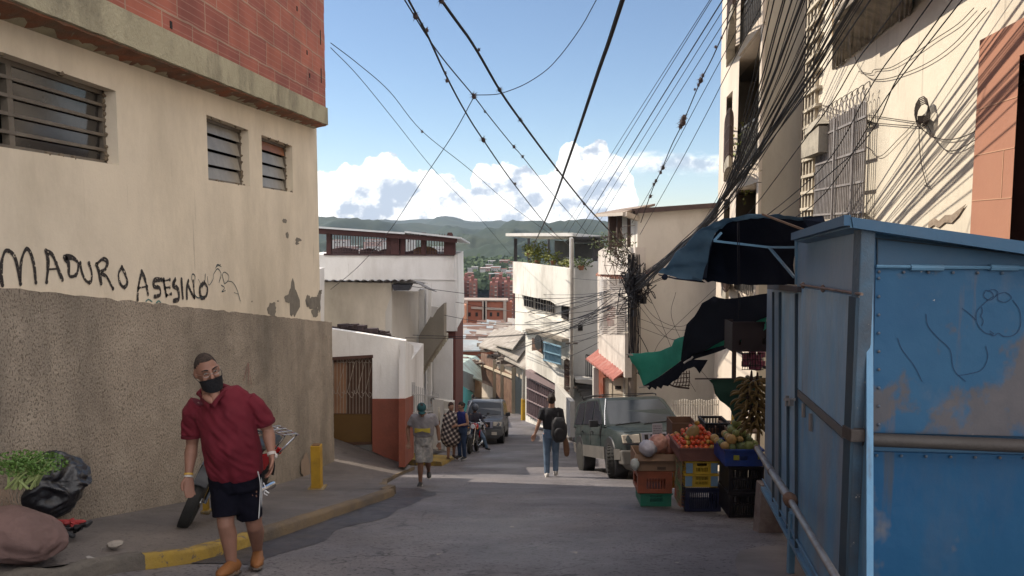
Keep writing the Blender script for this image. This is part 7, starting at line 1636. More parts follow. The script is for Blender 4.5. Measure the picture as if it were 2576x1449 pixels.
# poncho
g,d=ftd(1135,1158)
plaid=bpy.data.materials.new('plaid_wool'); plaid.use_nodes=True; nt=plaid.node_tree; N=nt.nodes; L_=nt.links; tcn=N.new('ShaderNodeTexCoord'); sx=N.new('ShaderNodeSeparateXYZ'); mpn=N.new('ShaderNodeMapping'); mpn.inputs['Rotation'].default_value=(0,R(28),0); L_.new(tcn.outputs['Object'],mpn.inputs[0]); L_.new(mpn.outputs[0],sx.inputs[0])
def st_(o,f,t):
    a=N.new('ShaderNodeMath'); a.operation='MULTIPLY'; a.inputs[1].default_value=f; L_.new(o,a.inputs[0]); b=N.new('ShaderNodeMath'); b.operation='SINE'; L_.new(a.outputs[0],b.inputs[0]); c=N.new('ShaderNodeMath'); c.operation='GREATER_THAN'; c.inputs[1].default_value=t; L_.new(b.outputs[0],c.inputs[0]); return c.outputs[0]
ad=N.new('ShaderNodeMath'); ad.operation='ADD'; L_.new(st_(sx.outputs[0],58,.25),ad.inputs[0]); L_.new(st_(sx.outputs[2],50,.25),ad.inputs[1]); a2=N.new('ShaderNodeMath'); a2.operation='MULTIPLY'; a2.inputs[1].default_value=.5; L_.new(ad.outputs[0],a2.inputs[0])
rp_=N.new('ShaderNodeValToRGB'); rp_.color_ramp.interpolation='CONSTANT'; rp_.color_ramp.elements[0].color=(.015,.015,.02,1); e=rp_.color_ramp.elements[1]; e.position=.4; e.color=(.13,.10,.10,1); e=rp_.color_ramp.elements.new(.9); e.color=(.48,.43,.38,1); L_.new(a2.outputs[0],rp_.inputs[0]); L_.new(rp_.outputs[0],N['Principled BSDF'].inputs['Base Color']); N['Principled BSDF'].inputs['Roughness'].default_value=.9
T,J,O,s=walker('short haired woman wrapped in a black and white plaid poncho with bare shins',g,148*d/F,R(35),sk3,M('brown_hair',(.05,.022,.016),(.035,.016,.012),20,.7,.5,90),plaid,M('dark_skirt',(.02,.02,.025),None,4,.8,.1),sleeve='long',short=True,over=dict(knR=P0(.12,.49,.03),anR=P0(.16,.1,.12)),shoes=M('sandal_brown',(.08,.05,.04),None,4,.6,.1))
mb=MB(); f=T.location; Rz=Matrix.Rotation(R(35),3,'Z'); q=lambda z,y=0:f+Rz@V((0,y,z*s))
mb.loft([q(.62),q(.8),q(1.05),q(1.28),q(1.4),q(1.44)],[(.34,.24),(.33,.24),(.30,.21),(.245,.17),(.15,.11),(.09,.08)],22,side=Rz@V((1,0,0))); mm2=remesh(mb,.016,3); mm2.v=[p+V((1,-1,0))*.02*noise.noise(V((p.x*9,p.y*9,p.z*3)))+V((0,0,.06*noise.noise(V((p.x*6,p.y*6,1))))) if p.z<f.z+.8*s else p for p in mm2.v]
part(T,'poncho',mm2,plaid,smooth=80,fix=False)
# woman in blue top
g,d=ftd(1160,1159)
T,J,O,s=walker('woman in sleeveless blue top and dark jeans with folded arms beside the red motorcycle',g+V((.02,.15,0)),147*d/F,R(-40),sk3,None,M('royal_blue_top',(.02,.025,.14),(.015,.02,.10),4,.8,.2),M('dark_jeans',(.02,.035,.075),(.03,.05,.10),8,.85,.2,60),sleeve='none',over=dict(elL=P0(-.25,1.12,-.05),wrL=P0(-.02,1.08,-.24),elR=P0(.26,1.10,-.02),wrR=P0(.05,1.05,-.26)),hO=(R(-20),R(5),0),wd=1.05,fat=1.1)
mb=MB(); mb.ell(J['head']+O@V((0,.09*s,.03)),(.045,.045,.05),nu=12,nv=8); part(T,'hair_bun',mb,M('dark_hair'))
# rider on the red bike
g,d=ftd(1196,1136)
T,J,O,s=walker('rider in dark jacket and faded jeans straddling the red motorcycle with one foot out',g+V((-.02,.1,.0)),1.62,R(28),sk2,None,M('dark_jacket',(.025,.028,.045),(.035,.035,.05),4,.7,.2),M('faded_jeans',(.13,.19,.27),(.08,.13,.2),8,.85,.2,60),sleeve='long',over=dict(hpL=P0(-.1,.84,.05),hpR=P0(.1,.84,.05),knL=P0(-.22,.52,-.22),anL=P0(-.2,.14,-.12),toL=P0(-.22,.06,-.3),knR=P0(.28,.48,-.16),anR=P0(.42,.09,-.12),toR=P0(.48,.02,-.28),elL=P0(-.26,1.12,-.12),wrL=P0(-.28,1.02,-.36),elR=P0(.26,1.12,-.12),wrR=P0(.28,1.02,-.36)))
mb=MB(); mb.ell(J['head']+V((0,0,.03)),(.125,.14,.13),nu=18,nv=12); part(T,'helmet',mb,M('grey_helmet',(.09,.10,.12),(.06,.07,.09),3,.3,0))
# far walker
g=W(1190,1050,36); g.z=zr(g.y)
walker('distant person in dark top walking down the lane beyond the silver grey car',g,1.72,R(170),sk2,None,M('dark_jacket'),M('dark_jeans'),vox=.02)
# woman with backpack seen from behind
g,d=ftd(1391,1199); s_=214*d/F
T,J,O,s=walker('person in black t shirt and blue jeans walking away down the street',g+V((-.04,0,0)),s_*.985,R(178),sk3,None,M('black_tshirt',(.012,.012,.014),(.018,.018,.022),4,.85,.2,50),M('blue_jeans',(.10,.15,.22),(.06,.095,.15),6,.85,.3,60,(.22,.28,.35),3,.6),over=dict(elR=P0(.25,1.12,.04),wrR=P0(.33,.88,.02),elL=P0(-.22,1.12,.05),wrL=P0(-.26,.86,-.06),knL=P0(-.09,.49,-.08),anL=P0(-.09,.13,.04),toL=P0(-.10,.03,-.12),knR=P0(.09,.49,-.02),anR=P0(.085,.09,.06),toR=P0(.09,.02,-.13)),shoes=M('white_trainer'),wd=1.05)
mb=MB(); mb.ell(J['head']+O@V((0,.085*s,.06*s)),(.05*s,.05*s,.05*s),nu=12,nv=8,fn=lambda q:q*(1+.1*noise.noise(q*6))); part(T,'hair_bun',mb,M('dark_hair'))
mb=MB(); p=T.location+V((0,.0,0)); L2=lambda x,y,z:T.location+Matrix.Rotation(R(178),3,'Z')@(V((x,y,z))*s)
T2=thing('backpack','black backpack slung low on the right shoulder of the person walking away','backpack',L2(-.17,.24,.78))
m=MB(); m.ell(L2(-.15,.19,1.02),(.155*s,.10*s,.25*s),nu=26,nv=20,fn=lambda q:V((math.copysign(abs(q.x)**.7,q.x),math.copysign(abs(q.y)**.7,q.y),math.copysign(abs(q.z)**.8,q.z)))*(1+.14*noise.noise(q*2.5))); part(T2,'bag',m,M('black_nylon',(.014,.014,.016),(.022,.022,.026),5,.6,.4,20))
m=MB(); P=sp([L2(-.13,.12,1.28),L2(-.13,.0,1.42),L2(-.12,-.11,1.3),L2(-.14,-.13,1.1)],5); m.loft(P,[(.02,.006)]*len(P),8); m.loft(sp([L2(-.02,.27,1.3),L2(.0,.28,1.1),L2(-.02,.27,.9),L2(.02,.26,.6)],4),[.006]*13,6); part(T2,'strap',m,blackp)
m=MB(); m.ell(L2(-.15,.32,.98),(.10*s,.04*s,.12*s),nu=14,nv=10); part(T2,'pocket',m,M('black_nylon'))
T3=thing('carried_jacket','brown jacket hanging from the hand of the person with the backpack','jacket',L2(-.28,.05,.5)); m=MB(); m.loft([L2(-.27,.04,.86),L2(-.29,.04,.72),L2(-.31,.04,.56),L2(-.31,.04,.46)],[(.03,.03),(.06,.04),(.07,.04),(.05,.03)],12); part(T3,'cloth',m,M('brown_cloth',(.16,.085,.05),(.11,.06,.04),6,.9,.4))
# ---------- overhead cables
rnd=random.Random(17)
def cable(lab,P,d0,d1,r,group=None,ext0=0,ext1=0,name='overhead_cable',n=6,mat=None,tufts=()):
    L=[0]
    for a,b in zip(P,P[1:]): L.append(L[-1]+math.hypot(b[0]-a[0],b[1]-a[1]))
    # inverse depth runs linearly along the picture line of a straight span
    pts=[W(x,y,1/((1/d0)*(1-l/L[-1])+(1/d1)*(l/L[-1]))) for (x,y),l in zip(P,L)]
    if ext0: pts=[pts[0]+(pts[0]-pts[1]).normalized()*ext0]+pts
    if ext1: pts=pts+[pts[-1]+(pts[-1]-pts[-2]).normalized()*ext1]
    Q=sp(pts,n); mb=MB(); mb.tube(Q,r,6)
    if not tufts: return solo(name,lab,'cable',mb,mat or cablem,group)
    T=thing(name,lab,'cable',Q[0],group); part(T,'wire',mb,mat or cablem)
    for (x,y,sz) in tufts:
        best=min(Q,key=lambda p:(lambda s:(s[0]-x)**2+(s[1]-y)**2)(proj(p))); tuft(T,best,x,y,sz)
    return T
def proj(p):
    d=p.y*CP-p.z*SP; return (1288+F*p.x/d,724.5-F*(p.y*SP+p.z*CP)/d)
tuftm=M('airplant_brown',(.06,.045,.045),(.10,.075,.07),9,.9,0)
def tuft(T,p,x,y,sz):
    d=p.y*CP-p.z*SP; c=W(x,y,d); r=sz*d/F; mb=MB(); rr=random.Random(int(x*7+y))
    for k in range(34):
        a=V((rr.gauss(0,1),rr.gauss(0,1),rr.gauss(0,1))).normalized(); b=c+a*r*rr.uniform(.5,1.25); m=c.lerp(b,.5)+V((0,0,r*.12)); w_=a.orthogonal().normalized()*r*.075
        mb.add([c+a*r*.1-w_,c+a*r*.1+w_,m+w_*.8,m-w_*.8],[(0,1,2,3)]); mb.add([m-w_*.8,m+w_*.8,b],[(0,1,2)])
    mb.ell(c,(r*.42,r*.42,r*.5),nu=8,nv=6,fn=lambda q:q*(1+.4*noise.noise(q*3)))
    part(T,'air_plant',mb,tuftm,smooth=0,fix=False)
cable('black cable carrying several air plant tufts down the middle left of the sky',[(1028,0),(1075,88),(1125,196),(1170,280),(1215,351),(1300,472),(1385,577),(1432,618)],7,31,.012,ext0=4,tufts=[(1045,40,15),(1120,183,7),(1124,203,9),(1216,352,12),(1296,462,6),(1385,576,5)])
cable('thick black cable crossing the sky to the rusty pole, with air plants along it',[(1110,0),(1190,112),(1258,228),(1310,303),(1385,404),(1470,512),(1530,577),(1590,640)],6,21,.014,ext0=4,tufts=[(1110,0,16),(1205,125,7),(1257,226,11),(1309,301,9),(1402,428,6),(1469,512,7)])
cable('thickest black cable running steeply from the top of the sky to the terrace roof',[(1566,0),(1530,110),(1500,195),(1430,402),(1385,525),(1340,622)],6,32,.021,ext0=4)
cable('thin curved wire looping from the top of the sky to the air plant knot',[(1500,0),(1470,55),(1440,100),(1405,145),(1370,180),(1320,212),(1270,232),(1240,238),(1195,239)],9,11,.006,ext0=2)
cable('thin wire with the big air plant knot, beside the black tufted cable',[(1018,0),(1075,92),(1120,155),(1192,242),(1230,292),(1293,370),(1316,396),(1400,500),(1480,590)],8,30,.009,ext0=4,tufts=[(1062,63,8),(1074,76,10),(1192,242,13),(1220,281,6),(1293,369,8),(1315,394,7)])
cable('thin wire falling left from the air plant knot to the cream house roof',[(1190,248),(1140,338),(1065,450),(980,580),(900,672),(832,728)],11,21,.007)
cable('upper of two thin wires leaving the block wall corner towards the far balcony house',[(832,108),(900,160),(980,230),(1062,330),(1180,425),(1290,520),(1400,600)],15.6,33,.009,tufts=[(1062,331,6)])
cable('lower of two thin wires leaving the block wall corner towards the lane',[(832,120),(900,190),(990,300),(1090,425),(1190,530),(1285,640)],15.6,36,.008)
for k,(x0,y0,x1,y1,r) in enumerate([(1790,0,1420,600,.008),(1818,0,1440,608,.013),(1822,20,1455,612,.008),(1826,48,1470,618,.008),(1760,40,1410,590,.007)]):
    cable('thin straight cable in the sheaf rising right across the sky above the canopy house',[(x0,y0),((x0+x1)/2-6,(y0+y1)/2+8),(x1,y1)],13,33,r,group='parallel cables in the sky at right',ext0=6)
cable('cable grown over with long brown air plants left of the cream block',[(1822,80),(1790,150),(1762,205),(1718,308),(1690,365),(1665,425),(1640,480),(1612,560)],14,22,.012,ext0=5,tufts=[(1815,95,6),(1800,118,7),(1768,190,9),(1763,202,13),(1757,214,8),(1748,225,6),(1721,296,14),(1718,308,17),(1712,318,12),(1668,422,10),(1662,434,8),(1650,455,8),(1645,464,7),(1636,494,8)])
cable('lone thin wire between the air plant cable and the cream block',[(1830,120),(1760,250),(1680,400),(1590,560)],14,22,.008,ext0=5)
cable('second lone thin wire close to the cream block balconies',[(1826,190),(1770,300),(1700,430),(1610,590)],14,22,.008,ext0=5)
# dense bundle towards the pole
GB='dense black cable bundle along the right facades'
for k in range(30):
    t=k/29; x0=1935+rnd.uniform(-8,8)+250*t**.8; r=rnd.choice([.004,.005,.005,.006,.008,.010]) if k not in (8,15,21,26) else .016
    dd0=7.7+rnd.uniform(-.45,.45); sag=rnd.uniform(-4,10)
    cable('black cable in the dense bundle slanting along the right facades to the rusty pole',[(x0,-2),(x0+(1810-x0)*.43,240+rnd.uniform(-10,10)+sag),(1800+rnd.uniform(-12,14)+14*t,525+rnd.uniform(-12,12)),(1700+rnd.uniform(-6,6),632+rnd.uniform(-6,6)),(1598+rnd.uniform(-6,6),718+rnd.uniform(-20,20))],dd0,21,r,group=GB,ext0=7)
for k,(x0,x1,y1) in enumerate([(2270,2040,330),(2345,2050,440),(2420,2040,520),(2395,2130,400)]):
    cable('separate thin cable crossing the pale facade to the right of the bundle',[(x0,0),((x0+x1)/2,y1*.47),(x1,y1),(1800+k*6,620+k*4),(1600,730)],6.8,21,.007,group='thin cables right of the bundle',ext0=7)
# service drops from the pole to the houses on the left and centre
for k,(x1,y1,d1,y0,sg) in enumerate([(1085,787,25,745,60),(1038,843,20.5,780,35),(1020,850,18,790,28),(1030,720,22.5,735,26),(1146,760,27,760,34),(1330,810,34,770,20),(1300,905,43,790,20),(1350,740,35,720,12),(1410,800,33,760,18),(1436,860,31.5,790,20),(1290,860,52,800,20),(1322,930,42,800,25),(1436,700,31.5,700,6),(1262,835,70,745,20),(1210,870,58,770,22),(1220,850,80,760,26)]):
    xm=(1590+x1)/2; cable('thin service wire sagging from the rusty pole across the lane',[(1592,y0),((1592*2+x1)/3,y0+(y1-y0)/3+sg*.8),((1592+2*x1)/3,y0+(y1-y0)*2/3+sg*.7),(x1,y1)],21,d1,.0085,group='service wires fanning out from the rusty pole')
for k in range(12):
    y0=700+rnd.uniform(0,60); y1=760+k*10+rnd.uniform(-6,6); cable('thin parallel wire fanning from the rusty pole past the grey gable',[(1590,y0),(1510,y0+(y1-y0)*.35+10),(1436,y0+(y1-y0)*.7+8),(1330-k*3,y1+18)],21,36,.010,group='fan of wires crossing the grey gable')
for P in ([(1600,760),(1680,850),(1740,830),(1800,745)],[(1602,740),(1650,800),(1720,820),(1790,760),(1850,725)],[(1604,700),(1650,780),(1700,900),(1750,985)],[(1800,725),(1720,800),(1660,860),(1640,905)],[(1700,735),(1690,800),(1740,900),(1800,975)],[(1604,800),(1700,830),(1780,815),(1830,735)],[(1600,820),(1680,850),(1760,880)]):
    cable('slack black wire drooping in front of the beige side wall',P,21,21.6,.006,group='slack wires on the beige side wall')
# ---------- hills across the valley
hillm=M('forest_hill',(.012,.022,.015),(.026,.038,.022),.012,.95,.6,.03,dirt=(.07,.075,.045),ds=.004,da=.5,det=12,patch=(.018,.03,.018),ps=.02,pt=.5)
def ridge(name,pts,d0,d1,zb,amp,mat,nu=150,nv=46,seed=0,mx=600,Mx=2100):
    def ry(x):
        if x<=pts[0][0]: return pts[0][1]
        for (a,p),(b,q) in zip(pts,pts[1:]):
            if x<=b:
                t=(x-a)/(b-a); t=t*t*(3-2*t); return p+(q-p)*t
        return pts[-1][1]
    mb=MB()
    def f(u,v):
        x=mx+(Mx-mx)*u; d=d0+(d1-d0)*v*1.35; top=W(x,ry(x),d1); t=min(1,v*1.35); 
        p=W(x,570,d); s=t**1.15 if v*1.35<=1 else 1-(v*1.35-1)*2.2
        q=V((p.x/ (d1*.22),p.y/(d1*.22),seed)); n=noise.noise(q)+.5*noise.noise(q*2.3)
        rid=1-abs(noise.noise(V((p.x/(d1*.07),p.y/(d1*.16),seed+5))))*2
        e=math.sin(min(1,t)*math.pi)
        z=zb+(top.z-zb)*s+amp*(n*e*.6+(rid-.4)*e*.7)+amp*.05*noise.noise(V((p.x/(d1*.006),p.y/(d1*.006),1)))
        return V((p.x,p.y,z))
    mb.grid(f,nu,nv); return struct(name,mb,mat,smooth=80)
ridge('hills_far',[(600,560),(1000,557),(1060,551),(1130,549),(1180,556),(1260,560),(1300,556),(1340,562),(1430,568),(1520,576),(2100,560)],3600,6200,-60,110,hillm,seed=1)
ridge('hills_middle',[(600,540),(820,548),(880,552),(950,560),(1000,565),(1049,561),(1090,566),(1150,573),(1200,577),(1330,567),(1345,564),(1390,576),(1440,581),(1500,586),(2100,560)],2100,3600,-75,95,hillm,seed=4)
ridge('hills_near',[(600,640),(1060,622),(1110,612),(1150,602),(1190,588),(1227,573),(1270,578),(1340,592),(1420,596),(1500,600),(2100,570)],1150,2100,-88,100,hillm,nu=260,nv=80,seed=9)
# ---------- brick towers
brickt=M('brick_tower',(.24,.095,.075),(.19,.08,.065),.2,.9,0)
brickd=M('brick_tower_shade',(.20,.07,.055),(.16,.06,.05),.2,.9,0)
winm=M('tower_window',(.09,.06,.055),(.13,.10,.09),.5,.6,0)
slabm=M('tower_slab',(.42,.33,.28),(.36,.28,.25),.5,.8,0)
def tower(x0,x1,yt,d,lab,dep=18,nf=12,cols=3):
    a=W(x0,yt,d); b=W(x1,yt,d); z0=-95; w=b.x-a.x
    T=thing('apartment_tower',lab,'tower block',(a.x,a.y,z0),'red brick apartment towers in the valley')
    mb=MB(); mb.bx((a.x,a.y,z0),(b.x,a.y+dep,a.z)); part(T,'wall',mb,brickt,smooth=0)
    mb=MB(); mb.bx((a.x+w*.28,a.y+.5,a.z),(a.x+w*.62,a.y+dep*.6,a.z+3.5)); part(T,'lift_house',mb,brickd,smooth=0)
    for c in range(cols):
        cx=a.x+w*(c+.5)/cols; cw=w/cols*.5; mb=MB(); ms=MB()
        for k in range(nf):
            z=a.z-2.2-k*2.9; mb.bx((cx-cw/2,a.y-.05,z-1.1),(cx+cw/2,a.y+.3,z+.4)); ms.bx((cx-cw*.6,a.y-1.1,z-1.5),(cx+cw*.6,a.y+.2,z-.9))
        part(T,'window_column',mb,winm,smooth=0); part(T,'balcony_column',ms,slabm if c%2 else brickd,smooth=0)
tower(1147,1164,712,560,'narrow brick tower at the left end of the pair of tower groups',20,12,2)
tower(1163,1182,700,585,'taller stepped brick tower just right of the leftmost one',20,13,2)
tower(1180,1198,706,560,'brick tower with pale balconies on the right of the left group',20,12,2)
tower(1120,1150,716,600,'brick tower mostly behind the terrace house',20,12,3)
tower(1232,1252,712,560,'brick tower on the left of the right hand group',20,12,2)
tower(1248,1272,702,590,'tallest brick tower of the right hand group',20,13,2)
tower(1268,1292,710,565,'brick tower beside the balcony house edge',20,12,2)
tower(1290,1312,715,600,'brick tower seen just behind the balcony house',20,12,2)
# pale school building on the slope
T=thing('hillside_block','long pinkish white block on the forested slope above the brick towers','building',W(1250,690,1250))
a=W(1219,664,1250); b=W(1290,662,1250); mb=MB(); mb.bx((a.x,a.y,a.z-22),(b.x,b.y+30,a.z)); mb.bx((a.x+12,a.y-8,a.z-26),(b.x-4,b.y,a.z-14)); part(T,'wall',mb,M('pink_wall_far',(.42,.33,.31),(.34,.26,.24),.1,.9,0),smooth=0)
for k in range(3):
    mb=MB(); mb.bx((a.x+2,a.y-.4,a.z-4-k*6),(b.x-2,a.y,a.z-2-k*6)); part(T,'window_band',mb,winm,smooth=0)
mb=MB(); mb.bx((a.x-2,a.y-2,a.z),(b.x+2,b.y+30,a.z+2)); part(T,'roof',mb,slabm,smooth=0)
# small far houses and trees
rnd=random.Random(2)
cols=[M('far_white',(.42,.40,.38),None,1,.9,0),M('far_pink',(.38,.25,.22),None,1,.9,0),M('far_brick',(.26,.12,.09),None,1,.9,0),M('far_grey',(.3,.3,.3),None,1,.9,0)]
def farhouse(x,y,d,w,h,ci,lab,grp,base=30):
    p=W(x,y,d); T=thing('distant_house',lab,'house',(p.x,p.y,p.z-h-base),grp)
    mb=MB(); mb.bx((p.x-w/2,p.y,p.z-h-base),(p.x+w/2,p.y+w,p.z)); part(T,'wall',mb,cols[ci],smooth=0)
    mb=MB(); mb.bx((p.x-w*.55,p.y-.5,p.z),(p.x+w*.55,p.y+w*1.05,p.z+.6)); part(T,'roof',mb,cols[(ci+1+rnd.randrange(3))%4],smooth=0)
    mb=MB(); 
    for k in range(3): mb.bx((p.x-w*.35+k*w*.27,p.y-.15,p.z-h*.6),(p.x-w*.22+k*w*.27,p.y,p.z-h*.3))
    part(T,'windows',mb,winm,smooth=0)
for k in range(26):
    y=rnd.uniform(655,692); x=rnd.uniform(1145,1300); d=1150-(y-655)*9
    farhouse(x,y,d,rnd.uniform(5,13),rnd.uniform(3,6),rnd.choice([0,0,1,2,3]),'tiny pale house among the trees on the far valley floor','small houses on the far valley floor')
for k in range(16):
    y=rnd.uniform(598,640); x=rnd.uniform(825,1130); farhouse(x,y,1500,rnd.uniform(14,40),rnd.uniform(6,12),rnd.choice([0,0,0,1]),'tiny white house on the far slope seen through the terrace railing','small houses seen through the terrace railing',25)
mb=MB()
for k in range(3600):
    y=rnd.uniform(648,708); x=rnd.uniform(1135,1310); d=1250-(y-650)*7.2+rnd.uniform(-30,30); p=W(x,y,d)+V((0,0,-4)); s=rnd.uniform(2,5)
    for q in range(3):
        c=p+V((rnd.gauss(0,s),rnd.gauss(0,s),rnd.gauss(0,s*.6))); a=V((rnd.uniform(-1,1),rnd.uniform(-1,1),rnd.uniform(.1,1))).normalized()*s*1.1; b=a.orthogonal().normalized()*s*.9
        mb.add([c-a,c+b,c+a,c-b],[(0,1,2,3)])
me=mesh_of(mb,'valley_trees'); o=bpy.data.objects.new('valley_trees',me); C.objects.link(o); me.materials.append(M('far_tree',(.035,.055,.025),(.06,.085,.035),.05,.95,0)); o['kind']='stuff'
# ground rising under the valley houses
mb=MB(); mb.grid(lambda u,v:V((-900+1800*u,480+750*v,-92+34*v**1.4+4*noise.noise(V((u*14,v*9,0))))),60,40); struct('valley_floor',mb,hillm,smooth=80)
# ---------- orange brick building
OB=Pl(1150,118,1292,118); T=thing('brick_building','bare orange brick block with concrete posts below the towers','building',W(1210,880,118))
mb=MB(); mb.pp(OB,[(1158,757),(1288,760),(1288,900),(1158,900)],3); part(T,'wall',mb,M('orange_brick',(.27,.10,.065),(.21,.08,.055),.6,.9,.2,3),smooth=0)
mb=MB(); mb.pp(OB,[(1140,762),(1172,768),(1172,830),(1140,830)],5,off=3); part(T,'annex',mb,M('salmon_brick',(.50,.24,.15),(.45,.21,.13),.6,.9,.1),smooth=0)
mb=MB(); mb.pp(OB,[(1154,754),(1278,755),(1278,758),(1154,757)],3.5,off=.3)
for x in (1160,1173,1217,1221,1270): mb.bar(OB(x,757,.1),OB(x,830,.1),.5)
mb.bar(OB(1185,774,.1),OB(1270,778,.1),.35); part(T,'concrete_frame',mb,M('frame_conc',(.34,.28,.24),(.28,.23,.2),1,.9,.1),smooth=0)
mb=MB()
for k in range(5): mb.pp(OB,[(1178+k*18,786),(1184+k*18,786),(1184+k*18,796),(1178+k*18,796)],.2,off=.05)
part(T,'window',mb,dk,smooth=0)
# ---------- jumble of roofs in the dip
tin=[M('tin_a',(.25,.21,.18),(.16,.13,.11),.8,.8,.2,6,(.18,.12,.09),.6,.8),M('tin_b',(.15,.08,.06),(.10,.06,.045),.8,.8,.2,6,(.35,.3,.25),.6,.6),M('tin_c',(.36,.33,.29),(.24,.21,.19),.8,.8,.2,6,(.2,.16,.13),.6,.7),M('tin_d',(.30,.33,.34),(.2,.22,.23),.8,.7,.2,6,(.16,.12,.1),.6,.7)]
wl=[M('brick_hut',(.33,.13,.085),(.27,.105,.07),1,.9,.2),M('salmon_hut',(.50,.27,.19),(.42,.22,.16),1,.9,.2),M('cream_hut',(.52,.45,.36),(.43,.37,.3),1,.9,.2)]
desc=['flat rusty','patched pale','torn brown','grey sheet']
rnd=random.Random(8)
for k in range(64):
    y=818+66*(k/64)+rnd.uniform(-4,4); x=rnd.uniform(1142,1325); d=112-(y-815)*.72
    p=W(x,y,d); w=rnd.uniform(1.8,4.2); l=rnd.uniform(1.2,2.6); T=thing('hillside_shack','small '+desc[k%4]+' roofed hut packed into the dip below the brick block','shack',(p.x,p.y,p.z-3),'packed huts in the dip below the street')
    g=zr(p.y)-1; mb=MB(); mb.bx((p.x-w/2,p.y,g),(p.x+w/2,p.y+l,p.z)); part(T,'wall',mb,wl[k%3],smooth=0)
    mb=MB(); t=rnd.uniform(-.25,.25); a=V((p.x-w*.6,p.y-.5,p.z+.05-t)); b=V((p.x+w*.6,p.y-.5,p.z+.05+t)); mb.ext([a,b,b+V((0,l+1,.4)),a+V((0,l+1,.4))],(0,0,.1)); part(T,'roof',mb,tin[k%4],smooth=0)
    mb=MB()
    for q in range(4): mb.box((p.x+rnd.uniform(-.5,.5)*w,p.y+rnd.uniform(0,.8)*l,p.z+.25),(rnd.uniform(.15,1.2),rnd.uniform(.15,.8),rnd.uniform(.08,.45)),rz=rnd.random()*3)
    part(T,'roof_scrap',mb,M('roof_clutter'),smooth=0)
    mb=MB(); mb.bx((p.x-w*.25,p.y-.04,p.z-1.6),(p.x+w*.05,p.y,p.z-.5)); mb.bx((p.x+w*.2,p.y-.04,p.z-1.5),(p.x+w*.38,p.y,p.z-.7)); part(T,'window',mb,dk,smooth=0)
# ---------- camera, sun, sky
sc=bpy.context.scene
cam=bpy.data.cameras.new('camera'); co=bpy.data.objects.new('camera',cam); C.objects.link(co)
cam.sensor_width=36; cam.lens=36*F/2576; cam.clip_start=.05; cam.clip_end=30000
co.location=(0,0,0); co.rotation_euler=(R(90-4.7),0,0); sc.camera=co
SUN_EL=R(SUNEL); sd=V((SUNX*math.cos(SUN_EL),SUNY*math.cos(SUN_EL),math.sin(SUN_EL))).normalized()
l=bpy.data.lights.new('sun','SUN'); l.energy=3.6; l.angle=R(.5); l.color=(1,.90,.76)
lo=bpy.data.objects.new('sun',l); C.objects.link(lo); lo.rotation_euler=sd.to_track_quat('Z','Y').to_euler(); lo.location=(0,0,40)
w=bpy.data.worlds.new('World'); sc.world=w; w.use_nodes=True; nt=w.node_tree; N=nt.nodes; L=nt.links
bg=N['Background']; bg.inputs[1].default_value=.078
sky=N.new('ShaderNodeTexSky'); sky.sky_type='NISHITA'; sky.sun_disc=False; sky.sun_elevation=SUN_EL; sky.sun_rotation=math.atan2(sd.x,sd.y); sky.altitude=900; sky.air_density=1.0; sky.dust_density=.25; sky.ozone_density=2.0
def mth(op,a,b=None,c=None,cl=False):
    q=N.new('ShaderNodeMath'); q.operation=op; q.use_clamp=cl
    for i,z in enumerate((a,b,c)):
        if z is None: continue
        if isinstance(z,(int,float)): q.inputs[i].default_value=z
        else: L.new(z,q.inputs[i])
    return q.outputs[0]
tc=N.new('ShaderNodeTexCoord'); s=N.new('ShaderNodeSeparateXYZ'); L.new(tc.outputs['Generated'],s.inputs[0])
az=mth('ARCTAN2',s.outputs[0],s.outputs[1]); el=mth('ARCSINE',s.outputs[2])
# cloud tops as a height (in radians) along the azimuth
top=[(500,455),(700,450),(800,430),(850,432),(875,420),(905,436),(925,402),(955,386),(985,398),(1005,400),(1040,432),(1085,428),(1110,450),(1140,438),(1165,475),(1178,478),(1192,430),(1225,418),(1262,420),(1290,412),(1320,420),(1345,442),(1390,430),(1412,370),(1440,360),(1470,385),(1500,366),(1535,385),(1560,400),(1580,440),(1600,500),(1625,545),(1700,555),(1900,540),(2300,500)]
f1=N.new('ShaderNodeFloatCurve'); cv=f1.mapping.curves[0]
A0_,A1_=math.atan((500-1288)/F),math.atan((2300-1288)/F); H=.16
while len(cv.points)>2: cv.points.remove(cv.points[1])
for i,(x,y) in enumerate(top):
    px=(math.atan((x-1288)/F)-A0_)/(A1_-A0_); py=((571-y)/F)/H
    if i==0: cv.points[0].location=(px,py)
    elif i==len(top)-1: cv.points[1].location=(px,py) if False else (1.0,py); 
    else: cv.points.new(px,py)
f1.mapping.use_clip=False; f1.mapping.update()
def noi(off,sc_,det,ro=.55,zs=1.25):
    m=N.new('ShaderNodeMapping'); m.inputs['Location'].default_value=off; m.inputs['Scale'].default_value=(1,1,zs); L.new(tc.outputs['Generated'],m.inputs[0])
    n=N.new('ShaderNodeTexNoise'); n.inputs['Scale'].default_value=sc_; n.inputs['Detail'].default_value=det; n.inputs['Roughness'].default_value=ro; L.new(m.outputs[0],n.inputs['Vector']); return n.outputs['Fac']
nA=noi((0,0,0),26,9,.6); azw=mth('ADD',az,mth('MULTIPLY',mth('SUBTRACT',noi((3,1,2),20,4),.5),.02))
u=mth('DIVIDE',mth('SUBTRACT',azw,A0_),A1_-A0_); L.new(u,f1.inputs['Value'])
ht=mth('MULTIPLY',f1.outputs[0],H)
edge=mth('ADD',mth('SUBTRACT',ht,el),mth('MULTIPLY',mth('SUBTRACT',nA,.5),.05))
def sm(x,a,b):
    q=N.new('ShaderNodeMapRange'); q.interpolation_type='SMOOTHSTEP'; q.inputs[1].default_value=a; q.inputs[2].default_value=b; L.new(x,q.inputs[0]); return q.outputs[0]
mask=sm(edge,-.0012,.0022)
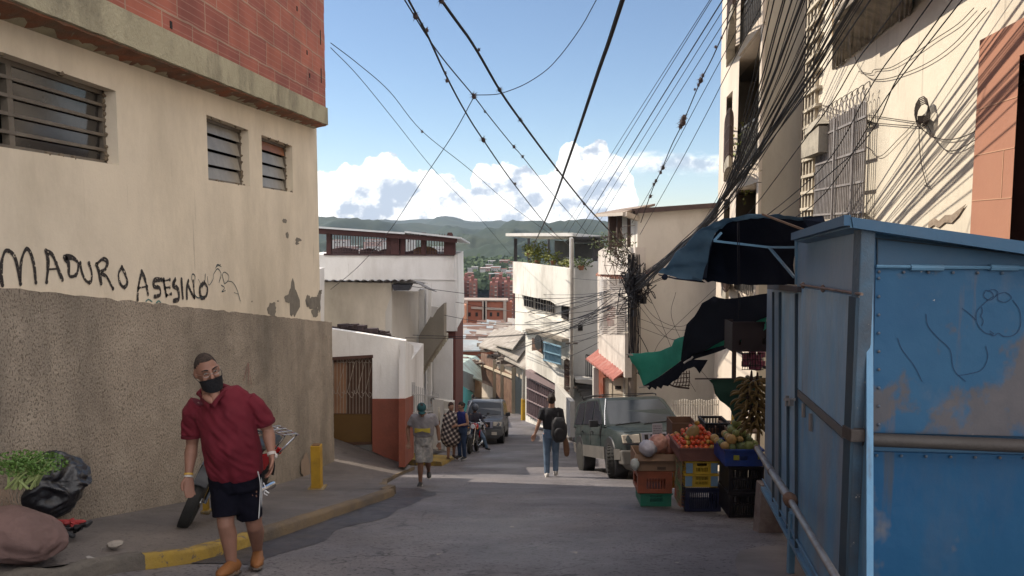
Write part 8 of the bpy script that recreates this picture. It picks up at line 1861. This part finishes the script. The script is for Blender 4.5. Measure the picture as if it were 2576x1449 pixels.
mask=mth('MULTIPLY',mask,sm(mth('MULTIPLY',mth('ABSOLUTE',az),-1),-1.2,-.7))
# wispy bank to the right
wz=mth('SUBTRACT',el,mth('ADD',.088,mth('MULTIPLY',az,-.03)))
wm=mth('MULTIPLY',sm(mth('ADD',mth('MULTIPLY',mth('ABSOLUTE',wz),-1),mth('MULTIPLY',mth('SUBTRACT',noi((5,5,5),30,7,.6,3.0),.5),.03)),-.016,-.001),mth('MULTIPLY',sm(az,.12,.17),sm(mth('MULTIPLY',az,-1),-.34,-.24)))
mask=mth('MAXIMUM',mask,mth('MULTIPLY',wm,.8))
# sunlit left/top sides, greyer bellies (difference of the same noise towards the sun)
nB=noi((0,0,0),17,7,.6); nC=noi((.014,0,-.016),17,7,.6)
lit=mth('MULTIPLY',mth('SUBTRACT',nB,nC),5.0)
dep=sm(edge,.0,.085)
lf=noi((9,2,1),9,4,.5,2.2)
br=mth('SUBTRACT',mth('ADD',mth('ADD',.98,lit),mth('MULTIPLY',mth('SUBTRACT',lf,.5),1.1)),mth('MULTIPLY',dep,.27))
br=sm(br,.2,1.1)
# unseen bright cloud, added overhead and behind the camera as fill light
nD=noi((2,7,4),2.3,7,.6,1.0)
bm_=mth('MULTIPLY',sm(nD,.44,.56),sm(mth('ADD',mth('MULTIPLY',s.outputs[1],-1),mth('MULTIPLY',s.outputs[2],1.0)),.10,.45))
cc=N.new('ShaderNodeMix'); cc.data_type='RGBA'; L.new(br,cc.inputs[0]); cc.inputs[6].default_value=(4.0,4.5,5.4,1); cc.inputs[7].default_value=(11,10.7,10.2,1)
mm=N.new('ShaderNodeMix'); mm.data_type='RGBA'; L.new(mth('MULTIPLY',mask,.95),mm.inputs[0]); L.new(sky.outputs[0],mm.inputs[6]); L.new(cc.outputs[2],mm.inputs[7])
m3=N.new('ShaderNodeMix'); m3.data_type='RGBA'; L.new(bm_,m3.inputs[0]); L.new(mm.outputs[2],m3.inputs[6]); m3.inputs[7].default_value=(24,22.8,22,1); L.new(m3.outputs[2],bg.inputs[0])
sc.view_settings.view_transform='Standard'; sc.view_settings.look='None'; sc.view_settings.exposure=EXPO; sc.view_settings.gamma=1
# ---------- haze
if HAZE:
    mb=MB(); mb.bx((-6500,-120,-320),(6500,7200,420)); me=mesh_of(mb,'haze'); o=bpy.data.objects.new('haze',me); C.objects.link(o); o['kind']='stuff'
    m=bpy.data.materials.new('haze_air'); m.use_nodes=True; n=m.node_tree; n.nodes.remove(n.nodes['Principled BSDF']); pv=n.nodes.new('ShaderNodeVolumePrincipled'); pv.inputs['Color'].default_value=(.62,.78,1,1); pv.inputs['Density'].default_value=HAZE; pv.inputs['Anisotropy'].default_value=0
    n.links.new(pv.outputs[0],n.nodes['Material Output'].inputs['Volume']); me.materials.append(m)
    sc.cycles.volume_bounces=0
